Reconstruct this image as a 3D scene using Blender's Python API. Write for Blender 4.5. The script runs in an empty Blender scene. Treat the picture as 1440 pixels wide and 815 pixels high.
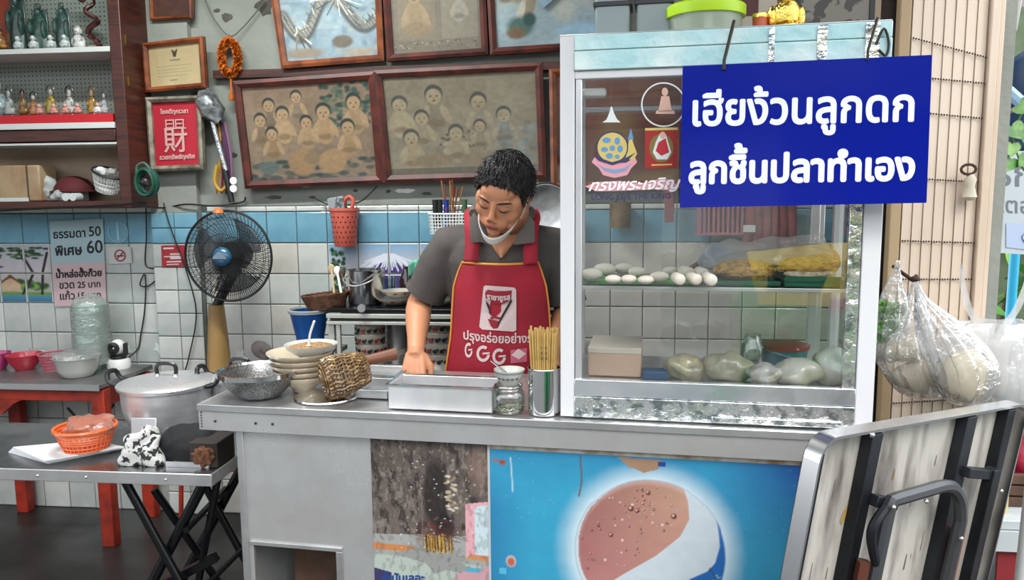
import bpy, bmesh, math, random
import numpy as np
from mathutils import Vector, Matrix, noise
from mathutils.geometry import delaunay_2d_cdt
random.seed(7)
SC = bpy.context.scene
COL = SC.collection
PI = math.pi
# ---------------------------------------------------------------- camera
CAM_H = 1.55; FPX = 1080.0
YAW, PITCH, ROLL = math.radians(6.07), math.radians(7.05), math.radians(-0.49)
_F = Vector((-math.sin(YAW)*math.cos(PITCH), math.cos(YAW)*math.cos(PITCH), -math.sin(PITCH)))
_R = Vector((math.cos(YAW), math.sin(YAW), 0)); _U = _R.cross(_F)
_R, _U = math.cos(ROLL)*_R+math.sin(ROLL)*_U, -math.sin(ROLL)*_R+math.cos(ROLL)*_U
cam = bpy.data.cameras.new('camera'); cam_o = bpy.data.objects.new('camera', cam); COL.objects.link(cam_o)
cam.sensor_width = 36; cam.lens = 36*FPX/1440; cam.clip_start = .05
_m = Matrix((_R, _U, -_F)).transposed().to_4x4(); _m.translation = (0, 0, CAM_H); cam_o.matrix_world = _m
SC.camera = cam_o
# ---------------------------------------------------------------- sky, sun, exposure
wd = bpy.data.worlds.new('sky'); SC.world = wd; wd.use_nodes = True
nt = wd.node_tree; nt.nodes.clear()
_o = nt.nodes.new('ShaderNodeOutputWorld'); _b = nt.nodes.new('ShaderNodeBackground')
_b.inputs[0].default_value = (0.90, 0.95, 1.0, 1); _b.inputs[1].default_value = 2.1
nt.links.new(_b.outputs[0], _o.inputs[0])
sun = bpy.data.lights.new('sun', 'SUN'); sun.energy = 1.6; sun.angle = math.radians(25); sun.color = (1, .96, .9)
sun_o = bpy.data.objects.new('sun', sun); COL.objects.link(sun_o)
sun_o.rotation_euler = (math.radians(42), 0, math.radians(24))
al = bpy.data.lights.new('interior_fill', 'AREA'); al.shape = 'RECTANGLE'; al.size = 1.2; al.size_y = .08; al.energy = 40; al.color = (.95, 1, .97)
al_o = bpy.data.objects.new('interior_fill_light', al); COL.objects.link(al_o); al_o.location = (-1.3, 2.4, 2.9)  # unseen fill lamp, added to brighten the interior
SC.view_settings.view_transform = 'Standard'; SC.view_settings.look = 'None'; SC.view_settings.gamma = 1
SC.view_settings.exposure = 0.5; SC.view_settings.use_curve_mapping = False
# ---------------------------------------------------------------- pixel -> world rays (real depth chosen per object)
def ray(px, py): return _F*FPX + _R*(px-720) - _U*(py-407.5)
def T(px, py, Y):
    d = ray(px, py); return Vector((0, 0, CAM_H)) + d*(Y/d.y)
def TZ(px, py, Z):
    d = ray(px, py); return Vector((0, 0, CAM_H)) + d*((Z-CAM_H)/d.z)
def TD(px, py, dist):
    d = ray(px, py); return Vector((0, 0, CAM_H)) + d*(dist/FPX)
WY = 3.48                                   # back wall
CO = Vector((-1.088, 1.978, 0)); CB = math.atan2(1.845-1.978, .519+1.088)   # food cart corner and heading
CU = Vector((math.cos(CB), math.sin(CB), 0)); CV = Vector((-math.sin(CB), math.cos(CB), 0)); CZ = .98
def TC(px, py, v):                          # point in cart coordinates on the plane at local depth v
    d = ray(px, py); q = Vector((0, 0, CAM_H)) - CO
    t = (v - q.dot(CV))/d.dot(CV); p = q + d*t
    return Vector((p.dot(CU), v, p.z))
def cw(u, v, z): return CO + CU*u + CV*v + Vector((0, 0, z))
# ---------------------------------------------------------------- materials
MATS = {}
def hexc(h):
    h = h.lstrip('#'); c = [int(h[i:i+2], 16)/255 for i in (0, 2, 4)]
    return tuple(x/12.92 if x <= .04045 else ((x+.055)/1.055)**2.4 for x in c)
def mat(name, col, rough=.5, metal=0, var=None, vscale=8, vlo=.4, vhi=.65, bump=0, bscale=40, rvar=0, attr=None, coat=0, emis=0, alpha=1, trans=0, sub=0, wave=None, stretch=None, detail=4, spec=None, ior=None, aniso=0):
    if name in MATS: return MATS[name]
    m = bpy.data.materials.new(name); m.use_nodes = True; t = m.node_tree; N = t.nodes; L = t.links
    b = N['Principled BSDF']
    if isinstance(col, str): col = hexc(col)
    b.inputs['Base Color'].default_value = (*col, 1); b.inputs['Roughness'].default_value = rough; b.inputs['Metallic'].default_value = metal
    if coat: b.inputs['Coat Weight'].default_value = coat; b.inputs['Coat Roughness'].default_value = .06
    if emis: b.inputs['Emission Color'].default_value = (*col, 1); b.inputs['Emission Strength'].default_value = emis
    if alpha < 1: b.inputs['Alpha'].default_value = alpha
    if trans: b.inputs['Transmission Weight'].default_value = trans
    if spec is not None: b.inputs['Specular IOR Level'].default_value = spec
    if ior: b.inputs['IOR'].default_value = ior
    if sub: b.inputs['Subsurface Weight'].default_value = sub; b.inputs['Subsurface Radius'].default_value = (.02, .008, .005); b.inputs['Subsurface Scale'].default_value = .6
    tc = N.new('ShaderNodeTexCoord'); src = tc.outputs['Object']
    if stretch:
        mp = N.new('ShaderNodeMapping'); mp.inputs['Scale'].default_value = stretch; L.new(src, mp.inputs[0]); src = mp.outputs[0]
    base = None
    if attr:
        a = N.new('ShaderNodeAttribute'); a.attribute_name = attr; base = a.outputs['Color']; L.new(base, b.inputs['Base Color'])
    if var is not None:
        if isinstance(var, str): var = hexc(var)
        n = N.new('ShaderNodeTexNoise'); n.inputs['Scale'].default_value = vscale; n.inputs['Detail'].default_value = detail; L.new(src, n.inputs['Vector'])
        r = N.new('ShaderNodeMapRange'); r.inputs[1].default_value = vlo; r.inputs[2].default_value = vhi; L.new(n.outputs['Fac'], r.inputs[0])
        mx = N.new('ShaderNodeMix'); mx.data_type = 'RGBA'; L.new(r.outputs[0], mx.inputs[0])
        mx.inputs[6].default_value = (*col, 1); mx.inputs[7].default_value = (*var, 1)
        if base: L.new(base, mx.inputs[6])
        L.new(mx.outputs[2], b.inputs['Base Color'])
        if rvar:
            r2 = N.new('ShaderNodeMapRange'); r2.inputs[3].default_value = rough; r2.inputs[4].default_value = rough+rvar; r2.inputs[1].default_value = vlo; r2.inputs[2].default_value = vhi
            L.new(n.outputs['Fac'], r2.inputs[0]); L.new(r2.outputs[0], b.inputs['Roughness'])
    if bump:
        n2 = N.new('ShaderNodeTexNoise'); n2.inputs['Scale'].default_value = bscale; n2.inputs['Detail'].default_value = 5; L.new(src, n2.inputs['Vector'])
        bp = N.new('ShaderNodeBump'); bp.inputs['Strength'].default_value = min(1, bump); bp.inputs['Distance'].default_value = .01
        L.new(n2.outputs['Fac'], bp.inputs['Height']); L.new(bp.outputs[0], b.inputs['Normal'])
    MATS[name] = m; return m
def glassy(name, tint=(1, 1, 1), refl=.08, rough=.02, haze=0, hazecol=(.9, .9, .9), crinkle=0, cscale=14, edge=.6):
    """clear sheet: transparent with fresnel reflection and an optional diffuse/translucent film"""
    if name in MATS: return MATS[name]
    m = bpy.data.materials.new(name); m.use_nodes = True; t = m.node_tree; N = t.nodes; L = t.links; N.clear()
    out = N.new('ShaderNodeOutputMaterial'); tr = N.new('ShaderNodeBsdfTransparent'); tr.inputs[0].default_value = (*tint, 1)
    gl = N.new('ShaderNodeBsdfGlossy'); gl.inputs['Roughness'].default_value = rough
    lw = N.new('ShaderNodeLayerWeight'); lw.inputs[0].default_value = .35
    mr = N.new('ShaderNodeMapRange'); mr.inputs[3].default_value = refl; mr.inputs[4].default_value = edge
    L.new(lw.outputs['Fresnel'], mr.inputs[0])
    mx = N.new('ShaderNodeMixShader'); L.new(mr.outputs[0], mx.inputs[0])
    base = tr.outputs[0]
    if haze:
        df = N.new('ShaderNodeBsdfDiffuse'); df.inputs[0].default_value = (*hazecol, 1)
        tl = N.new('ShaderNodeBsdfTranslucent'); tl.inputs[0].default_value = (*hazecol, 1)
        ad = N.new('ShaderNodeMixShader'); ad.inputs[0].default_value = .5; L.new(df.outputs[0], ad.inputs[1]); L.new(tl.outputs[0], ad.inputs[2])
        hz = N.new('ShaderNodeMixShader'); hz.inputs[0].default_value = haze; L.new(tr.outputs[0], hz.inputs[1]); L.new(ad.outputs[0], hz.inputs[2]); base = hz.outputs[0]
    L.new(base, mx.inputs[1]); L.new(gl.outputs[0], mx.inputs[2]); L.new(mx.outputs[0], out.inputs[0])
    if crinkle:
        tc = N.new('ShaderNodeTexCoord'); n = N.new('ShaderNodeTexNoise'); n.inputs['Scale'].default_value = cscale; n.inputs['Detail'].default_value = 3; L.new(tc.outputs['Object'], n.inputs['Vector'])
        bp = N.new('ShaderNodeBump'); bp.inputs['Strength'].default_value = crinkle; bp.inputs['Distance'].default_value = .03
        L.new(n.outputs['Fac'], bp.inputs['Height']); L.new(bp.outputs[0], gl.inputs['Normal'])
    MATS[name] = m; return m
STEEL = mat('stainless_steel', (.66, .66, .66), .28, .85, var=(.42, .42, .42), vscale=5, rvar=.15, bump=.04, bscale=12)
DENT = mat('dented_sheet_steel', (.68, .69, .69), .26, .75, var=(.52, .5, .49), vscale=4, rvar=.2, bump=.6, bscale=4.5)
POLISH = mat('polished_steel', (.75, .75, .75), .12, 1)
ALU = mat('brushed_aluminium', (.78, .78, .8), .32, .7, var=(.6, .6, .62), vscale=3, bump=.03, bscale=60)
WALU = mat('white_coated_aluminium', (.82, .83, .85), .35, 0, coat=.2)
FOIL = mat('wrinkled_foil_tape', (.9, .92, .92), .16, .9, var=(.35, .4, .42), vscale=34, vlo=.5, vhi=.62, bump=1, bscale=26)  # dark mottling puts the crinkles' reflection contrast into the colour
BLACKP = mat('black_plastic', (.012, .012, .013), .35)
WHITEP = mat('white_plastic', (.75, .75, .73), .4)
DKSTEEL = mat('dark_painted_steel', (.02, .021, .023), .4, .3, var=(.045, .04, .04), vscale=10, rvar=.2)
# ---------------------------------------------------------------- mesh collector
class MB:
    def __init__(s): s.v = []; s.f = []; s.m = []; s.mi = 0
    def add(s, vs, fs):
        o = len(s.v); s.v.extend(tuple(v) for v in vs); s.f.extend(tuple(i+o for i in f) for f in fs); s.m.extend([s.mi]*len(fs)); return s
    def box(s, c, size, rot=None, taper=None):
        hx, hy, hz = size[0]/2, size[1]/2, size[2]/2; vs = []
        for z in (-1, 1):
            k = taper if (taper and z > 0) else 1
            for x, y in ((-1, -1), (1, -1), (1, 1), (-1, 1)):
                p = Vector((x*hx*k, y*hy*k, z*hz))
                if rot is not None: p = rot @ p
                vs.append(p+Vector(c))
        return s.add(vs, [(3, 2, 1, 0), (4, 5, 6, 7), (0, 1, 5, 4), (1, 2, 6, 5), (2, 3, 7, 6), (3, 0, 4, 7)])
    def bb(s, a, b):
        return s.box([(a[i]+b[i])/2 for i in range(3)], [abs(b[i]-a[i]) for i in range(3)])
    def tube(s, pts, r, n=8, cap=True, closed=False, flat=None):
        pts = [Vector(p) for p in pts]; L = len(pts); rs = r if isinstance(r, (list, tuple)) else [r]*L
        vs = []; prev = None
        for i, p in enumerate(pts):
            if closed: d = pts[(i+1) % L]-pts[i-1]
            else: d = pts[min(i+1, L-1)]-pts[max(i-1, 0)]
            d = d.normalized() if d.length > 1e-9 else Vector((0, 0, 1))
            if prev is None:
                a = d.orthogonal().normalized()
                if flat is not None:
                    fa = Vector(flat); a = (fa-d*fa.dot(d)).normalized()
            else:
                a = prev-d*prev.dot(d); a = a.normalized() if a.length > 1e-6 else d.orthogonal().normalized()
            prev = a; b = d.cross(a)
            for k in range(n):
                t = 2*PI*k/n; vs.append(p+(a*math.cos(t)+b*math.sin(t))*rs[i])
        fs = [(i*n+k, i*n+(k+1) % n, (i+1)*n+(k+1) % n, (i+1)*n+k) for i in range(L-1) for k in range(n)]
        if closed: fs += [((L-1)*n+k, (L-1)*n+(k+1) % n, (k+1) % n, k) for k in range(n)]
        elif cap: fs += [tuple(range(n-1, -1, -1)), tuple((L-1)*n+k for k in range(n))]
        return s.add(vs, fs)
    def cyl(s, a, b, r, n=16, r2=None): return s.tube([a, b], [r, r if r2 is None else r2], n)
    def lathe(s, prof, c=(0, 0, 0), n=32, sx=1, sy=1, warp=None, rot=None):
        c = Vector(c); vs = []
        for r, z in prof:
            for k in range(n):
                t = 2*PI*k/n; p = Vector((r*sx*math.cos(t), r*sy*math.sin(t), z))
                if warp: p = warp(p, t)
                if rot is not None: p = rot @ p
                vs.append(p+c)
        L = len(prof)
        fs = [(i*n+k, i*n+(k+1) % n, (i+1)*n+(k+1) % n, (i+1)*n+k) for i in range(L-1) for k in range(n)]
        if prof[0][0] > 1e-4: pass
        return s.add(vs, fs)
    def ell(s, c, r, n=16, m=10, rot=None, warp=None):
        c = Vector(c); vs = []
        if not isinstance(r, (list, tuple)): r = (r, r, r)
        for i in range(m+1):
            a = -PI/2+PI*i/m
            for k in range(n):
                t = 2*PI*k/n; p = Vector((r[0]*math.cos(a)*math.cos(t), r[1]*math.cos(a)*math.sin(t), r[2]*math.sin(a)))
                if warp: p = warp(p)
                if rot is not None: p = rot @ p
                vs.append(p+c)
        return s.add(vs, [(i*n+k, i*n+(k+1) % n, (i+1)*n+(k+1) % n, (i+1)*n+k) for i in range(m) for k in range(n)])
    def quad(s, a, b, c, d): return s.add([a, b, c, d], [(0, 1, 2, 3)])
    def prism(s, poly, h, M=None):
        """poly 2D (x,y), extruded along z by h, mapped with M"""
        M = M or Matrix.Identity(4); n = len(poly)
        tris = delaunay_2d_cdt([Vector(p) for p in poly], [(i, (i+1) % n) for i in range(n)], [], 1, 1e-7)
        pv = tris[0]; k = len(pv); vs = [M @ Vector((p[0], p[1], 0)) for p in pv]+[M @ Vector((p[0], p[1], h)) for p in pv]
        fs = [tuple(reversed(t)) for t in tris[2]]+[tuple(i+k for i in t) for t in tris[2]]
        s.add(vs, fs)
        vs = [M @ Vector((p[0], p[1], 0)) for p in poly]+[M @ Vector((p[0], p[1], h)) for p in poly]
        return s.add(vs, [(i, (i+1) % n, (i+1) % n+n, i+n) for i in range(n)])
    def grid(s, fn, nu, nv, closeu=False):
        vs = [fn(i/(nu if closeu else nu-1), j/(nv-1)) for j in range(nv) for i in range(nu)]
        fs = [(j*nu+i, j*nu+(i+1) % nu, (j+1)*nu+(i+1) % nu, (j+1)*nu+i) for j in range(nv-1) for i in range(nu if closeu else nu-1)]
        return s.add(vs, fs)
    def xf(s, M):
        s.v = [tuple(M @ Vector(v)) for v in s.v]; return s
def inv(parent):
    M = Matrix.Identity(4); chain = []
    while parent is not None: chain.append(parent); parent = parent.parent
    for p in reversed(chain): M = M @ Matrix.LocRotScale(p.location, p.rotation_euler, p.scale)
    return M.inverted()
def part(name, mb, mats, parent=None, world=False, smooth=True, bevel=0, solid=0, sub=0, autos=40):
    """links the collected shapes as ONE mesh object; world=True: vertices are world coordinates"""
    me = bpy.data.meshes.new(name); vs = mb.v
    if world and parent is not None:
        I = inv(parent); vs = [tuple(I @ Vector(v)) for v in vs]
    me.from_pydata(vs, [], mb.f)
    if not isinstance(mats, (list, tuple)): mats = [mats]
    for m in mats: me.materials.append(m)
    if len(mats) > 1: me.polygons.foreach_set('material_index', mb.m)
    if smooth:
        me.polygons.foreach_set('use_smooth', [True]*len(me.polygons))
        me.set_sharp_from_angle(angle=math.radians(autos))
    o = bpy.data.objects.new(name, me); COL.objects.link(o)
    if parent is not None: o.parent = parent
    if solid: md = o.modifiers.new('s', 'SOLIDIFY'); md.thickness = solid; md.offset = 0
    if sub: md = o.modifiers.new('u', 'SUBSURF'); md.levels = sub; md.render_levels = sub
    if bevel: md = o.modifiers.new('b', 'BEVEL'); md.width = bevel; md.segments = 2; md.limit_method = 'ANGLE'; md.angle_limit = math.radians(50)
    return o
def tag(o, label=None, cat=None, group=None, kind=None):
    if label: o['label'] = label
    if cat: o['category'] = cat
    if group: o['group'] = group
    if kind: o['kind'] = kind
    return o
def thing(name, label, cat, loc=(0, 0, 0), rz=0, group=None):
    o = bpy.data.objects.new(name, None); COL.objects.link(o); o.empty_display_size = .05
    o.location = loc; o.rotation_euler = (0, 0, rz); return tag(o, label, cat, group)
def struct(name, mb, mats, **k):
    o = part(name, mb, mats, **k)
    if o.parent is None: o['kind'] = 'structure'
    return o
def solo(name, mb, mats, label, cat, group=None, loc=None, **k):
    """a thing that is one mesh; origin moved to loc"""
    loc = Vector(loc) if loc is not None else Vector(mb.v[0])
    mb.v = [tuple(Vector(v)-loc) for v in mb.v]
    o = part(name, mb, mats, **k); o.location = loc; return tag(o, label, cat, group)
def copy_tree(o, parent=None):
    c = o.copy(); COL.objects.link(c)
    if parent is not None: c.parent = parent
    for ch in [x for x in ALLCH(o)]: copy_tree(ch, c)
    return c
def ALLCH(o): return [x for x in COL.objects if x.parent == o]
ORD = 'first second third fourth fifth sixth seventh eighth ninth tenth eleventh twelfth thirteenth fourteenth fifteenth sixteenth seventeenth eighteenth nineteenth'.split()
def Rz(a): return Matrix.Rotation(a, 3, 'Z')
def Rx(a): return Matrix.Rotation(a, 3, 'X')
def Ry(a): return Matrix.Rotation(a, 3, 'Y')
def lerp(a, b, t): return a+(b-a)*t
def smoothpts(pts, k=4, closed=False):
    """Catmull-Rom"""
    pts = [Vector(p) for p in pts]; n = len(pts); out = []
    rng = range(n if closed else n-1)
    for i in rng:
        p0 = pts[(i-1) % n] if closed or i > 0 else pts[i]; p1 = pts[i]; p2 = pts[(i+1) % n]; p3 = pts[(i+2) % n] if closed or i+2 < n else p2
        for j in range(k):
            t = j/k; out.append(.5*((2*p1)+(p2-p0)*t+(2*p0-5*p1+4*p2-p3)*t*t+(3*p1-p0-3*p2+p3)*t**3))
    if not closed: out.append(pts[-1])
    return out
# ---------------------------------------------------------------- lettering from Blender's own interface font
_UP = '\u0e34\u0e35\u0e36\u0e37\u0e31\u0e4d\u0e47'; _TONE = '\u0e48\u0e49\u0e4a\u0e4b\u0e4c'
_tc = {}
def _outline(body):
    if body in _tc: return _tc[body]
    c = bpy.data.curves.new('t', 'FONT'); c.body = body; c.size = 1; c.resolution_u = 4; c.fill_mode = 'NONE'; c.dimensions = '2D'
    o = bpy.data.objects.new('t', c); COL.objects.link(o); bpy.context.view_layer.update()
    me = bpy.data.meshes.new_from_object(o.evaluated_get(bpy.context.evaluated_depsgraph_get()))
    vs = [(v.co.x, v.co.y) for v in me.vertices]; es = [tuple(e.vertices) for e in me.edges]
    bpy.data.objects.remove(o); bpy.data.curves.remove(c); bpy.data.meshes.remove(me)
    _tc[body] = (vs, es); return vs, es
def _loops(vs, es):
    nb = {}
    for a, b in es: nb.setdefault(a, []).append(b); nb.setdefault(b, []).append(a)
    seen = set(); out = []
    for s in sorted(nb):
        if s in seen: continue
        lp = [s]; seen.add(s); cur = s
        # follow index order so that the outline keeps its direction
        nxt = min(nb[s]) if min(nb[s]) > s else nb[s][0]
        while nxt not in seen:
            lp.append(nxt); seen.add(nxt); c2 = [q for q in nb[nxt] if q != cur]; cur, nxt = nxt, (c2[0] if c2 else s)
        if len(lp) > 2: out.append([vs[i] for i in lp])
    return out
def _adv(prefix):
    if not prefix: return 0
    a = _outline(prefix+'I')[0]; b = _outline('I')[0]
    return max(v[0] for v in a)-max(v[0] for v in b)
def _wind(lp, x, y):
    w = 0
    for i in range(len(lp)):
        x1, y1 = lp[i-1]; x2, y2 = lp[i]
        if (y1 <= y) != (y2 <= y):
            if (x1+(y-y1)*(x2-x1)/(y2-y1)) > x: w += 1 if y2 > y1 else -1
    return w
def text2d(s):
    """verts, tris, (xmin,xmax,ymin,ymax) with size 1"""
    key = '\0'+s
    if key in _tc: return _tc[key]
    base = ''; tones = []
    for i, ch in enumerate(s):
        if ch in _TONE and i > 0 and (s[i-1] in _UP or (i+1 < len(s) and s[i+1] == '\u0e33')): tones.append((base, ch))
        else: base += ch
    loops = _loops(*_outline(base))
    for pre, ch in tones:
        lp = _loops(*_outline(ch)); dx = _adv(pre)
        loops += [[(x+dx, y+.17) for x, y in l] for l in lp]
    V = []; F = []
    # glyph by glyph: group loops by overlapping boxes
    bx = [(min(p[0] for p in l), max(p[0] for p in l)) for l in loops]; order = sorted(range(len(loops)), key=lambda i: bx[i][0]); groups = []
    for i in order:
        if groups and bx[i][0] <= groups[-1][1]: groups[-1][0].append(i); groups[-1][1] = max(groups[-1][1], bx[i][1])
        else: groups.append([[i], bx[i][1]])
    for g, _ in groups:
        vs = []; es = []
        for i in g:
            o = len(vs); l = loops[i]; vs += [Vector(p) for p in l]; es += [(o+k, o+(k+1) % len(l)) for k in range(len(l))]
        r = delaunay_2d_cdt(vs, es, [], 0, 1e-6); o = len(V); V += [(p.x, p.y) for p in r[0]]
        for t in r[2]:
            cx = sum(r[0][q].x for q in t)/3; cy = sum(r[0][q].y for q in t)/3
            if sum(_wind(loops[i], cx, cy) for i in g) != 0: F.append(tuple(q+o for q in t))
    bbx = (min(v[0] for v in V), max(v[0] for v in V), min(v[1] for v in V), max(v[1] for v in V))
    _tc[key] = (V, F, bbx); return _tc[key]
def put_text(mb, s, fn, bold=0):
    """maps text to fn(x 0..1, y (units of text width)) ; fn returns a 3D point; bold: shifted copies"""
    V, F, (x0, x1, y0, y1) = text2d(s); w = x1-x0
    offs = [(0, 0)] if not bold else [(0, 0)]+[(bold*math.cos(a*PI/4), bold*math.sin(a*PI/4)) for a in range(8)]
    for k, (dx, dy) in enumerate(offs):
        mb.add([fn((x-x0)/w+dx, y/w+dy, k) for x, y in V], F)
def quadmap(a, b, c, d):
    """corners: top-left, top-right, bottom-right, bottom-left -> f(u 0..1 right, v 0..1 up)"""
    a, b, c, d = map(Vector, (a, b, c, d))
    return lambda u, v: (d*(1-u)+c*u)*(1-v)+(a*(1-u)+b*u)*v
def text_on(mb, s, q, u0, u1, v0, asp, bold=0, off=.0006, nrm=None):
    """text baseline at v0 of quad q from u0 to u1; asp = height/width of the quad"""
    n = nrm
    def fn(x, y, k):
        p = q(u0+(u1-u0)*x, v0+y*(u1-u0)/asp); return p+n*(off+k*.00002)
    put_text(mb, s, fn, bold)
# ---------------------------------------------------------------- printed pictures: a fine sheet with a painted colour attribute
PRINT = None
def canvas(name, q, img, parent, nrm, off=0.0, mat_=None):
    """img: HxWx3 linear colours, row 0 = top; q = quadmap; builds a flat sheet of H x W faces with colours"""
    H_, W_ = img.shape[:2]
    us = np.linspace(0, 1, W_); vs_ = np.linspace(1, 0, H_)
    A = [np.array(q(*t)) for t in ((0, 1), (1, 1), (1, 0), (0, 0))]
    U_, V_ = np.meshgrid(us, vs_)
    P = ((A[3][None, None]*(1-U_[..., None])+A[2][None, None]*U_[..., None])*(1-V_[..., None]) + (A[0][None, None]*(1-U_[..., None])+A[1][None, None]*U_[..., None])*V_[..., None])
    P = P.reshape(-1, 3)+np.array(nrm)*off
    if parent is not None:
        I = np.array(inv(parent)); P = P@I[:3, :3].T+I[:3, 3]
    idx = np.arange(H_*W_).reshape(H_, W_)
    F = np.stack([idx[1:, :-1], idx[1:, 1:], idx[:-1, 1:], idx[:-1, :-1]], -1).reshape(-1, 4)
    me = bpy.data.meshes.new(name); me.from_pydata(P.tolist(), [], F.tolist())
    ca = me.color_attributes.new('paint', 'FLOAT_COLOR', 'POINT')
    c4 = np.ones((H_*W_, 4), np.float32); c4[:, :3] = np.clip(img.reshape(-1, 3), 0, 1); ca.data.foreach_set('color', c4.ravel())
    me.materials.append(mat_ or mat('printed_paper', (1, 1, 1), .6, attr='paint'))
    o = bpy.data.objects.new(name, me); COL.objects.link(o)
    if parent is not None: o.parent = parent
    return o
class Paint:
    """tiny painter on a numpy image, coordinates x 0..1, y 0..1 down"""
    def __init__(s, w, h, col):
        s.w, s.h = w, h; s.a = np.zeros((h, w, 3)); s.a[:] = hexc(col) if isinstance(col, str) else col
        s.X, s.Y = np.meshgrid((np.arange(w)+.5)/w, (np.arange(h)+.5)/h)
    def _mix(s, mask, col):
        col = hexc(col) if isinstance(col, str) else col; m = np.clip(mask, 0, 1)[..., None]; s.a = s.a*(1-m)+np.array(col)*m; return s
    def vgrad(s, y0, c0, y1, c1):
        t = np.clip((s.Y-y0)/(y1-y0), 0, 1)[..., None]; m = (s.Y >= y0) & (s.Y <= y1)
        g = np.array(hexc(c0))*(1-t)+np.array(hexc(c1))*t; s.a[m] = g[m]; return s
    def ell(s, x, y, rx, ry, col, soft=.15, ang=0, al=1):
        dx, dy = s.X-x, s.Y-y; ca, sa = math.cos(ang), math.sin(ang); asp = s.h/s.w
        dy2 = dy*asp; ex = (dx*ca+dy2*sa)/rx; ey = (-dx*sa+dy2*ca)/(ry*asp); d = np.sqrt(ex**2+ey**2)
        return s._mix(np.clip((1-d)/max(soft, 1e-3), 0, 1)*al, col)
    def rect(s, x0, y0, x1, y1, col, al=1): return s._mix(((s.X >= x0) & (s.X <= x1) & (s.Y >= y0) & (s.Y <= y1))*al*1.0, col)
    def poly(s, pts, col, al=1):
        ins = np.zeros((s.h, s.w), bool); n = len(pts)
        for i in range(n):
            x1, y1 = pts[i-1]; x2, y2 = pts[i]
            if y1 == y2: continue
            c = ((y1 <= s.Y) != (y2 <= s.Y)) & (s.X < x1+(s.Y-y1)*(x2-x1)/(y2-y1)); ins ^= c
        return s._mix(ins*al*1.0, col)
    def line(s, pts, wd, col, al=1):
        asp = s.h/s.w; d = np.full((s.h, s.w), 9.)
        for (x1, y1), (x2, y2) in zip(pts[:-1], pts[1:]):
            vx, vy = x2-x1, (y2-y1)*asp; L2 = vx*vx+vy*vy+1e-9
            t = np.clip(((s.X-x1)*vx+(s.Y-y1)*asp*vy)/L2, 0, 1); d = np.minimum(d, np.hypot(s.X-x1-t*vx, (s.Y-y1)*asp-t*vy))
        return s._mix(np.clip((wd-d)/(wd*.5)+.5, 0, 1)*al, col)
    def noise(s, k, amp, seed=0, col=None, thr=.55, soft=.1):
        rg = np.random.RandomState(seed); f = np.zeros((s.h, s.w)); tot = 0
        for o in range(3):
            n = max(2, int(k*2**o)); g = rg.rand(n+2, n+2); xs = s.X*n; ys = s.Y*n*min(1, s.h/s.w+.2); xi = xs.astype(int); yi = ys.astype(int); fx = xs-xi; fy = ys-yi
            fx = fx*fx*(3-2*fx); fy = fy*fy*(3-2*fy)
            v = (g[yi, xi]*(1-fx)+g[yi, xi+1]*fx)*(1-fy)+(g[yi+1, xi]*(1-fx)+g[yi+1, xi+1]*fx)*fy; f += v/2**o; tot += 1/2**o
        f /= tot
        if col is not None: return s._mix(np.clip((f-thr)/soft, 0, 1)*amp, col)
        s.a = s.a*(1+(f[..., None]-.5)*2*amp); return s
# ================================================================ the setting
CEM = mat('weathered_cement_plaster', '#8e9089', .85, var='#72776f', vscale=2.2, vlo=.35, vhi=.7, bump=.35, bscale=30, detail=8)
TILEW = mat('white_glazed_tile', '#cdcec8', .2, var='#b9bcb9', vscale=6, coat=.3)
TILEG = mat('greyish_glazed_tile', '#bcbfba', .22, var='#a8adab', vscale=7, coat=.3)
TILEP = mat('warm_white_tile', '#cfcbc2', .2, var='#b9b4ac', vscale=5, coat=.3)
TILEB = mat('blue_glazed_tile', '#74a2b5', .2, var='#6595ab', vscale=8, coat=.3)
GROUT = mat('dark_grout', '#4c4f4c', .9)
DWOOD = mat('dark_brown_wood', '#4a2116', .45, var='#2e130d', vscale=6, stretch=(1, 1, 12), bump=.05)
FRWOOD = mat('reddish_frame_wood', '#5a2318', .5, var='#3a140e', vscale=14)
ORWOOD = mat('orange_brown_frame_wood', '#8a4a26', .35, var='#5f2c17', vscale=14, coat=.2)
FLOORM = mat('wet_dark_concrete', '#2e2d2b', .3, var='#1d1c1b', vscale=2.5, rvar=.25, bump=.08, bscale=14, detail=8)
b = MB().bb((-5, .9, -.12), (1.9, WY+.1, 0)); struct('floor', b, FLOORM, smooth=False)
b = MB().bb((-14, -16, -.2), (14, .9, -.06)); b.bb((1.9, .9, -.2), (14, 12, -.06)); struct('trim_1', b, mat('street_asphalt', '#5b5c5c', .85, var='#484a4b', vscale=5, bump=.2), smooth=False)
wall = struct('wall_back', MB().bb((-5, WY, 0), (1.2, WY+.12, 3.3)), CEM, smooth=False)
struct('wall_left', MB().bb((-5.1, 1.2, 0), (-5, WY, 3.3)), CEM, smooth=False)  # out of view, included to block light from the left
struct('wall_right', MB().bb((1.2, 2.55, 0), (1.27, WY+.1, 3.3)), CEM, smooth=False)
struct('ceiling', MB().bb((-5.1, .7, 3.1), (1.27, WY+.12, 3.25)), mat('ceiling_board', '#8c8c84', .9, var='#77776f'), smooth=False)  # out of view, put in to darken the upper and left interior
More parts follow.
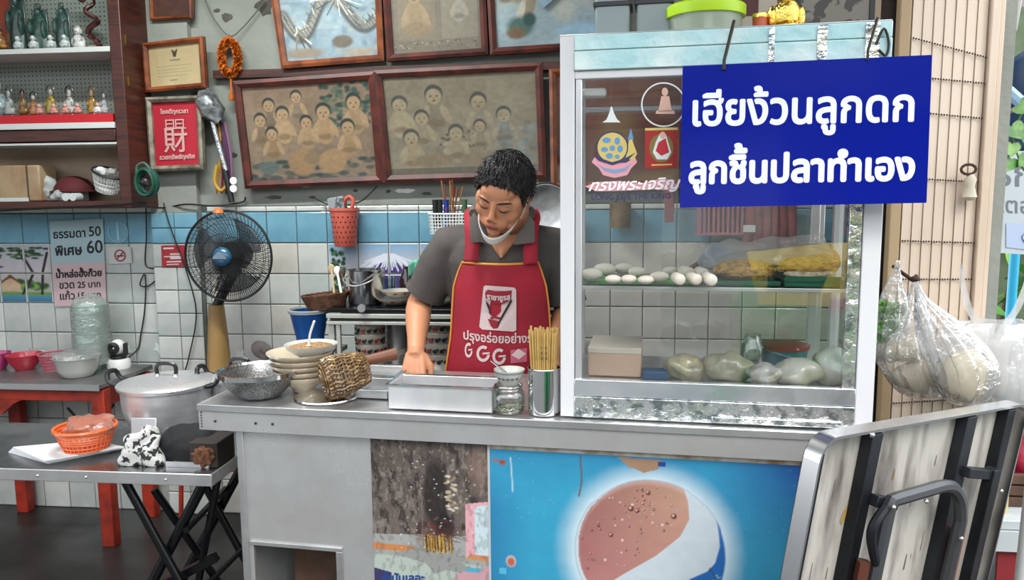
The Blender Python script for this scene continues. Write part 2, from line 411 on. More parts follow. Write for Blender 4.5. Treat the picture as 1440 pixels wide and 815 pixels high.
# tiles -----------------------------------------------------------
def tile_mesh(w, h, m, t=.008, c=.004):
    v = [(-w/2, 0, -h/2), (w/2, 0, -h/2), (w/2, 0, h/2), (-w/2, 0, h/2)]
    v += [(x, -t+c*.5, z) for x, _, z in v]+[(x*(1-2*c/w), -t, z*(1-2*c/h)) for x, _, z in v[:4]]
    f = [(8, 9, 10, 11)]+[(a, (a+1) % 4, (a+1) % 4+4, a+4) for a in range(4)]+[(a+4, (a+1) % 4+4, (a+1) % 4+8, a+8) for a in range(4)]
    me = bpy.data.meshes.new('tile'); me.from_pydata(v, [], f); me.materials.append(m); return me
zb = T(547, 341, WY).z; TS = (T(547, 341, WY).x-T(504, 341, WY).x)*1.0
_ms = {}
def put_tile(X, Z, w, h, m, par, y=WY-.002, g=.004, name='tile'):
    k = (round(w, 3), round(h, 3), m.name)
    if k not in _ms: _ms[k] = tile_mesh(w-g, h-g, m)
    o = bpy.data.objects.new(name, _ms[k]); COL.objects.link(o); o.parent = par; o.location = (X, y+random.uniform(-.001, .001), Z); o.rotation_euler = (random.uniform(-.006, .006), 0, random.uniform(-.006, .006)); return o
gb = MB().bb((-5, WY-.004, 0), (1.19, WY-.0005, zb+TS+.03)); part('grout_bed', gb, GROUT, wall, smooth=False)
# mural paintings, glazed over several tiles each
def mural_center():
    p = Paint(160, 80, '#b9bcc4'); p.vgrad(0, '#7fa6c4', .45, '#c9c2c4').vgrad(.45, '#c9c2c4', .75, '#b8c4c9').vgrad(.75, '#9fb9bb', 1, '#4f8ba0')
    p.poly([(.12, .72), (.30, .55), (.48, .18), (.53, .18), (.75, .55), (.95, .70), (.95, .76), (.12, .76)], '#4a3b78')
    for i in range(26):
        x = .5+(i-13)*.012; p.line([(.505+(i-13)*.003, .18), (x+(i-13)*.006, .38+.08*math.sin(i*2.3))], .006, '#d9dbe6')
    for i in range(60): p.ell(.03+.11*random.random(), .1+.8*random.random(), .022, .05, random.choice(['#2b4a36', '#1e3a2a', '#3f6a45']), .5)
    p.rect(.55, .86, .9, 1, '#3a4a58'); p.ell(.66, .84, .07, .06, '#5fa88c', .3); return p.noise(14, .08, 3).a
def mural_left():
    p = Paint(140, 90, '#b5b2b8'); p.vgrad(0, '#a7aab6', .5, '#c7bcc0').vgrad(.5, '#c2b9bd', .84, '#9aa79c').vgrad(.84, '#4d88a3', 1, '#2d6484')
    p.poly([(.0, .42), (.14, .25), (.2, .2), (.24, .22), (.55, .4), (.5, .43), (0, .43)], '#5b4f7c')
    for i in range(90):
        x = random.uniform(.02, .95); p.ell(x, .62+.14*random.random(), .05, .06, random.choice(['#3c6a2d', '#5b8a34', '#2c4f26', '#7ca046']), .5)
    p.rect(0, .82, 1, .88, '#6b8a3a'); p.line([(.72, .85), (.82, .5), (.7, .1)], .014, '#2a211c'); p.line([(.9, .85), (.92, .5), (.98, .15)], .014, '#2a211c')
    for i in range(50): p.ell(random.uniform(.3, .98), .06+.2*random.random()**1.4, .05, .025, random.choice(['#274a2b', '#3b6435', '#1d3a22']), .4)
    p.poly([(.5, .8), (.5, .68), (.6, .56), (.7, .68), (.7, .8)], '#c8a98a'); p.poly([(.45, .7), (.6, .5), (.74, .7), (.6, .57)], '#7a4530'); return p.noise(14, .08, 5).a
def mural(img, x0, z1, nc, nr, w, h, par, first=0):
    H_, W_ = img.shape[:2]; dy, dx = H_//nr, W_//nc
    for r in range(nr):
        for c in range(nc):
            X = x0+(c+.5)*w; Z = z1-(r+.5)*h; o = put_tile(X, Z, w, h, TILEW, par)
            e = .006; a, b_, y = X-w/2+e, X+w/2-e, WY-.0115
            canvas('glaze_print', quadmap((a, y, Z+h/2-e), (b_, y, Z+h/2-e), (b_, y, Z-h/2+e), (a, y, Z-h/2+e)), img[r*dy:(r+1)*dy, c*dx:(c+1)*dx], o, (0, -1, 0), 0, mat('glazed_print', (1, 1, 1), .25, attr='paint', coat=.3))
hid = MB()
def hidden_tile(X, Z, w, h): hid.box((X, WY-.006, Z), (w-.004, .008, h-.004))
X0 = T(504, 341, WY).x; XL = T(290, 400, WY).x
col = -5
k0 = math.ceil((XL-X0)/TS)
for k in range(k0, 40):
    X = X0+(k+.5)*TS; w = TS
    if X+w/2 > 1.2: break
    put_tile(X, zb+TS/2, w, TS, TILEB, wall, name='blue_tile'); put_tile(X, zb+TS+.014, w, .026, TILEW, wall, name='border_tile')
    for r in range(9):
        Z = zb-(r+.5)*TS; h = TS
        if r == 8: h = zb-8*TS; Z = h/2
        if h < .01: continue
        if r < 2 and 465 < (504+43*(k+.5)) < 637: continue
        if (Z < .62 and k > -3) or (Z < 1.0 and k > 1 and k < 7): hidden_tile(X, Z, w, h); continue
        put_tile(X, Z, w, h, random.choice([TILEW, TILEW, TILEG, TILEP]) if k < 6 else TILEP, wall)
mural(mural_center(), X0-TS, zb, 4, 2, TS, TS, wall)
Xe = X0+k0*TS                                   # filler strip beside the pillar
for r in range(10):
    Z = zb-(r-.5)*TS; h = TS
    if r == 9: h = zb-8*TS; Z = h/2
    put_tile((XL+Xe)/2, Z, Xe-XL, h, TILEB if r == 0 else TILEG, wall, name='cut_tile')
# left stretch with narrower tiles
XP = T(226, 430, WY).x; wl = (XP-T(6, 430, WY).x)/6
for k in range(9):
    X = XP-(k+.5)*wl
    put_tile(X, zb+TS/2, wl, TS, TILEB, wall, name='blue_tile'); put_tile(X, zb+TS+.014, wl, .026, TILEW, wall, name='border_tile')
    for r in range(9):
        Z = zb-(r+.5)*TS; h = TS
        if r == 8: h = zb-8*TS; Z = h/2
        if r < 2 and 4 <= k < 8: continue
        if k > 7 and r > 3: hidden_tile(X, Z, wl, h); continue
        put_tile(X, Z, wl, h, random.choice([TILEG, TILEG, TILEW]), wall)
mural(mural_left(), XP-8*wl, zb, 4, 2, wl, TS, wall)
part('tile_field_behind_cart', hid, TILEG, wall, smooth=False)['kind'] = 'stuff'
# tiled pillar
XQ0, XQ1 = XP+.003, XL-.003; yp = WY-.035
pil = struct('trim_2', MB().bb((XQ0, yp, 0), (XQ1, WY, 3.1)), CEM, smooth=False)
part('grout_bed', MB().bb((XQ0, yp-.003, 0), (XQ1, yp-.0005, zb+TS)), GROUT, pil, smooth=False)
ww = (XQ1-XQ0)/2; hh = .111; zt = zb
for r in range(2): [put_tile(XQ0+(c+.5)*ww, zb+TS*(.75-.5*r), ww, TS/2, TILEB, pil, y=yp-.002, name='blue_tile') for c in range(2)]
for r in range(12):
    for c in range(2):
        Z = zt-(r+.5)*hh
        if Z > .05: put_tile(XQ0+(c+.5)*ww, Z, ww, hh, random.choice([TILEW, TILEG]), pil, y=yp-.002)
# wooden picture rail
a, c_ = T(300, 104, WY-.03), T(800, 86, WY-.03)
struct('trim_3', MB().bb((a.x, WY-.035, a.z-.02), (1.19, WY, a.z+.015)), DWOOD, smooth=False)
# cracks and nail stubs in the cement under the pictures, dark damp patches
def chip(px, py, rx, ry, m, seed, label, par=wall):
    rg = random.Random(seed); c = T(px, py, WY); pts = []
    for i in range(14):
        a = 2*PI*i/14; r = rg.uniform(.6, 1.1); pts.append((c.x+rx*r*math.cos(a), c.z+ry*r*math.sin(a)))
    M = Matrix(((1, 0, 0, 0), (0, 0, -1, WY+.0005), (0, 1, 0, 0), (0, 0, 0, 1)))
    part('plaster_chip', MB().prism(pts, .003, M), m, par, smooth=False)
CH1 = mat('chipped_dark_plaster', '#3b3a36', .9, var='#5b574f'); CH2 = mat('chipped_light_plaster', '#c9cac2', .9)
for i, (x, y, rx, ry, m) in enumerate([(319, 24, .028, .022, CH1), (372, 10, .05, .04, CH1), (330, 218, .014, .014, CH1), (385, 277, .05, .01, CH1), (440, 277, .02, .008, CH1), (546, 269, .014, .008, CH1), (569, 268, .05, .012, CH2), (600, 272, .03, .01, CH1), (430, 262, .02, .006, CH2), (500, 268, .014, .008, CH1), (640, 280, .03, .01, CH2), (250, 262, .06, .02, CH2), (245, 40, .02, .02, CH1), (305, 15, .02, .01, CH1)]):
    chip(x, y, rx, ry, m, i, '')
# ================================================================ display cabinet and its figurines
YC0, YC1 = 3.24, 3.44
PEG = mat('pale_pegboard', '#8f988f', .7); WSH = mat('white_shelf_board', '#c4c6c4', .45); REDST = mat('red_cloth_step', '#b3131f', .6)
TAN = mat('tan_hardboard', '#a08b76', .7, var='#8d7763', vscale=4)
zc = lambda y, Y=YC0: T(80, y, Y).z
xl, xr0, xr1 = -3.6, T(160, 150, YC0).x, T(177, 150, YC0).x
cab = thing('display_cabinet', 'dark brown wooden wall cabinet with white shelves and pegboard back full of figurines', 'cabinet', (xr0-.6, YC0, zc(293)))
part('side_panel', MB().bb((xr0, YC0, zc(293)), (xr1, WY-.002, zc(-60))), DWOOD, cab, world=True, bevel=.004)
part('hinge', MB().bb((xr1, YC0+.02, zc(66)), (xr1+.004, YC0+.03, zc(50))).bb((xr1, YC0+.02, zc(122)), (xr1+.004, YC0+.03, zc(108))), mat('brass', '#a5824a', .3, 1), cab, world=True)
part('bottom_rail', MB().bb((xl, YC0, zc(293)), (xr0, WY-.002, zc(283))), DWOOD, cab, world=True, bevel=.003)
part('middle_rail', MB().bb((xl, YC0-.004, zc(199)), (xr0, YC0+.03, zc(183))), DWOOD, cab, world=True, bevel=.003)
part('back_panel', MB().bb((xl, YC1+.014, zc(283)), (xr0, YC1+.02, zc(199))), TAN, cab, world=True, smooth=False)
peg = part('pegboard', MB().bb((xl, YC1+.014, zc(199)), (xr0, YC1+.02, zc(-60))), PEG, cab, world=True, smooth=False)
hb = MB(); hx = (T(10, 30, YC1).x-T(0, 30, YC1).x)*.56
for i in range(44):
    for j in range(40):
        x = xr0-.012-i*hx-(j % 2)*0; z = zc(196)+.012+j*hx
        if abs(z-zc(70)) < .012: continue
        hb.lathe([(.0035, 0), (.0, 0)], (x, YC1+.0135, z), 6, rot=Rx(PI/2))
part('hole', hb, mat('hole_dark', '#2f3430', .9), peg, world=True)['kind'] = 'stuff'
s1, s2, s3 = zc(67), zc(173), zc(200)
part('shelf', MB().bb((xl, YC0, s1-.022), (xr0-.001, YC1+.013, s1)), WSH, cab, world=True, bevel=.002)
part('shelf', MB().bb((xl, YC0-.006, s2-.026), (xr0-.001, YC1+.013, s2)), WSH, cab, world=True, bevel=.002)
part('shelf', MB().bb((xl, YC0+.002, s3-.012), (xr0-.001, YC1+.013, s3-.002)), WSH, cab, world=True, bevel=.002)
st = s2+.04
part('red_step', MB().bb((xl, YC0+.02, s2+.0005), (xr0-.02, YC1+.01, st)), REDST, cab, world=True, bevel=.003, smooth=False)
def fig_mat(c, r=.35): return mat('glazed_figure_'+c[1:], c, r, var=tuple(x*.45 for x in hexc(c)), vscale=45, vlo=.45, vhi=.6, coat=.3)
def figurine(px, zbase, hpx, wpx, Y, label, kind, c1, c2, group=None, c3='#d8b090'):
    sc = Y/1080; h = hpx*sc*1.22; w = wpx*sc; p = T(px, 274, Y)
    t = thing('figurine', label, 'figurine', (p.x, Y, zbase), 0, group); m1, m2, m3 = fig_mat(c1), fig_mat(c2), fig_mat(c3)
    if kind == 'seated':
        part('base', MB().lathe([(0, 0), (w*.46, 0), (w*.5, h*.06), (w*.42, h*.1), (0, h*.1)], n=14, sy=.6), m2, t)
        b = MB().ell((0, 0, h*.22), (w*.47, w*.28, h*.14), 12, 8).ell((0, 0, h*.42), (w*.28, w*.2, h*.26), 12, 8)
        b.ell((-w*.28, -w*.03, h*.4), (w*.1, w*.1, h*.2), 8, 6).ell((w*.28, -w*.03, h*.4), (w*.1, w*.1, h*.2), 8, 6).ell((0, -w*.2, h*.3), (w*.18, w*.08, h*.06), 8, 6); part('body', b, m1, t)
        hd = part('head', MB().ell((0, -w*.02, h*.76), (w*.17, w*.16, h*.14), 12, 8).ell((0, -w*.17, h*.75), (w*.03, w*.04, h*.03), 6, 4), m3, t)
        part('hat', MB().lathe([(w*.19, h*.8), (w*.17, h*.88), (w*.07, h*.93), (w*.05, h), (0, h)], n=12), m2, hd)
    elif kind == 'tall':
        part('base', MB().bb((-w*.45, -w*.28, 0), (w*.45, w*.28, h*.07)), m2, t, bevel=.002)
        b = MB().lathe([(0, h*.07), (w*.4, h*.07), (w*.43, h*.25), (w*.33, h*.5), (w*.36, h*.62), (w*.2, h*.74), (0, h*.78)], n=14, sy=.55, warp=lambda q, a: q*(1+.06*math.sin(a*5+q.z*60)))
        b.ell((-w*.36, -w*.12, h*.52), (w*.14, w*.16, h*.17), 8, 6).ell((w*.34, -w*.14, h*.46), (w*.14, w*.16, h*.19), 8, 6); part('robe', b, m1, t)
        part('head', MB().ell((0, -w*.02, h*.82), (w*.15, w*.15, h*.075), 12, 8), m1, t)
        part('headdress', MB().box((0, 0, h*.93), (w*.3, w*.16, h*.12)).box((0, w*.12, h*.5), (w*.8, w*.1, h*.75)), m2, t, bevel=.004)
    elif kind == 'laughing':
        b = MB().ell((0, 0, h*.26), (w*.5, w*.34, h*.25), 14, 10).ell((0, -w*.06, h*.42), (w*.38, w*.3, h*.24), 14, 10).ell((-w*.4, -w*.05, h*.35), (w*.14, w*.14, h*.2), 8, 6).ell((w*.4, -w*.05, h*.35), (w*.14, w*.14, h*.2), 8, 6)
        part('body', b, m1, t); hd = part('head', MB().ell((0, -w*.08, h*.8), (w*.25, w*.23, h*.19), 14, 10).ell((-w*.25, 0, h*.76), (w*.05, w*.05, h*.08), 6, 6).ell((w*.25, 0, h*.76), (w*.05, w*.05, h*.08), 6, 6), m3, t)
        part('smile', MB().tube([(-w*.1, -w*.29, h*.76), (0, -w*.32, h*.73), (w*.1, -w*.29, h*.76)], w*.018, 5), m2, hd)
        part('base', MB().lathe([(0, 0), (w*.45, 0), (w*.42, h*.05), (0, h*.05)], n=14, sy=.7), m2, t)
    elif kind == 'goddess':
        part('base', MB().lathe([(0, 0), (w*.42, 0), (w*.45, h*.05), (w*.38, h*.1), (0, h*.1)], n=12, sy=.7), m2, t)
        part('robe', MB().lathe([(0, h*.1), (w*.4, h*.12), (w*.44, h*.28), (w*.3, h*.42), (w*.33, h*.5), (w*.14, h*.62), (0, h*.64)], n=14, sy=.6).ell((-w*.3, -w*.12, h*.38), (w*.09, w*.1, h*.12), 8, 6).ell((w*.3, -w*.12, h*.38), (w*.09, w*.1, h*.12), 8, 6), m1, t)
        hd = part('head', MB().ell((0, -w*.02, h*.74), (w*.15, w*.14, h*.12), 12, 8), m3, t)
        pts = [(w*.3*math.cos(a), .0, h*.76+h*.22*math.sin(a)) for a in [PI*i/8 for i in range(9)]]
        part('hat', MB().tube(pts, [w*.03]+[w*.06]*7+[w*.03], 6), m2, hd)
    elif kind == 'carving':
        pts = [(w*.4*math.sin(i*1.3)*(1-i*.04), w*.15*math.cos(i*1.9), h*(.04+i*.08)) for i in range(12)]
        part('dragon_body', MB().tube(smoothpts(pts, 4), [w*.16]*25+[w*.13]*14+[w*.08]*6, 8), m1, t)
        part('base', MB().lathe([(0, 0), (w*.5, 0), (w*.5, h*.06), (w*.3, h*.1), (0, h*.1)], n=12, sy=.6), m2, t)
        part('head', MB().ell((-w*.45, -w*.1, h*.92), (w*.3, w*.12, h*.07), 10, 6, rot=Ry(.4)).ell((-w*.7, -w*.1, h*.99), (w*.2, w*.05, h*.025), 8, 4), m1, t)
        sp = MB()
        for i in range(10): sp.tube([(pts[i][0], pts[i][1], pts[i][2]), (pts[i][0]*1.9, -w*.2, pts[i][2]+h*.03)], [w*.06, w*.01], 5)
        part('scale_ridge', sp, m2, t)
    return t
Y1, Y2 = YC0+.11, YC0+.06
lab = [(18, 30, 26, Y2, 'tan seated figurine on the top shelf in front of the red card', 'seated', '#9a6c33', '#3c2a1a', '#b08346'),
 (1, 30, 16, Y2, 'purple and white figurine at the far left of the top shelf', 'seated', '#8a86a0', '#5c5878', '#c8c8d0'),
 (44, 74, 29, Y1, 'tallest jade green standing figure on the top shelf', 'tall', '#2e4a44', '#26403a', '#3b5b52'),
 (74, 58, 30, Y1, 'broad jade green standing figure, middle of the three', 'tall', '#35564c', '#2b4940', '#3b5b52'),
 (106, 58, 25, Y1, 'slim jade green standing figure, right of the three', 'tall', '#3a5550', '#2f4944', '#3b5b52'),
 (127, 31, 20, Y1, 'small black and white figurine beside the red dragon carving', 'laughing', '#c9c9c4', '#17171a', '#cfcfca'),
 (147, 66, 26, Y1, 'dark red and white dragon carving at the right end of the top shelf', 'carving', '#4a1a18', '#a58f88', '#4a1a18')]
for px, h, w, Y, lb, kd, c1, c2, c3 in lab: figurine(px, s1, h, w, Y, lb, kd, c1, c2, None, c3)
for px, lb in ((44, 'tiny white seated figurine in front of the tallest jade figure'), (65, 'tiny white seated figurine left of the middle jade figure'), (89, 'tiny white seated figurine right of the middle jade figure'), (108, 'tiny white seated figurine in front of the slim jade figure')):
    figurine(px, s1, 17, 15, YC0+.035, lb, 'laughing', '#b9c2c0', '#8a9694', 'tiny white figurines on the top shelf', '#c6ccca')
for px, h, w, lb, kd, c1, c2, c3 in [
 (6, 52, 32, 'large pale blue laughing figurine on the red step', 'laughing', '#8fa3a6', '#6b8084', '#9db0b2'),
 (24, 38, 20, 'silver grey figurine next to the large laughing figurine', 'goddess', '#9a9f9d', '#4c504d', '#a5aaa8'),
 (43, 36, 18, 'dark brown and gold figurine with tall cap', 'seated', '#7d5d31', '#2b1d14', '#6d5040'),
 (58, 31, 18, 'figurine with round black hood and orange robe', 'goddess', '#a06a3e', '#2b2622', '#b7aca0'),
 (82, 39, 22, 'mustard yellow robed figurine with curved grey hat', 'goddess', '#9a8430', '#3f4a44', '#a9a490'),
 (108, 37, 21, 'white robed figurine with curved black hat', 'goddess', '#b4b4ae', '#26262a', '#bdb8ae'),
 (139, 36, 17, 'gold slender figurine with wide dark hat', 'goddess', '#a37a28', '#5a3a1c', '#a58a60'),
 (156, 31, 15, 'silver white figurine at the right end of the red step', 'goddess', '#b7babb', '#55595a', '#b7babb')]:
    figurine(px, st, h, w, YC0+.12, lb, kd, c1, c2, None, c3)
for px, lb in ((66, 'small pink seated figurine by the orange robed one'), (86, 'small pink seated figurine in front of the yellow robed one'), (102, 'small pink seated figurine left of the white robed one'), (119, 'small pink seated figurine right of the white robed one'), (147, 'small white seated figurine in front of the gold slender one')):
    figurine(px, st, 14, 14, YC0+.05, lb, 'laughing', '#c08478' if px < 140 else '#cfcfcf', '#7c4a48', 'small seated figurines at the front of the red step', '#d2a294')
# red card with gold writing
x0, x1 = T(-2, 20, Y1+.06).x, T(25, 20, Y1+.06).x
rc = thing('red_card', 'red plaque with gold characters at the left of the top shelf', 'plaque', ((x0+x1)/2, Y1+.08, s1))
part('board', MB().bb((x0, Y1+.065, s1), (x1, Y1+.075, s1+.26)), mat('orange_red_lacquer', '#9c3418', .4), rc, world=True, bevel=.002)
tb = MB()
for i, ch in enumerate('\u798f\u5bff'): text_on(tb, ch, quadmap((x0, Y1+.064, s1+.26), (x1, Y1+.064, s1+.26), (x1, Y1+.064, s1), (x0, Y1+.064, s1)), .25, .75, .62-.32*i-.05, 2.9, .03, nrm=Vector((0, -1, 0)))
part('gold_lettering', tb, mat('gold_paint', '#a8742c', .4, .4), rc, world=True)
# lower compartment
zb0 = zc(283); Yl = YC0+.05
bx = thing('storage_box', 'tan marbled storage box on the bottom shelf of the cabinet', 'box', (T(28, 280, Yl).x, Yl, zb0))
a, b_ = T(-12, 280, Yl).x, T(58, 280, Yl).x
part('body', MB().bb((a, Yl, zb0+.001), (b_, Yl+.12, zb0+.165)), mat('tan_marbled_card', '#a28a6b', .6, var='#8d6d4e', vscale=14, stretch=(1, 1, .5)), bx, world=True, bevel=.008)
part('seam_strip', MB().bb((T(40, 280, Yl).x, Yl-.002, zb0+.001), (T(42, 280, Yl).x, Yl, zb0+.165)), mat('seam_dark', '#4a3c2e', .7), bx, world=True)
part('white_edge', MB().bb((a, Yl-.004, zb0+.001), (T(41, 280, Yl).x, Yl-.0021, zb0+.018)), WSH, bx, world=True)
def blob(px, py, rx, rz, Y, m, name, lb, cat, seed=0, ry=None, amp=.25, fr=18, zb_=None, group=None, n=40):
    c = T(px, py, Y); s = Y/1080; r = (rx*s, (ry or rx)*s, rz*s); sd = Vector((seed*3.1, seed*1.7, 0))
    if zb_ is not None: c.z = zb_+rz*s
    b = MB().ell((0, 0, 0), r, n, n*2//3, warp=lambda p: (lambda q: Vector((q.x, q.y, max(q.z, -rz*s*.96))))(p*(1+amp*noise.noise(p*fr+sd)+.35*amp*noise.noise(p*fr*2.7+sd))))
    o = part(name, b, m, smooth=True, autos=180); o.location = c; return tag(o, lb, cat, group)
CLOTHW = mat('white_cotton_cloth', '#b2b4b2', .9, var='#8d9192', vscale=20, bump=.3, bscale=60)
blob(68, 262, 13, 18, Yl+.06, CLOTHW, 'folded_cloth', 'crumpled white cloth beside the tan box', 'cloth', 1, zb_=zb0, amp=.5)
blob(84, 274, 12, 8, Yl+.02, CLOTHW, 'napkin_bundle', 'small white bundle in front of the dark maroon hat', 'cloth', 5, zb_=zb0, amp=.6)
cp = thing('maroon_hat', 'dark maroon sun hat lying on the bottom shelf', 'hat', (T(104, 262, Yl+.09).x, Yl+.09, zb0+.045))
part('crown', MB().lathe([(.085, 0), (.083, .02), (.06, .055), (.02, .07), (0, .071)], n=24), mat('maroon_cloth', '#4e1016', .8), cp)
part('brim', MB().lathe([(.083, .004), (.098, -.002), (.098, .001), (.08, .008)], n=24, sx=1.05), mat('maroon_cloth', '#4e1016', .8), cp)
part('stand', MB().bb((-.05, -.03, -.044), (.05, .03, -.002)), WSH, cp)
for i, x in enumerate((96, 106)):
    q = T(x, 275, Yl+.0); solo('paper_roll', MB().cyl((q.x, Yl+.01, zb0+.02), (q.x+.001, Yl+.0101, zb0+.02+.001), .001).xf(Matrix.Identity(4)) if 0 else MB().tube([(q.x, Yl-.02, zb0+.019), (q.x, Yl+.03, zb0+.019)], .018, 14), WSH, ['white paper roll under the maroon hat', 'white paper roll near the tilted basket'][i], 'roll', 'white paper rolls on the bottom shelf', loc=(q.x, Yl, zb0))
def lattice_bowl(mb, r0, r1, h, nu=28, nv=6, t=.0025, oval=1, wv=.004):
    """open plastic basket: ribs and hoops"""
    for i in range(nu):
        a = 2*PI*i/nu; mb.tube([(r0*math.cos(a), r0*oval*math.sin(a), 0), (lerp(r0, r1, .55)*math.cos(a), lerp(r0, r1, .55)*oval*math.sin(a), h*.5), (r1*math.cos(a), r1*oval*math.sin(a), h)], t, 5, cap=False)
    for j in range(nv):
        k = j/(nv-1); r = lerp(r0, r1, k**.8 if k else 0); mb.tube([(r*math.cos(2*PI*i/30), r*oval*math.sin(2*PI*i/30), h*k) for i in range(30)], t*.9, 5, closed=True)
q = T(146, 262, YC0+.05)
tb_ = thing('white_basket', 'oval white ribbed basket tilted at the right of the bottom shelf', 'basket', (q.x, YC0+.07, zb0+.045)); tb_.rotation_euler = (.15, .38, 0)
mb = MB(); lattice_bowl(mb, .045, .072, .085, 30, 5, .0032); part('ribs', mb, WHITEP, tb_)
part('rim', MB().tube([(.074*math.cos(2*PI*i/30), .074*math.sin(2*PI*i/30), .087) for i in range(30)], .0055, 6, closed=True), mat('dark_rim_plastic', '#23262a', .4), tb_)
part('base_disc', MB().lathe([(0, 0), (.046, 0), (.046, .004), (0, .004)], n=24), WHITEP, tb_)
for i, (x, z, c, lb) in enumerate([(-.02, .09, '#c6c6c6', 'crumpled white packet sticking out of the tilted white basket'), (.02, .085, '#9a9a98', 'grey packet in the tilted white basket')]):
    p = Vector((q.x+x+.012, YC0+.06, zb0+.045+z)); b = MB().ell((0, 0, 0), (.025, .02, .018), 14, 8, warp=lambda v: v*(1+.6*noise.noise(v*60+Vector((i, 0, 0)))))
    o = part('crumpled_packet', b, mat('packet_'+c[1:], c, .4)); o.location = p; tag(o, lb, 'packet')
BR = 1.2
# ================================================================ framed pictures on the wall
def frame(corners, bw, fm, img, label, name='picture_frame', Y=WY-.045, cat='picture', inner=None, glass=True, matw=0, extra=None, lean=.02, bevelm=None):
    """corners px TL,TR,BR,BL of the outer frame"""
    P = [T(*corners[0], Y-lean), T(*corners[1], Y-lean), T(*corners[2], Y), T(*corners[3], Y)]
    cen = sum(P, Vector())/4; t = thing(name, label, cat, (cen.x, Y+.03, min(p.z for p in P)))
    ex = (P[1]-P[0]).normalized(); ez = (P[0]-P[3]).normalized(); nr = ex.cross(ez).normalized()   # towards -Y
    if nr.y > 0: nr = -nr
    w = ((P[1]-P[0]).length+(P[2]-P[3]).length)/2; h = ((P[0]-P[3]).length+(P[1]-P[2]).length)/2
    q = quadmap(*P); iu, iv = bw/w, bw/h
    def ring(mb, a, b, d0, d1):
        (u0, v0), (u1, v1) = a, b
        O = [q(u0, v1), q(1-u0, v1), q(1-u0, v0) if 0 else q(1-u0, v0), q(u0, v0)]
        return O
    def R4(u, v): return [q(u, 1-v), q(1-u, 1-v), q(1-u, v), q(u, v)]
    for i in range(4):                                        # four mitred mouldings
        o0, o1 = R4(0, 0)[i], R4(0, 0)[(i+1) % 4]; i0, i1 = R4(iu, iv)[i], R4(iu, iv)[(i+1) % 4]; m0, m1 = R4(iu*.45, iv*.45)[i], R4(iu*.45, iv*.45)[(i+1) % 4]
        mb = MB(); d = nr
        ring_ = [(o0-d*.02, o1-d*.02), (o0+d*.012, o1+d*.012), (m0+d*.018, m1+d*.018), (i0+d*.008, i1+d*.008), (i0-d*.02, i1-d*.02)]
        vs = [p for pr in ring_ for p in pr]; fs = [(2*k, 2*k+1, (2*k+3) % 10, (2*k+2) % 10) for k in range(5)]
        fs += [(0, 2, 4, 6, 8), (1, 9, 7, 5, 3)]; mb.add(vs, fs); part('moulding', mb, fm, t, world=True, smooth=False)
    part('backing', MB().add([p-nr*.02 for p in P]+[p-nr*.012 for p in P], [(0, 1, 2, 3), (4, 5, 6, 7), (0, 1, 5, 4), (1, 2, 6, 5), (2, 3, 7, 6), (3, 0, 4, 7)]), CH1, t, world=True, smooth=False)
    C = R4(iu*.95, iv*.95); canvas('print', quadmap(*C), img*BR, t, nr, -.004)
    if extra: extra(t, quadmap(*R4(iu, iv)), nr, (h-2*bw)/(w-2*bw))
    if glass: part('glass_pane', MB().quad(*[p+nr*.002 for p in (C[3], C[2], C[1], C[0])]), glassy('picture_glass', refl=.05, rough=.02, edge=.5), t, world=True, smooth=False)
    return t
def child(p, x, y, s, skin='#a98d6b', hair='#2b3130', body='#9c8260', lean=0):
    a = p.w/p.h
    p.ell(x+lean, y+s*a*2.4, s*1.35, s*a*1.9, body, .12); p.ell(x-s*1.1+lean, y+s*a*2.2, s*.45, s*a*1.3, skin, .2, .4); p.ell(x+s*1.2+lean, y+s*a*2.2, s*.45, s*a*1.3, skin, .2, -.4)
    p.ell(x, y-s*a*.12, s*1.08, s*a*1.15, hair, .12); p.ell(x, y+s*a*.15, s*.92, s*a*.95, skin, .14)
    p.ell(x-s*.35, y+s*a*.1, s*.14, s*a*.1, '#3a2a20', .4); p.ell(x+s*.35, y+s*a*.1, s*.14, s*a*.1, '#3a2a20', .4); p.ell(x, y+s*a*.62, s*.25, s*a*.09, '#7c3f30', .4); p.ell(x, y+s*a*.35, s*.1, s*a*.12, '#8a6d50', .5)
    p.ell(x, y+s*a*3.2, s*1.2, s*a*.5, '#6f5c46', .4, 0, .6)
def pic_sepia_group():
    p = Paint(190, 140, '#8b7864'); p.vgrad(0, '#8c7460', .5, '#8f7c66').noise(9, .25, 1)
    for i in range(90): p.ell(.62+.38*random.random(), .45*random.random(), .03, .03, random.choice(['#34443f', '#44564d', '#5b6a58']), .5)
    for i in range(60): p.ell(random.random(), .8+.2*random.random(), .05, .03, random.choice(['#4b5550', '#605c50', '#3c4642']), .5)
    for x, y, s, b in [(.2, .2, .05, '#7a6a58'), (.42, .13, .045, '#8a7a66'), (.86, .22, .06, '#a08868'), (.12, .35, .05, '#86725a'), (.3, .3, .055, '#b09470'), (.62, .3, .06, '#a88a66'), (.48, .4, .05, '#a48a68'), (.8, .47, .055, '#9c8262'), (.2, .5, .05, '#93795c')]: child(p, x, y, s, '#ad9170', '#2f3a38', b)
    p.ell(.42, .82, .12, .16, '#9a7c5a', .2, .3).ell(.66, .82, .13, .14, '#a38562', .2, -.3).ell(.5, .78, .07, .07, '#8a7458', .2).ell(.15, .86, .1, .08, '#5e6a66', .3)
    return p.noise(40, .18, 2).a
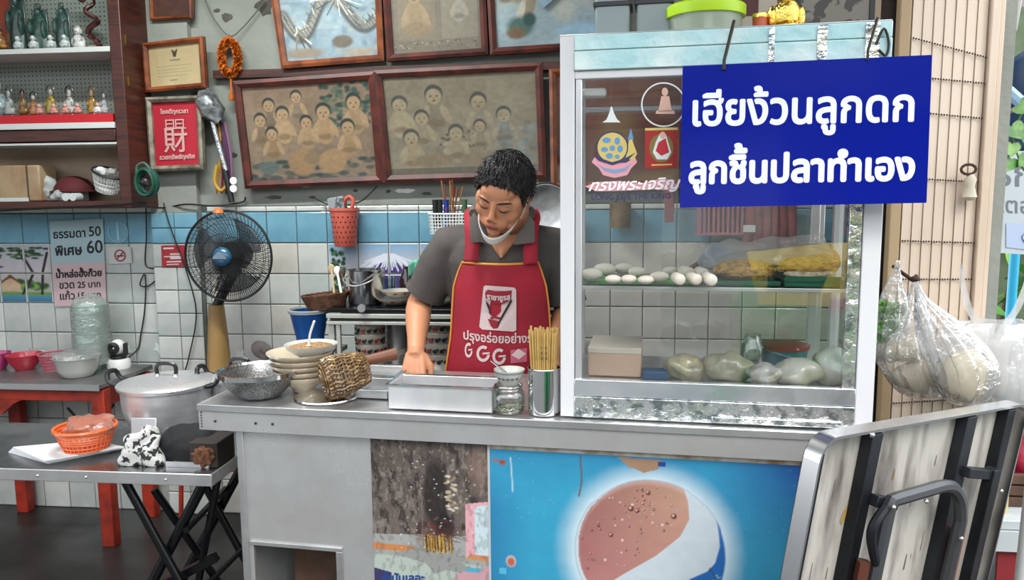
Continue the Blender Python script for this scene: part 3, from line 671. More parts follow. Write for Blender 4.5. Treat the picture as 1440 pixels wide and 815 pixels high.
def pic_beige_group():
    p = Paint(190, 130, '#8d8371'); p.vgrad(0, '#857a66', 1, '#8f8675').noise(6, .2, 4)
    for i in range(40): p.ell(.35+.3*random.random(), .55+.3*random.random(), .012, .018, random.choice(['#5b5648', '#a39a86']), .5)
    for x, y, s, b in [(.1, .28, .055, '#9c9078'), (.33, .2, .06, '#7f7664'), (.24, .42, .05, '#8f8470'), (.62, .28, .055, '#8a8272'), (.78, .42, .05, '#7c7a70'), (.16, .62, .055, '#97896f'), (.46, .58, .05, '#958871'), (.62, .52, .04, '#8a806e')]: child(p, x, y, s, '#9d8f76', '#4d4c46', b)
    p.ell(.3, .86, .16, .08, '#86785f', .3).ell(.6, .85, .14, .07, '#8a7d66', .3).rect(.0, .93, 1, 1, '#6d6656')
    for i in range(60): p.ell(.75+.25*random.random(), .5+.5*random.random(), .03, .03, random.choice(['#7c8a8c', '#8f9894', '#6a6f6a']), .5, 0, .6)
    return p.noise(36, .2, 6).a
def pic_baby():
    p = Paint(130, 90, '#7d7466'); p.noise(6, .15, 7); p.rect(.08, .0, .5, .82, '#857a68').rect(.56, 0, .96, .82, '#8c8576')
    child(p, .27, .2, .095, '#a08c70', '#37352f', '#998468'); child(p, .76, .25, .06, '#a39a88', '#4b4a44', '#9a948a'); p.ell(.3, .68, .18, .1, '#8f7c62', .3)
    for i in range(60): p.ell(random.random(), .84+.1*random.random(), .014, .012, random.choice(['#5b5444', '#a59d88', '#6a6f5a']), .5)
    return p.noise(30, .15, 8).a
def pic_dragon():
    p = Paint(150, 115, '#8797a0'); p.vgrad(0, '#6a8799', .6, '#93a0a3').noise(5, .4, 9)
    for i in range(60): p.ell(random.random(), random.random(), .08, .05, random.choice(['#a3acad', '#7d95a2', '#aaa99f', '#64808f']), .7, random.random()*3, .6)
    body = [(.02+.98*t, .42+.3*math.sin(t*9)*(1-t*.4)) for t in np.linspace(0, 1, 40)]
    p.line(body, .06, '#55595a').line([(x, y-.02) for x, y in body], .03, '#8f8d84')
    for i, (x, y) in enumerate(body): p.line([(x-.02, y-.05), (x+.03, y+.05)], .004, '#4b5050').line([(x, y-.06), (x-.03+.02*math.sin(i*3), y-.13)], .005, random.choice(['#c9c8bf', '#4c5254', '#8a8577']))
    p.ell(.62, .2, .13, .14, '#8d8a80', .3).ell(.6, .17, .05, .05, '#d1cdc0', .3).ell(.56, .15, .015, .02, '#101010', .3)
    for i in range(16): p.line([(.6, .2), (.6+.28*math.cos(i*.5), .2+.25*math.sin(i*.5))], .005, random.choice(['#3d4446', '#d6d6cf']))
    for i in range(14): p.line([(.15, .62), (.1+.2*random.random(), .55+.35*random.random())], .008, random.choice(['#4b4640', '#d0ccc0', '#7e7668']))
    p.ell(.62, .78, .13, .1, '#6c6458', .3).ell(.2, .9, .25, .08, '#8f8474', .4).ell(.8, .93, .2, .06, '#a39786', .4); return p.noise(30, .15, 10).a
def pic_elephant():
    p = Paint(140, 90, '#9fb0b6'); p.vgrad(0, '#b5b3a8', .6, '#a3b7bd').noise(5, .2, 11)
    p.ell(.2, .12, .16, .3, '#9c917c', .2).ell(.3, .4, .06, .35, '#978a74', .2, .2).ell(.1, .2, .1, .2, '#857a68', .2).ell(.22, .55, .035, .25, '#c9c3b2', .3, .3)
    p.ell(.22, .72, .14, .18, '#4b6f66', .4).ell(.18, .8, .1, .1, '#7b6248', .4).ell(.3, .62, .07, .12, '#31504c', .4)
    p.ell(.75, .8, .3, .15, '#9fc0d3', .6).ell(.6, .5, .15, .25, '#b9bdb4', .6).ell(.85, .35, .2, .2, '#b4b8b6', .5); return p.noise(30, .15, 12).a
frame([(378, -32), (536, -38), (541, 86), (397, 97)], .03, ORWOOD, pic_dragon(), 'framed blue and white dragon picture above the marigold garland')
frame([(537, -38), (682, -44), (687, 77), (545, 87)], .03, FRWOOD, pic_baby(), 'framed sepia picture of a baby at a window, upper row centre')
t = frame([(683, -44), (872, -50), (868, 66), (690, 78)], .03, FRWOOD, pic_elephant(), 'framed picture of a pale elephant, upper row right')
bd = T(768, 0, WY-.075)
part('rosette_card', MB().box((bd.x, bd.y, bd.z+.03), (.085, .002, .1), rot=Ry(.9)), mat('grey_blue_card', '#7e96a8', .6), t, world=True)
frame([(328, 114), (528, 100), (541, 257), (346, 265)], .034, FRWOOD, pic_sepia_group(), 'framed sepia picture of a group of children, lower row left', lean=.05)
frame([(526, 99), (763, 87), (769, 250), (541, 257)], .034, FRWOOD, pic_beige_group(), 'framed beige picture of children playing, lower row behind the cook', lean=.05)
def pic_brown():
    p = Paint(60, 60, '#6f4638'); p.vgrad(0, '#7a4b3a', 1, '#6a4238').noise(4, .3, 13); p.ell(.05, .9, .12, .1, '#a99a8c', .5).ell(.5, .5, .2, .3, '#8a6b4a', .6); return p.a
frame([(772, 97), (968, 86), (968, 262), (775, 266)], .03, ORWOOD, pic_brown(), 'framed reddish brown picture partly behind the glass case', lean=.03)
def pic_cert():
    p = Paint(90, 70, '#c0ab82'); p.vgrad(0, '#b8a47c', 1, '#c9b68c').noise(5, .1, 14)
    for r in range(4): p.rect(.15, .5+r*.08, .82-.1*(r % 2), .515+r*.08, '#8f7f62', .7)
    p.rect(.4, .36, .6, .38, '#7c6c50').rect(.38, .85, .52, .87, '#8f7f62'); p.ell(.5, .2, .035, .06, '#3a3024', .3).poly([(.44, .12), (.47, .12), (.5, .26), (.53, .12), (.56, .12), (.52, .3), (.48, .3)], '#3a3024'); return p.a
frame([(201, 61), (286, 51), (291, 123), (206, 130)], .022, ORWOOD, pic_cert()*1.0, 'brown framed yellowed certificate with an emblem above the red sign', 'certificate_frame', cat='certificate', Y=WY-.08)
def red_extra(t, q, nr, asp):
    mb = MB(); text_on(mb, '\u0e42\u0e0a\u0e04\u0e14\u0e35\u0e17\u0e38\u0e01\u0e40\u0e27\u0e25\u0e32', q, .18, .8, .82, asp, .008, .0005, nr)
    text_on(mb, '\u0e23\u0e27\u0e22\u0e17\u0e23\u0e31\u0e1e\u0e22\u0e4c\u0e17\u0e38\u0e01\u0e17\u0e34\u0e28', q, .1, .9, .1, asp, .008, .0005, nr)
    text_on(mb, '\u66f0', q, .28, .47, .585, asp, .02, .0005, nr); text_on(mb, '\u66f0', q, .5, .69, .585, asp, .02, .0005, nr); text_on(mb, '\u8ca1', q, .22, .75, .245, asp, .012, .0005, nr)
    def bar(u0, v0, u1, v1): mb.quad(q(u0, v0)+nr*.0005, q(u1, v0)+nr*.0005, q(u1, v1)+nr*.0005, q(u0, v1)+nr*.0005)
    bar(.24, .575, .74, .595)
    part('silver_characters', mb, mat('silver_pink_ink', '#c79a94', .4), t, world=True)
def pic_red():
    p = Paint(40, 50, '#9c1428'); p.noise(4, .12, 3); return p.a
frame([(206, 137), (283, 134), (288, 238), (213, 241)], .024, mat('silver_gilt_frame', '#a8a090', .35, .5, var='#6e675a', vscale=20), pic_red(), 'red new year sign with silver characters in a silver frame', 'framed_sign', cat='sign', Y=WY-.08, extra=red_extra, glass=False)
def pic_dark():
    p = Paint(50, 40, '#43261c'); p.noise(8, .5, 2); return p.a
frame([(211, -30), (270, -32), (271, 26), (213, 29)], .014, ORWOOD, pic_dark(), 'small dark brown framed picture cut by the top edge', glass=False)
# ================================================================ hanging things
def wire(pts, r, m, name='cable', lb='', cat='cable', k=6, grp=None): return solo(name, MB().tube(smoothpts(pts, k), r, 6), m, lb, cat, grp)
# marigold garland
gc = T(323, 81, WY-.05); gar = thing('marigold_garland', 'orange marigold garland hanging on the cement wall', 'garland', gc)
sg = WY/1080
OR1, OR2 = mat('orange_marigold', '#c9700f', .8, var='#a84c07', vscale=60), mat('deep_orange_marigold', '#b25a0b', .8)
for i in range(22):
    a = 2*PI*i/22; c = Vector((15*sg*.8*math.cos(a), 0, 26*sg*math.sin(a)*.86)); b = MB()
    for k in range(40):
        d = Vector((random.gauss(0, 1), random.gauss(0, 1), random.gauss(0, 1))).normalized(); e = d.orthogonal().normalized()*.009; f_ = d.cross(e)
        b.add([c+d*.008-e, c+d*.008+e, c+d*.021+e*.8+f_*.5, c+d*.021-e*.8+f_*.5], [(0, 1, 2, 3)])
    b.ell(c, .012, 8, 6); part('marigold', b, OR1 if i % 3 else OR2, gar, smooth=False)
part('tassel', MB().lathe([(0, 0), (.004, 0), (.005, -.05), (.014, -.08), (.012, -.095), (0, -.096)], (0, 0, -26*sg-.01), 10), OR2, gar)
wire([T(286, -6, WY-.03), T(300, 25, WY-.03), T(322, 50, WY-.04), T(340, 40, WY-.03), T(374, 0, WY-.02)], .003, mat('grey_string', '#5b5a54', .8), 'hanging_string', 'grey string looped over two nails holding the garland', 'string')
# duster-like thing wrapped in plastic with a silver handle
hg = thing('wrapped_duster', 'plastic wrapped feather duster with silver handle and purple tassels hanging on the wall', 'duster', T(300, 290, WY-.06))
pl = lambda x, y, Y=WY-.075: T(x, y, Y)
b = MB().tube([pl(286, 128), pl(290, 140), pl(300, 158), pl(309, 170)], [.03, .055, .055, .02], 16); b.v = [tuple(Vector(v)*1+Vector((0, 0, 0))+.012*Vector((noise.noise(Vector(v)*40), noise.noise(Vector(v)*40+Vector((9, 0, 0))), noise.noise(Vector(v)*40+Vector((0, 9, 0)))))) for v in b.v]
part('wrapped_head', b, mat('dark_head_in_plastic', '#4c4f52', .15, .3, var='#8d9093', vscale=30, bump=.8, bscale=40, coat=1), hg, world=True)
part('silver_handle', MB().tube([pl(298, 168), pl(308, 205), pl(318, 240)], .012, 10), mat('silver_wrap', '#b9bcc0', .2, .8, bump=.5, bscale=50), hg, world=True)
part('black_grip', MB().tube([pl(316, 238), pl(326, 284)], .014, 10), BLACKP, hg, world=True)
tm = [mat('purple_ribbon', '#4c2a48', .6), mat('mauve_ribbon', '#7b5570', .6), mat('yellow_ribbon', '#b58a2c', .6), mat('red_ribbon', '#7a2026', .6)]
for i, (x0_, x1_) in enumerate([(312, 322), (316, 326), (308, 304), (305, 312), (310, 318)]):
    part('ribbon', MB().tube(smoothpts([pl(x0_, 172, WY-.05), pl((x0_+x1_)/2+4, 220, WY-.05), pl(x1_, 272, WY-.05)], 4), .006, 6, flat=(1, 0, 0)), tm[i % 4], hg, world=True)
part('yellow_loop', MB().tube(smoothpts([pl(305, 232), pl(302, 255), pl(310, 268), pl(318, 262)], 4), .008, 8), tm[2], hg, world=True)
for k in range(2):
    c = T(328, 254+k*11, WY-.09); part('white_disc', MB().tube([c, c+Vector((0, .004, 0))], .017, 18), WHITEP, hg, world=True)
# coil of green hose on the cabinet post
c = T(206, 256, YC0-.03); hs = thing('green_hose_coil', 'dark green coiled hose with black fitting hung beside the cabinet', 'hose', c)
GH = mat('green_rubber', '#13493a', .45)
for k in range(5):
    r = .046+.003*(k % 3); part('coil', MB().tube([(r*math.cos(2*PI*i/28)*.8, -.012*k+.03, r*1.15*math.sin(2*PI*i/28)) for i in range(28)], .0075, 8, closed=True), GH, hs)
part('fitting', MB().ell((.012, -.035, .0), (.022, .015, .02), 12, 8).cyl((-.01, -.035, 0), (.04, -.04, -.012), .008, 10), BLACKP, hs)
part('handle_loop', MB().tube(smoothpts([(-.03, -.02, .04), (-.025, -.02, .07), (.005, -.02, .082), (.028, -.02, .06), (.03, -.02, .03)], 4), .006, 8), mat('grey_green_rubber', '#3c5a52', .5), hs)
BC = mat('black_cable', '#0d0d0e', .5)
wire([T(200, 290, YC0-.012), T(230, 292, WY-.04), T(262, 287, WY-.055), T(300, 289, WY-.055), T(340, 284, WY-.02), T(345, 277, WY-.02)], .004, BC, lb='dark cable running along the top of the tiles', k=6)
wire([T(-20, 297, YC0-.012), T(60, 293, YC0-.012), T(130, 290, YC0-.012), T(206, 285, YC0-.012)], .005, BC, lb='dark cable strung along the bottom of the display cabinet')
wire([T(205, 286, WY-.03), T(206, 330, WY-.02), T(205, 372, WY-.02), T(220, 378, WY-.02), T(224, 388, WY-.02), T(208, 402, WY-.02), T(197, 400, WY-.02), T(203, 385, WY-.02), T(205, 402, WY-.02), T(203, 440, WY-.02), T(198, 470, WY-.02), T(194, 490, WY-.02), T(180, 503, WY-.05)], .0032, BC, lb='thin black cable with a loop hanging over the tiles to the small camera', k=8)
wire([T(230, 285, WY-.05), T(240, 320, WY-.06), T(262, 380, WY-.06), T(276, 440, WY-.06), T(266, 500, WY-.06), T(259, 524, WY-.06)], .0032, BC, lb='thin black cable hanging behind the fan')
# price notice
NK = mat('black_ink', '#16181c', .7)
def sheet(name, lb, cat, corners, Y, cols, split=None, th=.0015, par=None):
    P = [T(*c, Y) for c in corners]; q = quadmap(*P); n = Vector((0, -1, 0)); cen = sum(P, Vector())/4
    t = thing(name, lb, cat, (cen.x, Y, P[2].z))
    v = 1
    for i, (v1, m, nm) in enumerate(cols):
        a, b, c, d = q(0, v), q(1, v), q(1, v1), q(0, v1); v = v1
        part(nm, MB().add([a, b, c, d]+[p+n*th for p in (a, b, c, d)], [(3, 2, 1, 0)[::-1], (4, 7, 6, 5), (0, 1, 5, 4), (1, 2, 6, 5), (2, 3, 7, 6), (3, 0, 4, 7)]), m, t, world=True, smooth=False)
    w = (P[1]-P[0]).length; h = (P[0]-P[3]).length; return t, q, n*1, h/w, th
t, q, n, asp, th = sheet('price_notice', 'price notice with pale blue top and pink bottom half on the tiles', 'notice', [(70, 311), (145, 307), (150, 428), (77, 431)], WY-.016, [(.5, mat('pale_blue_paper', '#9db4ba', .7), 'blue_sheet'), (0, mat('pink_paper', '#c0a6a8', .7), 'pink_sheet')])
mb = MB()
for s, u0, u1, v in [('\u0e18\u0e23\u0e23\u0e21\u0e14\u0e32', .06, .66, .80), ('50', .73, .95, .805), ('\u0e1e\u0e34\u0e40\u0e28\u0e29', .08, .58, .60), ('60', .68, .97, .61), ('\u0e19\u0e49\u0e33\u0e2b\u0e25\u0e48\u0e2d\u0e2e\u0e31\u0e49\u0e07\u0e01\u0e4a\u0e27\u0e22', .07, .93, .34), ('\u0e02\u0e27\u0e14', .12, .4, .21), ('25 \u0e1a\u0e32\u0e17', .47, .9, .21), ('\u0e41\u0e01\u0e49\u0e27', .12, .4, .08), ('15 \u0e1a\u0e32\u0e17', .47, .9, .08)]:
    text_on(mb, s, q, u0, u1, v, asp, .018 if len(s) < 6 else .009, th+.0004, n)
part('lettering', mb, NK, t, world=True, smooth=False)
# no smoking sticker
t, q, n, asp, th = sheet('no_smoking_sticker', 'white no smoking sticker with a red crossed circle', 'sticker', [(153, 348), (184, 347), (186, 370), (154, 371)], WY-.016, [(0, mat('white_sticker', '#b9bab8', .5), 'sheet')])
rd = mat('sign_red', '#a0202a', .5); c = q(.5, .5)
part('red_ring', MB().tube([c+n*.0025+Vector((.026*math.cos(a), 0, .026*math.sin(a))) for a in [2*PI*i/28 for i in range(28)]], .0032, 6, closed=True).tube([c+n*.0035+Vector((-.018, 0, -.018)), c+n*.0035+Vector((.018, 0, .018))], .0025, 6), rd, t, world=True)
part('cigarette', MB().box(c+n*.002+Vector((0, 0, -.002)), (.036, .002, .006)).tube([c+n*.002+Vector((.014, 0, .004)), c+n*.002+Vector((.01, 0, .012))], .0015, 5), NK, t, world=True)
# red sticker on the pillar with white print
t, q, n, asp, th = sheet('red_sticker', 'red sticker with white lines of print beside the fan', 'sticker', [(227, 345), (262, 344), (262, 374), (228, 375)], yp-.014, [(0, rd, 'sheet')])
mb = MB(); nn = n*(th+.0005)
for u0, u1, v0, v1 in [(.08, .5, .82, .9), (.35, .75, .55, .62), (.1, .35, .45, .5), (.35, .8, .35, .5), (.2, .8, .2, .26), (.2, .7, .08, .13)]: mb.quad(*[q(u, v)+nn for u, v in ((u0, v0), (u1, v0), (u1, v1), (u0, v1))])
part('white_print', mb, mat('print_white', '#c9c0c0', .6), t, world=True)
# faded circular emblem and peeled star marks on tiles
c = T(166, 326, WY-.012); et = thing('faded_emblem', 'faded white circular emblem sticker on a blue tile', 'sticker', c)
fe = mat('faded_sticker_white', '#93b6c6', .5)
part('ring', MB().tube([(.05*math.cos(a), -.001, .05*math.sin(a)) for a in [2*PI*i/28 for i in range(28)]], .0025, 5, closed=True), fe, et); part('stem', MB().bb((-.006, -.002, -.04), (.006, -.0005, .045)), fe, et)
for i, (x, y, lb) in enumerate([(178, 492, 'peeled star shaped sticker mark right of the small camera'), (224, 489, 'peeled star shaped sticker mark near the black pot handle'), (338, 500, 'peeled star shaped sticker mark right of the fan column')]):
    c = T(x, y, WY-.012); pts = [((.034 if k % 2 else .017)*math.cos(PI*k/5+.3), (.034 if k % 2 else .017)*math.sin(PI*k/5+.3)) for k in range(10)]
    solo('star_sticker', MB().prism(pts, .0012, Matrix(((1, 0, 0, c.x), (0, 0, -1, c.y), (0, 1, 0, c.z), (0, 0, 0, 1)))), mat('pale_residue', '#d0d4d4', .6), lb, 'sticker', 'peeled star stickers on the tiles', loc=c)
c = T(368, 492, WY-.018); oy = solo('tile_shell', MB().ell((0, 0, 0), (.055, .012, .042), 20, 8, rot=Ry(.5)).ell((.018, -.012, .0), (.018, .01, .016), 12, 6), mat('grey_shell', '#8f8983', .5, var='#77716c', vscale=30), 'grey oval shell stuck on a tile below the fan', 'shell', loc=(0, 0, 0)); oy.location = c
# red perforated pot with newspaper, hung on the wall
c = T(484, 300, WY-.075); s = c.y/1080
pt = thing('hanging_red_pot', 'coral red perforated plastic pot hanging on the blue tiles', 'pot', T(486, 346, WY-.075)); ht = 55*s
RP = mat('coral_plastic', '#c65c4c', .4)
prof = [(0, 0), (15*s, 0), (16*s, .004), (20*s, ht*.92), (21.5*s, ht*.93), (21.5*s, ht), (19.5*s, ht), (14.5*s, .006), (0, .006)]
part('body', MB().lathe(prof, n=28), RP, pt)
hb = MB()
for j in range(6):
    for i in range(7):
        a = -PI/2+(i-3)*.36+(j % 2)*.18; r = (15.6+4.2*j/7)*s+.0008; hb.ell((r*math.cos(a), r*math.sin(a), ht*(.12+.13*j)), (.004, .004, .005), 6, 4)
part('holes', hb, mat('hole_dark_red', '#3d100f', .8), pt)['kind'] = 'stuff'
part('hook_loop', MB().tube(smoothpts([(.0, 0, ht), (.015, -.02, ht+.04), (.035, -.02, ht+.05), (.05, -.02, ht+.03), (.04, -.02, ht)], 4), .009, 8), RP, pt)
NP = mat('crumpled_newspaper', '#8c8f92', .8, var='#4c5054', vscale=50, vlo=.5, vhi=.6)
bq = MB().box((-.03, 0, ht+.01), (.075, .05, .08), rot=Ry(-.15)); o = part('folded_newspaper', bq, NP, None, bevel=.006); o.location = pt.location; tag(o, 'folded newspaper stuffed in the coral red pot', 'newspaper')
wire([T(440, 277, WY-.02), T(468, 289, WY-.04), T(505, 284, WY-.06), T(530, 262, WY-.02)], .003, BC, 'hanging_wire', 'dark wire holding the coral red pot', 'wire')
# white basket with chopsticks and kitchen tools
c = T(632, 328, WY-.1); s = c.y/1080; hb_ = 28*s
wb = thing('white_wall_basket', 'white plastic mesh basket with utensils on the wall behind the cook', 'basket', c)
mb = MB(); W_, D_ = 26*s, .05
for zz in range(7): mb.tube([(x*W_*(.92+.08*zz/6), y*D_, hb_*zz/6) for x, y in ((-1, -1), (1, -1), (1, 1), (-1, 1))], .0022 if zz < 6 else .005, 5, closed=True)
for i in range(13): x = -W_+2*W_*i/12; mb.tube([(x*.92, -D_, 0), (x, -D_, hb_)], .0022, 5); mb.tube([(x*.92, D_, 0), (x, D_, hb_)], .0022, 5)
for i in range(4): y = -D_+2*D_*i/3; mb.tube([(-W_*.92, y, 0), (-W_, y, hb_)], .0022, 5); mb.tube([(W_*.92, y, 0), (W_, y, hb_)], .0022, 5)
part('mesh_sides', mb, WHITEP, wb); part('bottom', MB().bb((-W_*.92, -D_, -.002), (W_*.92, D_, .001)), WHITEP, wb)
stk = mat('old_bamboo', '#8a6234', .6); 
for i in range(9):
    x = random.uniform(-.01, .05); a = random.uniform(-.25, .25); p0 = c+Vector((x*.6, random.uniform(-.02, .02), .01)); p1 = p0+Vector((math.sin(a)*.2, random.uniform(-.02, .02), .2+random.uniform(-.02, .03)))
    solo('chopstick', MB().tube([p0, p1], [.0025, .0038], 6), [stk, mat('red_chopstick', '#7a2e1e', .5)][i % 2], 'thin stick standing among others in the white wall basket', 'chopstick', 'sticks in the white wall basket')
for i, (x, m, lb) in enumerate([(-.062, BLACKP, 'black handled tool at the left of the white wall basket'), (-.04, BLACKP, 'second black handled tool in the white wall basket'), (-.012, mat('blue_plastic', '#1d2f80', .4), 'blue handled tool in the white wall basket'), (.07, mat('green_handle', '#3c5b3a', .5), 'green handled tool in the white wall basket')]):
    p0 = c+Vector((x, 0, .02)); p1 = p0+Vector((0, 0, .13)); solo('utensil', MB().tube([p0, p0+Vector((0, 0, .08)), p1], [.006, .012, .013], 10), m, lb, 'utensil')
# wok lid on the wall behind the cook's shoulder
c = T(768, 296, WY-.12); hl = thing('hanging_steel_basin', 'round dull steel basin hanging on the wall behind the cook', 'basin', c)
part('bowl', MB().lathe([(0, .0), (.06, .004), (.1, .016), (.112, .03), (.118, .03), (.12, .022), (.1, .0), (.0, -.006)], n=40, rot=Rx(PI/2)), mat('dull_aluminium', (.45, .45, .46), .45, .9, var=(.6, .6, .6), vscale=30), hl)
part('rim', MB().tube([(.119*math.cos(a), -.028, .119*math.sin(a)) for a in [2*PI*i/40 for i in range(40)]], .0045, 6, closed=True), POLISH, hl)
wire([T(755, 262, WY-.03), T(757, 240, WY-.03), T(755, 205, WY-.03), T(758, 185, WY-.03)], .004, mat('cream_string', '#b9ad84', .7), 'dangling_string', 'cream and black string hanging at the right edge of the beige picture', 'string')
# ================================================================ fan on a red stool
def ngon_leg(mb, a, b, w, d=None): return mb.tube([a, b], w, 4, flat=(1, 1, 0))
REDP = mat('orange_red_paint', '#a02c17', .45, var='#7a2012', vscale=14, rvar=.2)
f0 = TZ(261, 744, 0); sx_, sy_ = f0.x, f0.y-.04
stl = thing('red_stool', 'tall red metal stool behind the steel folding table carrying the fan', 'stool', (sx_+.17, sy_+.12, 0)); zs = .70
for x in (0, .32):
    for y in (0, .22): part('leg', MB().tube([(sx_+x, sy_+y, 0), (lerp(sx_+.16, sx_+x, .8), lerp(sy_+.12, sy_+y, .8), zs-.02)], .011, 8), REDP, stl, world=True)
part('rung', MB().tube([(sx_+.03, sy_+.03, .3), (sx_+.3, sy_+.03, .3)], .007, 6).tube([(sx_+.03, sy_+.19, .3), (sx_+.3, sy_+.19, .3)], .007, 6), REDP, stl, world=True)
part('seat', MB().bb((sx_, sy_-.01, zs-.02), (sx_+.32, sy_+.23, zs)), REDP, stl, world=True, bevel=.006)
FY = 3.16; fc = T(314, 361, FY); R_ = 67.5*FY/1080
fan = thing('pedestal_fan', 'black caged electric fan with tan column and blue hub standing by the tiled pillar', 'fan', (fc.x+.01, FY+.13, zs))
FB = mat('fan_black_plastic', '#0c0d0f', .4); TANP = mat('tan_plastic', '#9c7c4c', .35, var='#8a6c40', vscale=5)
part('base', MB().lathe([(0, 0), (.115, 0), (.118, .012), (.1, .03), (.05, .045), (0, .045)], (T(309, 530, FY+.13).x, FY+.13, zs), 28), TANP, fan, world=True)
bz = T(310, 523, FY).z; tz = T(302, 428, FY).z
FT = T(304, 428, FY+.13); FBm = T(309, 530, FY+.13); FBx = FBm.x
part('column', MB().tube([(FBx+.004, FY+.13, zs+.04), FBm, T(307, 480, FY+.13), FT], [.072, .055, .046, .034], 20), TANP, fan, world=True)
part('neck', MB().tube([FT-Vector((0, 0, .01)), (fc.x, FY+.14, fc.z-.04)], [.022, .022], 12), FB, fan, world=True)
part('motor', MB().lathe([(0, -.02), (.06, -.01), (.066, .05), (.05, .1), (.02, .13), (0, .13)], (fc.x, FY+.09, fc.z), 24, rot=Rx(-PI/2)), FB, fan, world=True)
tl = Rx(.0)
rear, front = MB(), MB()
def dome(k, s, a): r = R_*k; return Vector((fc.x+r*math.cos(a), FY+.045-s*(.055*(1-k**3)), fc.z+r*math.sin(a)))
for i in range(120):
    a = 2*PI*i/120
    front.tube([dome(k, 1, a+.5*(1-k)) for k in (1, .8, .6, .4, .22)], .0015, 4, cap=False)
    if i % 2 == 0: rear.tube([dome(k, -1, a-.3*(1-k)) for k in (.22, .5, .8, 1)], .0014, 4, cap=False)
for k in (.24, .5, .72, .86): front.tube([dome(k, 1.02, 2*PI*i/48) for i in range(48)], .0014, 4, closed=True)
for k in (.4, .8): rear.tube([dome(k, -1.02, 2*PI*i/48) for i in range(48)], .0014, 4, closed=True)
g = part('front_grille', front, FB, fan, world=True); part('rear_grille', rear, FB, fan, world=True)
part('rim', MB().tube([dome(1, 0, 2*PI*i/60) for i in range(60)], .0055, 8, closed=True), FB, fan, world=True)
bl = mat('smoky_blue_blade', (.03, .035, .045), .25, alpha=.55)
for k in range(3):
    a0 = 2*PI*k/3+.5; mb = MB(); mb.grid(lambda u, v: Vector((fc.x+(.04+(R_*.82-.04)*v)*math.cos(a0+(u-.5)*1.35*(.55+.45*v)+.3*v), FY+.05+(u-.5)*.05, fc.z+(.04+(R_*.82-.04)*v)*math.sin(a0+(u-.5)*1.35*(.55+.45*v)+.3*v))), 10, 8)
    part('blade', mb, bl, fan, world=True, solid=.002)
hub = part('hub_badge', MB().lathe([(0, .022), (.02, .02), (.036, .012), (.043, 0), (.043, -.012), (0, -.012)], (fc.x, FY-.014, fc.z), 32, rot=Rx(PI/2)), mat('fan_hub_blue', '#2a5674', .3, coat=.5), fan, world=True)
part('badge_plate', MB().prism([(-.032, .006), (.032, .006), (.026, -.006), (0, -.026), (-.026, -.006)], .001, Matrix(((1, 0, 0, fc.x), (0, 0, -1, FY-.036), (0, -1, 0, fc.z-.0), (0, 0, 0, 1)))), mat('badge_grey', '#8794a2', .3, .4), hub, world=True)
oc = T(307, 297, FY+.02); part('orange_clip', MB().lathe([(.0, .018), (.016, .008), (.024, -.006), (.022, -.01)], oc, 16), mat('orange_plastic', '#d0682c', .5), fan, world=True)
# ================================================================ red table with steel top against the wall
ft = TZ(146, 768, 0); TY0, TY1 = ft.y-.03, WY-.03; zt = T(136, 541, TY0).z; xr = T(139, 541, TY0).x; xl_ = -3.25
tb = thing('red_side_table', 'red wooden table with worn steel top against the tiled wall', 'table', ((xr+xl_)/2, (TY0+TY1)/2, 0))
top = part('tabletop', MB().bb((xl_, TY0, zt-.022), (xr, TY1, zt)), mat('worn_steel_top', (.33, .32, .32), .35, .8, var=(.2, .2, .2), vscale=6, rvar=.2), tb, world=True, bevel=.003)
part('edge_strip', MB().bb((xl_, TY0-.004, zt-.026), (xr+.003, TY0-.0005, zt+.001)), POLISH, top, world=True)
for i, (x, y) in enumerate(((xr-.03, TY0+.05), (xr-.03, TY1-.04), (T(30, 640, TY1-.04).x, TY1-.04), (-3.15, TY0+.05))):
    part('leg', MB().box((x, y, (zt-.03)/2), (.062, .05, zt-.03)), REDP, tb, world=True, bevel=.004)
    if i == 0: kx = x
ap = MB().bb((xl_+.05, TY0+.035, zt-.085), (xr-.06, TY0+.055, zt-.03)).bb((xr-.05, TY0+.08, zt-.12), (xr-.03, TY1-.06, zt-.03)).bb((xl_+.05, TY1-.05, zt-.09), (xr-.06, TY1-.03, zt-.03))
part('apron', ap, REDP, tb, world=True, bevel=.003)
x0b = T(20, 570, TY0+.04).x
part('bracket', MB().prism([(-3.1, 0), (x0b-.06, 0), (x0b, .05), (x0b+.05, .07), (-3.1, .07)], .02, Matrix(((1, 0, 0, 0), (0, 0, 1, TY0+.036), (0, 1, 0, zt-.15), (0, 0, 0, 1)))), REDP, tb, world=True)
part('stay', MB().tube([T(46, 560, TY1-.1), T(60, 548, TY1-.1)], .006, 6).tube([T(95, 573, TY1-.1), T(112, 592, TY1-.1)], .006, 6).tube([T(160, 568, TY1-.1), T(150, 585, TY1-.1)], .006, 6), DKSTEEL, tb, world=True)
def on(px, py, Z): return TZ(px, py, Z)
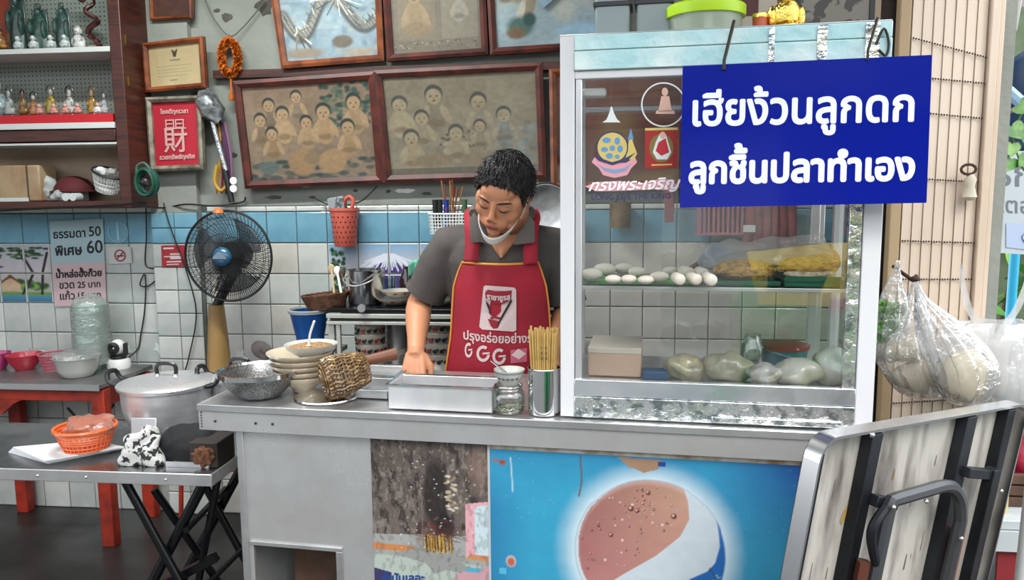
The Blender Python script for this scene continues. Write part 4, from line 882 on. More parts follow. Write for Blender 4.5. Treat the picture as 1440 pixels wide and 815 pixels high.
# white basin with a plastic film
c = on(110, 528, zt); c.z = zt; s = c.y/1080
bn = thing('white_basin', 'white enamel basin under clear film on the red table', 'basin', c); r = 33.5*s; h = 30*s
WEN = mat('white_enamel', '#b5b5ae', .25, coat=.4)
part('bowl', MB().lathe([(0, 0), (r*.6, 0), (r*.66, .004), (r*.86, h*.4), (r*.93, h*.9), (r*1.02, h), (r*1.02, h+.003), (r*.9, h*.95), (r*.8, h*.4), (r*.6, .01), (0, .008)], n=40), WEN, bn)
FILM = glassy('crinkled_clear_film', refl=.12, rough=.12, haze=.3, crinkle=.8, cscale=30)
part('plastic_film', MB().lathe([(r*1.0, h+.004), (r*.95, h+.02), (r*.6, h+.028), (0, h+.024)], n=40, warp=lambda p, a: p+Vector((0, 0, .008*noise.noise(p*30)))), FILM, bn)
def simple_bowl(px, py, Z, wpx, hpx, m, name, lb, lat=False, oval=1, grp=None, cat='bowl'):
    c = on(px, py, Z); c.z = Z; s = c.y/1080; r = wpx*s/2; h = hpx*s; c.y += r*.4; t = thing(name, lb, cat, c, 0, grp)
    if lat:
        mb = MB(); lattice_bowl(mb, r*.72, r, h, 34, 6, .002, oval); part('ribs', mb, m, t); part('rim', MB().tube([(r*1.02*math.cos(2*PI*i/36), r*oval*1.02*math.sin(2*PI*i/36), h) for i in range(36)], .005, 6, closed=True), m, t); part('bottom', MB().lathe([(0, 0), (r*.73, 0), (r*.73, .003), (0, .003)], n=30, sy=oval), m, t)
    else: part('shell', MB().lathe([(0, 0), (r*.5, 0), (r*.55, .004), (r*.85, h*.5), (r, h*.95), (r*1.04, h), (r*1.0, h+.002), (r*.82, h*.5), (r*.5, .01), (0, .008)], n=36, sy=oval), m, t)
    return t, c, r, h
simple_bowl(29, 521, zt, 50, 24, mat('red_pink_plastic', '#b02a3c', .3, coat=.3), 'pink_bowl', 'red pink plastic bowl at the left of the steel topped table')
simple_bowl(-6, 520, zt, 36, 26, mat('magenta_plastic', '#a02c66', .3, coat=.3), 'magenta_bowl', 'magenta plastic bowl cut by the left edge of the photo')
simple_bowl(72, 520, zt, 42, 24, mat('dusty_pink_plastic', '#b05a6a', .4), 'pink_basket', 'dusty pink perforated basket behind the white basin', lat=True, cat='basket')
o = MB().ell((0, 0, 0), (.075, .05, .03), 30, 16, warp=lambda p: p*(1+.5*noise.noise(p*50))); o = part('plastic_bag', o, FILM); o.location = on(40, 512, zt)+Vector((0, .1, .05)); tag(o, 'crumpled clear plastic bag on the red pink bowl', 'bag')
# tall stack of melamine bowls in plastic
c = on(133, 516, zt); c = Vector((T(133, 500, TY1-.1).x, TY1-.11, zt)); s = c.y/1080; r = 24.5*s; H = 88*s
GRB = mat('pale_green_melamine', '#9dc0b0', .3, coat=.3); n_ = 19
for i in range(n_):
    h0 = zt+i*H/n_*.96; b = MB().lathe([(0, .0), (r*.45, 0), (r*.5, .012), (r*.9, .045), (r, .056), (r*1.02, .06), (r*.96, .058), (r*.85, .046), (r*.45, .014), (0, .014)], n=28)
    o = part('bowl', b, GRB) if i == 0 else bowl0.copy()
    if i: COL.objects.link(o)
    else: bowl0 = o
    o.location = (c.x+random.uniform(-.002, .002), c.y, h0); tag(o, 'pale green melamine bowl in the tall wrapped stack, '+('bottom one' if i == 0 else 'top one' if i == n_-1 else ORD[n_-1-i]+' from the top'), 'bowl', 'pale green bowls in the tall wrapped stack')
o = part('plastic_sleeve', MB().lathe([(r*1.08, .03), (r*1.1, .1), (r*1.12, H*.5), (r*1.1, H*.95), (r*1.08, H+.02), (r*.85, H+.06), (r*.6, H+.075), (0, H+.06)], n=40, warp=lambda p, a: p*(1+.035*noise.noise(p*22+Vector((3, 0, 0))))), FILM)
o.location = c; tag(o, 'clear plastic sleeve around the tall stack of green bowls', 'wrap')
# small dome camera
c = Vector((T(170, 523, TY1-.07).x, TY1-.08, zt)); s = c.y/1080
cm = thing('security_camera', 'small white security camera with black swivel head on the red table', 'camera', c)
part('base', MB().lathe([(0, 0), (16.5*s, 0), (17*s, .008), (16*s, .035), (13*s, .045), (0, .045)], n=30), WHITEP, cm)
part('yoke', MB().lathe([(11*s, .044), (12*s, .055), (8*s, .065), (0, .066)], n=24).box((-12.5*s, 0, .09), (.007, .03, .06)).box((12.5*s, 0, .09), (.007, .03, .06)), BLACKP, cm, bevel=.002)
hd = part('head', MB().ell((0, 0, .1), (11*s, 11*s, 12*s), 24, 16), WHITEP, cm)
part('lens', MB().lathe([(9*s, 0), (9*s, .006), (5*s, .01), (4*s, .004), (0, .003)], (0, -11*s+.004, .1), 24, rot=Rx(PI/2)), BLACKP, hd)
# ================================================================ low steel folding table
LZ = .76; P0 = TZ(296, 667, LZ); LY0 = P0.y; LX1 = P0.x; LY1 = LY0+.44; LX0 = LX1-1.1
lt = thing('steel_folding_table', 'low folding table with steel top and crossed black legs left of the cart', 'table', ((LX0+LX1)/2, (LY0+LY1)/2, 0))
top = part('tabletop', MB().bb((LX0, LY0, LZ-.028), (LX1, LY1, LZ)), mat('steel_tabletop', (.42, .42, .43), .22, 1, var=(.25, .25, .25), vscale=5, rvar=.2), lt, world=True, bevel=.003)
part('edge_trim', MB().bb((LX0-.002, LY0-.006, LZ-.034), (LX1+.004, LY0-.0006, LZ+.002)).bb((LX1+.0006, LY0-.006, LZ-.034), (LX1+.006, LY1, LZ+.002)), STEEL, top, world=True, bevel=.002)
sc_ = MB()
for px in (52, 232, 120): q = T(px, 662, LY0-.007); sc_.ell((q.x, LY0-.007, LZ-.017), (.004, .003, .004), 8, 6)
part('screw', sc_, POLISH, top, world=True)
BLK = mat('black_painted_tube', '#0e0f12', .3, .4)
def seg(p, q, Y, r=.013, nm='leg'): part(nm, MB().tube([p, q], r, 10), BLK, lt, world=True)
for Yy in (LY0+.05, LY1-.06):
    a = T(172, 674, LY0+.05); b_ = T(302, 690, LY0+.05); cx = (a.x+b_.x)/2
    seg(Vector((a.x-.0, Yy, LZ-.03)), Vector((a.x+.36, Yy, 0)), Yy); seg(Vector((LX1-.05, Yy+.03, LZ-.03)), Vector((LX1-.47, Yy+.03, 0)), Yy, .016)
part('crossbar', MB().tube([(LX1-.12, LY0+.06, LZ-.2), (LX1-.16, LY1-.05, LZ-.2)], .01, 8).tube([(LX1-.36, LY0+.07, .30), (LX1-.05, LY0+.1, .46)], .018, 4).tube([(a.x+.2, LY0+.05, .35), (a.x+.2, LY1-.06, .35)], .01, 8), BLK, lt, world=True)
part('brace', MB().tube([(LX1-.04, LY0+.12, LZ-.05), (LX1-.2, LY0+.2, .2)], .012, 8).tube([(LX1-.25, LY0+.12, LZ-.1), (LX1+.0, LY0+.25, .1)], .012, 8), BLK, lt, world=True)
# papers
def quadslab(corners, Z, th): 
    P = [TZ(x, y, Z) for x, y in corners]; return MB().add([p for p in P]+[p+Vector((0, 0, th)) for p in P], [(3, 2, 1, 0), (4, 5, 6, 7), (0, 1, 5, 4), (1, 2, 6, 5), (2, 3, 7, 6), (3, 0, 4, 7)])
pp = thing('paper_stack', 'stack of white wrapping paper under the orange basket', 'paper', TZ(100, 640, LZ))
for k in range(5):
    d = k*1.6; part('paper_sheets', quadslab([(12+d, 636-d), (68-d, 652-d*.5), (180-d*2, 630), (120+d, 618+d*.3)], LZ+.001+.0042*k, .0038), mat('white_paper', '#c4c6c8', .8), pp, world=True, smooth=False)
PZ_ = LZ+.023
OB = mat('orange_basket_plastic', '#d5622c', .35, coat=.2)
t, c, r, h = simple_bowl(112, 634, PZ_, 87, 34, OB, 'orange_basket', 'orange round lattice basket standing on the white papers', lat=True, cat='basket')
for j in (.5, .62, .74, .86): part('hoop', MB().tube([(r*lerp(.72, 1, j)*1.0*math.cos(2*PI*i/36), r*lerp(.72, 1, j)*math.sin(2*PI*i/36), h*j) for i in range(36)], .003, 5, closed=True), OB, t)
part('rim_band', MB().lathe([(r*1.0, h*.86), (r*1.05, h), (r*1.06, h+.004), (r*1.0, h+.002), (r*.97, h*.88)], n=40), OB, t)
o = part('net_bag', MB().ell((0, 0, 0), (.07, .06, .03), 30, 16, warp=lambda p: p*(1+.5*noise.noise(p*45))), glassy('orange_net_film', tint=(.9, .6, .45), haze=.45, hazecol=(.75, .4, .3), refl=.1, rough=.3, crinkle=.5)); o.location = c+Vector((.015, 0, h+.004)); tag(o, 'translucent orange pink net bag lying in the orange basket', 'bag')
# big pot
def pot(px, py, wpx, hpx, Z, name, lb, lid=True, handles=True):
    c = on(px, py, Z); s = c.y/1080; r = wpx*s/2; h = hpx*s; c = Vector((c.x, c.y+r*.35, Z)); t = thing(name, lb, 'pot', c)
    ALP = mat('spun_aluminium', (.78, .78, .79), .25, .7, var=(.6, .6, .62), vscale=4, stretch=(1, 1, 10), rvar=.15)
    part('body', MB().lathe([(0, 0), (r*.62, 0), (r*.72, h*.08), (r*.9, h*.35), (r*.98, h*.62), (r, h*.98), (r*1.03, h), (r*1.03, h*1.03), (r*.97, h*1.03), (r*.95, h*.6), (r*.6, .01), (0, .01)], n=48), ALP, t)
    if lid:
        l = part('lid', MB().lathe([(r*1.06, h*.98), (r*1.08, h*1.04), (r*1.04, h*1.07), (r*.8, h*1.1), (r*.4, h*1.16), (0, h*1.18)], n=48), ALP, t)
        part('knob_handle', MB().tube(smoothpts([(-.032, 0, h*1.15), (-.034, 0, h*1.15+.03), (-.02, 0, h*1.15+.042), (.02, 0, h*1.15+.042), (.034, 0, h*1.15+.03), (.032, 0, h*1.15)], 3), .0065, 8), BLACKP, l)
        part('knob_ferrule', MB().cyl((-.032, 0, h*1.12), (-.032, 0, h*1.12+.014), .008, 10).cyl((.032, 0, h*1.12), (.032, 0, h*1.12+.014), .008, 10), POLISH, l)
    if handles:
        for sg_ in (-1, 1):
            hx = sg_*r*1.04; part('side_handle', MB().tube(smoothpts([(hx, -.03, h*1.0), (hx+sg_*.035, -.032, h*1.06), (hx+sg_*.045, -.02, h*1.22), (hx+sg_*.045, .02, h*1.22), (hx+sg_*.035, .032, h*1.06), (hx, .03, h*1.0)], 3), .008, 8), BLACKP, t)
    return t, c, r, h
t, c, r, h = pot(228, 616, 134, 80, LZ, 'lidded_pot', 'large aluminium pot with lid and black handles on the low table')
c2 = c+Vector((.27, .06, 0)); t2, *_ = pot(336, 604, 84, 76, LZ, 'small_lidded_pot', 'smaller lidded aluminium pot squeezed behind the counter corner'); 
q = T(212, 620, LY0+.14); b = MB().box((0, 0, .055), (.083, .004, .11), rot=Rx(-.12)); o = part('metal_plate', b, mat('matte_steel_plate', (.62, .62, .64), .4, .7), None, bevel=.002); o.location = (T(212, 600, LY0+.2).x, LY0+.16, LZ+.002); tag(o, 'small square metal plate leaning against the large pot', 'plate')
# checked towel heap
def cloth_heap(px, py, rx, ry, rz, Z, m, name, lb, seed, cat='cloth', fr=22, amp=.55):
    c = TZ(px, py, Z); b = MB().ell((0, 0, 0), (rx, ry, rz), 60, 36, warp=lambda p: (lambda q: Vector((q.x*(1.0+.25*max(0, -q.z/rz)), q.y, max(q.z, -rz*.55))))(p*(1+amp*noise.noise(p*fr+Vector((seed, 0, 0)))+.3*amp*abs(noise.noise(p*fr*2.2+Vector((0, seed, 0)))))))
    o = part(name, b, m, autos=180); o.location = (c.x, c.y, Z+rz*.55+.001); return tag(o, lb, cat)
tw = mat('black_white_print_cloth', '#b3b2b0', .9, var='#1e1e20', vscale=48, vlo=.52, vhi=.56, bump=.2, bscale=90)
cloth_heap(203, 648, .062, .05, .062, LZ, tw, 'printed_towel', 'black and white printed towel heaped on the low table', 3)
cloth_heap(266, 640, .095, .07, .068, LZ, mat('black_fabric', '#0a0b10', .85, bump=.2, bscale=60), 'black_bag', 'soft black cloth bag beside the printed towel', 8, 'bag', 11, .3)
tr = TZ(276, 650, LZ); tt = thing('shallow_steel_tray', 'shallow steel tray under the black bag', 'tray', (tr.x, tr.y+.01, LZ+.0005))
part('plate', MB().bb((-.07, -.05, 0), (.06, .05, .004)), STEEL, tt, bevel=.001); part('lip', MB().bb((-.072, -.053, 0), (.062, -.05, .016)).bb((.06, -.053, 0), (.063, .05, .016)), STEEL, tt)
cc = TZ(322, 655, LZ)
cbx = thing('coir_box', 'small dark box of brown coconut fibre at the table corner', 'box', (LX1-.045, cc.y+.0, LZ+.001))
part('case', MB().bb((-.045, -.02, 0), (.042, .09, .075)), mat('dark_card', '#241c17', .7), cbx, bevel=.003)
part('fibre', MB().ell((0, -.022, .036), (.034, .012, .03), 24, 14, warp=lambda p: p*(1+.4*noise.noise(p*120))), mat('coir', '#6b4128', .95, var='#3a2416', vscale=90, bump=.6, bscale=200), cbx)
# ================================================================ white steel rack behind the cook
RY = 2.93; rz1 = T(520, 437, RY).z; rx0, rx1 = T(461, 450, RY).x, T(800, 450, RY).x; RD = .42
rk = thing('steel_rack', 'white edged steel rack with dark top behind the cook', 'rack', ((rx0+rx1)/2, RY+RD/2, 0))
RW = mat('cream_painted_steel', '#b9b8b0', .35, .2)
def zy(y): return T(520, y, RY).z
part('top_plate', MB().bb((rx0, RY, zy(440)), (rx1, RY+RD, zy(434))), mat('dark_greasy_top', '#17171a', .25, .5), rk, world=True, bevel=.003)
part('top_rail', MB().bb((rx0-.003, RY-.012, zy(447)), (rx1, RY+.01, zy(441))), RW, rk, world=True, bevel=.002)
part('dark_gap', MB().bb((rx0+.01, RY, zy(451)), (rx1-.01, RY+RD, zy(447.5))), DKSTEEL, rk, world=True)
part('second_rail', MB().bb((rx0-.003, RY-.012, zy(456)), (rx1, RY+.01, zy(451.5))), RW, rk, world=True, bevel=.002)
for x in (rx0, rx1-.03): 
    for y in (RY, RY+RD-.03): part('leg', MB().bb((x, y, 0), (x+.024, y+.024, zy(456))), RW, rk, world=True)
part('inner_post', MB().bb((T(474, 470, RY).x, RY-.006, zy(540)), (T(479, 470, RY).x, RY+.012, zy(456))), RW, rk, world=True)
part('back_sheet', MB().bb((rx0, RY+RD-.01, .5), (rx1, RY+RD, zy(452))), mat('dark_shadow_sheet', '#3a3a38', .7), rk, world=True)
shz = zy(531); part('shelf', MB().bb((rx0, RY, shz-.02), (rx1, RY+RD, shz)), STEEL, rk, world=True)
BWL = mat('cream_porcelain', '#b5ac9d', .3, coat=.4); INKB = mat('dark_blue_glaze', '#20242b', .4); INKR = mat('red_glaze', '#8e2a26', .4)
def deco_bowl_parts(t, r, h):
    part('shell', MB().lathe([(0, 0), (r*.5, 0), (r*.52, h*.14), (r*.8, h*.45), (r*.96, h*.85), (r, h), (r*.97, h*1.0), (r*.9, h*.8), (r*.48, h*.2), (0, h*.2)], n=32), BWL, t)
    b1, b2 = MB(), MB()
    for k in range(9):
        a = -PI/2+(k-4)*.42+.1; rr = r*.93
        M = Matrix(((-math.sin(a), 0, math.cos(a), rr*math.cos(a)), (math.cos(a), 0, math.sin(a), rr*math.sin(a)), (0, 1, .2, h*.68), (0, 0, 0, 1)))
        sh = [(r*.13*math.cos(q)+.02*r, h*.11*math.sin(q)) for q in [2*PI*i/8 for i in range(8)]]
        (b1 if k % 3 else b2).prism(sh, .0016, M)
        (b1 if k % 3 else b2).prism([(x*.45+r*.16, y*.6+h*.08) for x, y in sh], .0016, M)
    part('painted_leaves', b1, INKB, t); part('painted_flowers', b2, INKR, t)
    part('rim_band', MB().tube([(r*math.cos(2*PI*i/32), r*math.sin(2*PI*i/32), h) for i in range(32)], .0018, 5, closed=True), BWL, t)
def bowl_stack(px, Y, z0, n, wpx, step, lb, grp, jit=.004):
    p = T(px, 470, Y); r = wpx*Y/1080/2; h = step*1.9; first = None
    for i in range(n):
        if first is None: t = first = thing('patterned_bowl', lb, 'bowl', (0, 0, 0), 0, grp); deco_bowl_parts(t, r, h)
        else: t = copy_tree(first)
        t['label'] = lb+', '+['lowest', 'second up', 'third up', 'topmost'][i]
        t.location = (p.x+random.uniform(-jit, jit), Y, z0+i*step); t.rotation_euler = (0, 0, random.uniform(-.3, .3))
bowl_stack(521, RY+.1, shz, 4, 46, .042, 'cream leaf patterned bowl in the left stack inside the rack', 'patterned bowls in the left stack of the rack')
bowl_stack(618, RY+.1, shz, 4, 52, .045, 'cream leaf patterned bowl in the stack behind the cook\'s forearm', 'patterned bowls in the right stack of the rack')
p = T(557, 470, RY+.2); mp = thing('steel_canister', 'grey steel canister between the bowl stacks in the rack', 'canister', (p.x, RY+.2, shz))
part('body', MB().lathe([(0, 0), (.045, 0), (.047, .01), (.047, .2), (.049, .205), (.044, .205), (.043, .01), (0, .01)], n=28), STEEL, mp); part('band', MB().lathe([(.048, .06), (.0485, .085), (.048, .085)], n=28), BWL, mp)
# things on top of the rack
zr = zy(434)+.001
c = T(515, 430, RY+.14); s = c.y/1080; bp = thing('bail_handle_pot', 'aluminium pot with wire bail handle on the rack top', 'pot', (c.x, c.y, zr))
r, h = 25.5*s, 50*s
part('body', MB().lathe([(0, 0), (r*.94, 0), (r, .008), (r, h*.97), (r*1.03, h), (r*.98, h), (r*.95, .01), (0, .01)], n=40), mat('bright_aluminium', (.78, .78, .78), .2, 1, stretch=(1, 1, .1), var=(.55, .55, .56), vscale=8), bp)
part('bail_handle', MB().tube(smoothpts([(-r*1.05, 0, h*.86), (-r*1.1, -r*.6, h*.7), (-r*.3, -r*1.12, h*.58), (r*.6, -r*1.08, h*.72), (r*1.12, -r*.3, h*.95), (r*1.05, 0, h*.9)], 5), .0028, 6), STEEL, bp)
part('handle_lug', MB().box((-r*1.03, 0, h*.86), (.012, .012, .03)).box((r*1.03, 0, h*.9), (.012, .012, .03)), STEEL, bp)
# blue bucket on a wall shelf, wicker tray above
bs = T(437, 492, RY+.1); BZ = bs.z
part('side_shelf', MB().bb((rx0-.17, RY+.02, BZ-.02), (rx0-.003, RY+.24, BZ-.001)), RW, rk, world=True)
s = bs.y/1080; bkc = Vector((T(438, 480, RY+.12).x-.004, RY+.12, BZ)); bk = thing('blue_bucket', 'blue plastic bucket with grey rim left of the rack', 'bucket', bkc)
BLU = mat('blue_bucket_plastic', '#0f4a8c', .35, coat=.2); r0, r1, h = 17*s, 29*s, 60*s
part('body', MB().lathe([(0, 0), (r0, 0), (r0*1.02, .004), (r1*.98, h*.95), (r1*.93, h*.95), (r0*.96, .01), (0, .01)], n=40), BLU, bk)
part('rim', MB().lathe([(r1*.97, h*.92), (r1*1.06, h*.93), (r1*1.07, h), (r1*.98, h+.003), (r1*.93, h*.97)], n=40), mat('grey_rim', '#8b9296', .35), bk)
wt = thing('wicker_tray', 'brown woven wicker tray resting on the blue bucket', 'tray', (T(459, 420, RY+.12).x, RY+.12, BZ+h+.006)); wt.rotation_euler = (0, -.1, 0)
WK = mat('dark_wicker', '#6b4126', .7, var='#3c2413', vscale=50)
mb = MB(); rr = 33*s
for j in range(9): k = j/8; R2 = rr*lerp(.8, 1.05, k); mb.tube([(R2*math.cos(2*PI*i/44)+.0, R2*.75*math.sin(2*PI*i/44), .058*k+.0022*(i % 2)) for i in range(44)], .0042, 5, closed=True)
part('weave', mb, WK, wt); part('bottom', MB().lathe([(0, .001), (rr*.8, .001), (rr*.8, .005), (0, .005)], n=36, sy=.75), WK, wt)
for i, (x0_, x1_, m, lb) in enumerate([(470, 466, mat('pale_wood', '#b09c78', .6), 'pale wooden spatula in the wicker tray'), (480, 474, WHITEP, 'white plastic ladle in the wicker tray'), (488, 480, mat('dark_wood_spoon', '#4a3826', .6), 'dark wooden spoon in the wicker tray')]):
    p0 = T(x0_, 412, RY+.12); p1 = T(x1_, 378+3*i, RY+.18); t = thing('ladle', lb, 'ladle', p0); part('handle', MB().tube([p0, p1], .005, 8), m, t, world=True); part('blade', MB().ell(p1, (.016, .006, .022), 12, 8), m, t, world=True)
# bowls, saucers and bits on the rack top right of the pot
def saucer(px, Y, r, z, lb, seed=0):
    p = T(px, 430, Y); t = thing('patterned_dish', lb, 'dish', (p.x, Y, z)); part('dish', MB().lathe([(0, 0), (r*.5, 0), (r*.9, .018), (r, .028), (r*.96, .028), (r*.5, .008), (0, .006)], n=32), BWL, t)
    b = MB(); [b.ell((r*.86*math.cos(a), r*.86*math.sin(a), .02), (.012, .006, .005), 8, 5) for a in (-2.2, -1.5, -.9)]; part('red_pattern', b, INKR, t)
saucer(556, RY+.12, .075, zr, 'cream dish with red pattern right of the bail handle pot'); saucer(560, RY+.13, .07, zr+.03, 'upper cream dish with red pattern right of the bail handle pot'); saucer(620, RY+.13, .08, zr, 'cream dish on the rack top behind the cook\'s elbow'); saucer(622, RY+.13, .075, zr+.03, 'upper cream dish behind the cook\'s elbow')
c = T(572, 424, RY+.3); solo('dark_bottle', MB().lathe([(0, 0), (.03, 0), (.032, .01), (.03, .09), (.014, .115), (.013, .14), (0, .14)], n=20), mat('dark_red_glass', '#2c1216', .1, coat=.5), 'dark red bottle on the rack behind the dishes', 'bottle', loc=(0, 0, 0)).location = (c.x, c.y, zr)
c = T(548, 424, RY+.32); solo('glass_tumbler', MB().lathe([(0, 0), (.03, 0), (.036, .09), (.034, .09), (.028, .006), (0, .006)], n=20), glassy('clear_glass', refl=.1, tint=(.85, .92, .9)), 'clear tumbler on the rack behind the pot', 'glass', loc=(0, 0, 0)).location = (c.x, c.y, zr)
c = T(592, 396, RY+.3); solo('green_leaf_wrapper', MB().grid(lambda u, v: Vector(((u-.5)*.1, 0.03*math.sin(u*6), (v-.5)*.06+.05*(u-.5))), 10, 6), mat('mint_plastic', '#6fb39a', .4), 'mint green plastic wrapper on top of the dark bottle', 'wrapper', loc=(0, 0, 0), solid=.001).location = (c.x, c.y-.02, zr+.15)
q = T(511, 432, RY); solo('dial', MB().tube([(0, 0, 0), (0, -.016, 0)], .016, 18), STEEL, 'round steel knob on the front edge of the rack top', 'knob', loc=(0, 0, 0)).location = (q.x, RY-.012, zy(432)+.0)
# ================================================================ food cart: counter, body and posters
def clocal(px, py, v=0): return TC(px, py, v)
U1 = clocal(1226, 600, .03).x+.02
cart = thing('food_cart', 'steel topped noodle cart counter with posters on its front', 'cart', (CO.x, CO.y, 0), CB)
TH = .072; DP = .50
part('countertop', MB().bb((0, .004, CZ-TH+.01), (U1, DP, CZ)), STEEL, cart, bevel=.003)
part('fascia', MB().bb((-.003, -.002, CZ-TH), (U1+.003, .0035, CZ-.016)), DENT, cart, bevel=.001)
part('edge_lip', MB().bb((-.004, -.008, CZ-.017), (U1+.004, .0038, CZ+.003)), STEEL, cart, bevel=.002)
part('end_fascia', MB().bb((-.006, .004, CZ-TH), (-.0005, DP, CZ+.002)), DENT, cart, bevel=.001)
rv = MB(); 
for k in range(6): rv.ell((.006, -.004, CZ-.022-.008*k), (.0022, .002, .0022), 6, 4)
for u in (.028, .15, .2): rv.ell((u+.02, -.004, CZ-.045), (.004, .002, .004), 8, 4)
part('rivets', rv, DKSTEEL, cart)
pv = .022
uA, uB, uC, uD = [clocal(x, 700, pv).x for x in (341, 524, 690, 1123)]
def cz_(px, py): return clocal(px, py, pv).z
zo = cz_(420, 770); uo0, uo1 = clocal(358, 790, pv).x, clocal(474, 790, pv).x
part('steel_panel', MB().bb((uA, pv, zo), (uB, pv+.012, CZ-TH)).bb((uA, pv, .08), (uo0, pv+.012, zo)).bb((uo1, pv, .08), (uB, pv+.012, zo)), DENT, cart, smooth=False)
part('corner_strip', MB().bb((uA-.004, pv-.006, .08), (uA+.014, pv, CZ-TH)).bb((uA-.006, pv-.006, .08), (uA-.001, pv+.03, CZ-TH)), STEEL, cart, bevel=.001)
part('opening_frame', MB().bb((uo0-.008, pv-.006, zo), (uo1+.018, pv-.0005, zo+.012)).bb((uo1, pv-.006, .3), (uo1+.018, pv-.0005, zo)), STEEL, cart, bevel=.001)
part('inner_board', MB().bb((uo0+.05, pv+.14, .1), (uo1, pv+.16, zo+.1)), mat('brown_crate_wood', '#5b4030', .8, var='#3c2a20'), cart)
part('side_panel', MB().bb((uA, pv+.012, .08), (uA+.012, DP-.03, CZ-TH)), DENT, cart, smooth=False)
part('back_panel', MB().bb((uA, DP-.03, .08), (U1-.03, DP-.02, CZ-TH)), STEEL, cart, smooth=False)
part('right_panel', MB().bb((U1-.04, pv+.012, .08), (U1-.03, DP-.03, CZ-TH)), STEEL, cart, smooth=False)
part('front_board', MB().bb((uB, pv+.002, .08), (U1-.03, pv+.012, CZ-TH)), mat('grey_board', '#7b7d7c', .7), cart, smooth=False)
for u in (uA+.04, U1-.08):
    for v in (.06, DP-.07): part('wheel', MB().tube([(u-.012, v, .04), (u+.012, v, .04)], .04, 20), BLACKP, cart)
def cq(px0, px1, z0, z1, v): u0, u1 = clocal(px0, 700, pv).x, clocal(px1, 700, pv).x; return quadmap((u0, v, z1), (u1, v, z1), (u1, v, z0), (u0, v, z0))
def cart_canvas(name, q, img):
    # the paintings are drawn in photo pixels: undo the perspective so that they lie right on the flat panel
    H_, W_ = img.shape[:2]; a, b, c, d = q(0, 1), q(1, 1), q(1, 0), q(0, 0)
    def res(n, p0, p1):
        w0, w1 = (cw(*p0)-Vector((0, 0, CAM_H))).dot(_F), (cw(*p1)-Vector((0, 0, CAM_H))).dot(_F); t = (np.arange(n)+.5)/n; return np.clip(t*w1/(w0*(1-t)+w1*t)*n, 0, n-1).astype(int)
    img = img[:, res(W_, a, b)][res(H_, a, d)]
    o = canvas(name, lambda u, v: cw(*q(u, v)), img, cart, (0, 0, 0), 0, mat('poster_print', (1, 1, 1), .4, attr='paint', coat=.15)); return o
# poster coordinates in photo pixels, scaled to the panel
class PP(Paint):
    def __init__(s, x0, x1, y0, y1, w, h, col): super().__init__(w, h, col); s.b = (x0, x1, y0, y1)
    def n(s, x, y): x0, x1, y0, y1 = s.b; return (x-x0)/(x1-x0), (y-y0)/(y1-y0)
    def E(s, x, y, rx, ry, col, soft=.15, ang=0, al=1): a, b = s.n(x, y); x0, x1, y0, y1 = s.b; return s.ell(a, b, rx/(x1-x0), ry/(y1-y0), col, soft, ang, al)
    def Po(s, pts, col, al=1): return s.poly([s.n(*p) for p in pts], col, al)
    def Li(s, pts, w, col, al=1): return s.line([s.n(*p) for p in pts], w/(s.b[1]-s.b[0]), col, al)
px0, px1, py0, py1 = 690, 1123, 626, 960
p = PP(px0, px1, py0, py1, 330, 254, '#3aa5cb')
t = (p.X-.1)**2; X = px0+p.X*(px1-px0); Y_ = py0+p.Y*(py1-py0)
base = np.array(hexc('#37a0c6'))[None, None]*np.ones_like(p.a); dk = np.array(hexc('#14468f')); w = np.clip((X-960)/170, 0, 1)*np.clip(1-(Y_-640)/140, .12, 1); w = np.maximum(w, np.clip((Y_-880)/80, 0, 1)*.5); w = np.maximum(w, .3*np.clip(1-(Y_-626)/60, 0, 1)); w = np.maximum(w, .45*np.clip(1-(X-690)/60, 0, 1)*np.clip((Y_-640)/80, 0, 1))
p.a = base*(1-w[..., None])+dk*w[..., None]
d = np.hypot(X-916, (Y_-768)*1.0); g = np.clip(1-(d-106)/34, 0, 1)**1.5; p._mix(g*.92, '#dcebf2')
R0 = 107; ins = np.clip((R0-d)/1.5, 0, 1); a0 = p.a.copy()
p._mix(ins, '#cfdae2')
brown = ins*(np.hypot(X-918, Y_-765) < 104)
# white wave: boundary curve x at height y
bx_ = np.interp(Y_, [660, 690, 715, 740, 770, 800, 830, 870], [958, 968, 970, 958, 925, 880, 838, 800])
br = brown*np.clip((bx_-X)/1.5, 0, 1); tcol = np.clip((X-810)/150, 0, 1)[..., None]; ycol = np.clip((Y_-665)/150, 0, 1)[..., None]
bc_ = (np.array(hexc('#8f5a56'))*(1-tcol)+np.array(hexc('#c39a82'))*tcol)*(1-ycol*.5)+np.array(hexc('#cf8a8c'))*ycol*.5
p.a = p.a*(1-br[..., None])+bc_*br[..., None]
rim_ = np.clip((d-98)/6, 0, 1)*br*.5; p._mix(rim_, '#e0b7b4')
blu = ins*np.clip((Y_-(np.interp(X, [800, 900, 960, 1000, 1020, 1026], [838, 822, 806, 784, 752, 715])))/2, 0, 1); blu = np.maximum(blu, ins*np.clip((X-np.interp(Y_, [706, 730, 750, 775, 793], [1005, 1010, 1012, 1006, 990]))/2, 0, 1)*(Y_ > 706)); p._mix(blu, '#1c67b4'); p._mix(np.clip(1-abs(d-106.5)/1.5, 0, 1)*.7, '#86aec6'); p._mix(blu*np.clip((Y_-840)/60, 0, 1), '#0f3f8a')
rs = np.random.RandomState(4)
for i in range(110):
    x, y = 815+rs.rand()*150, 672+rs.rand()*150
    if x < np.interp(y, [660, 715, 770, 800, 830], [950, 960, 915, 870, 830])-5 and math.hypot(x-916, y-768) < 98: r_ = .8+1.7*rs.rand(); p.E(x, y, r_, r_, '#5c2a26' if i % 3 else '#e8c9c4', .4); p.E(x-.5, y-.5, r_*.4, r_*.4, '#f0d8d2', .5)
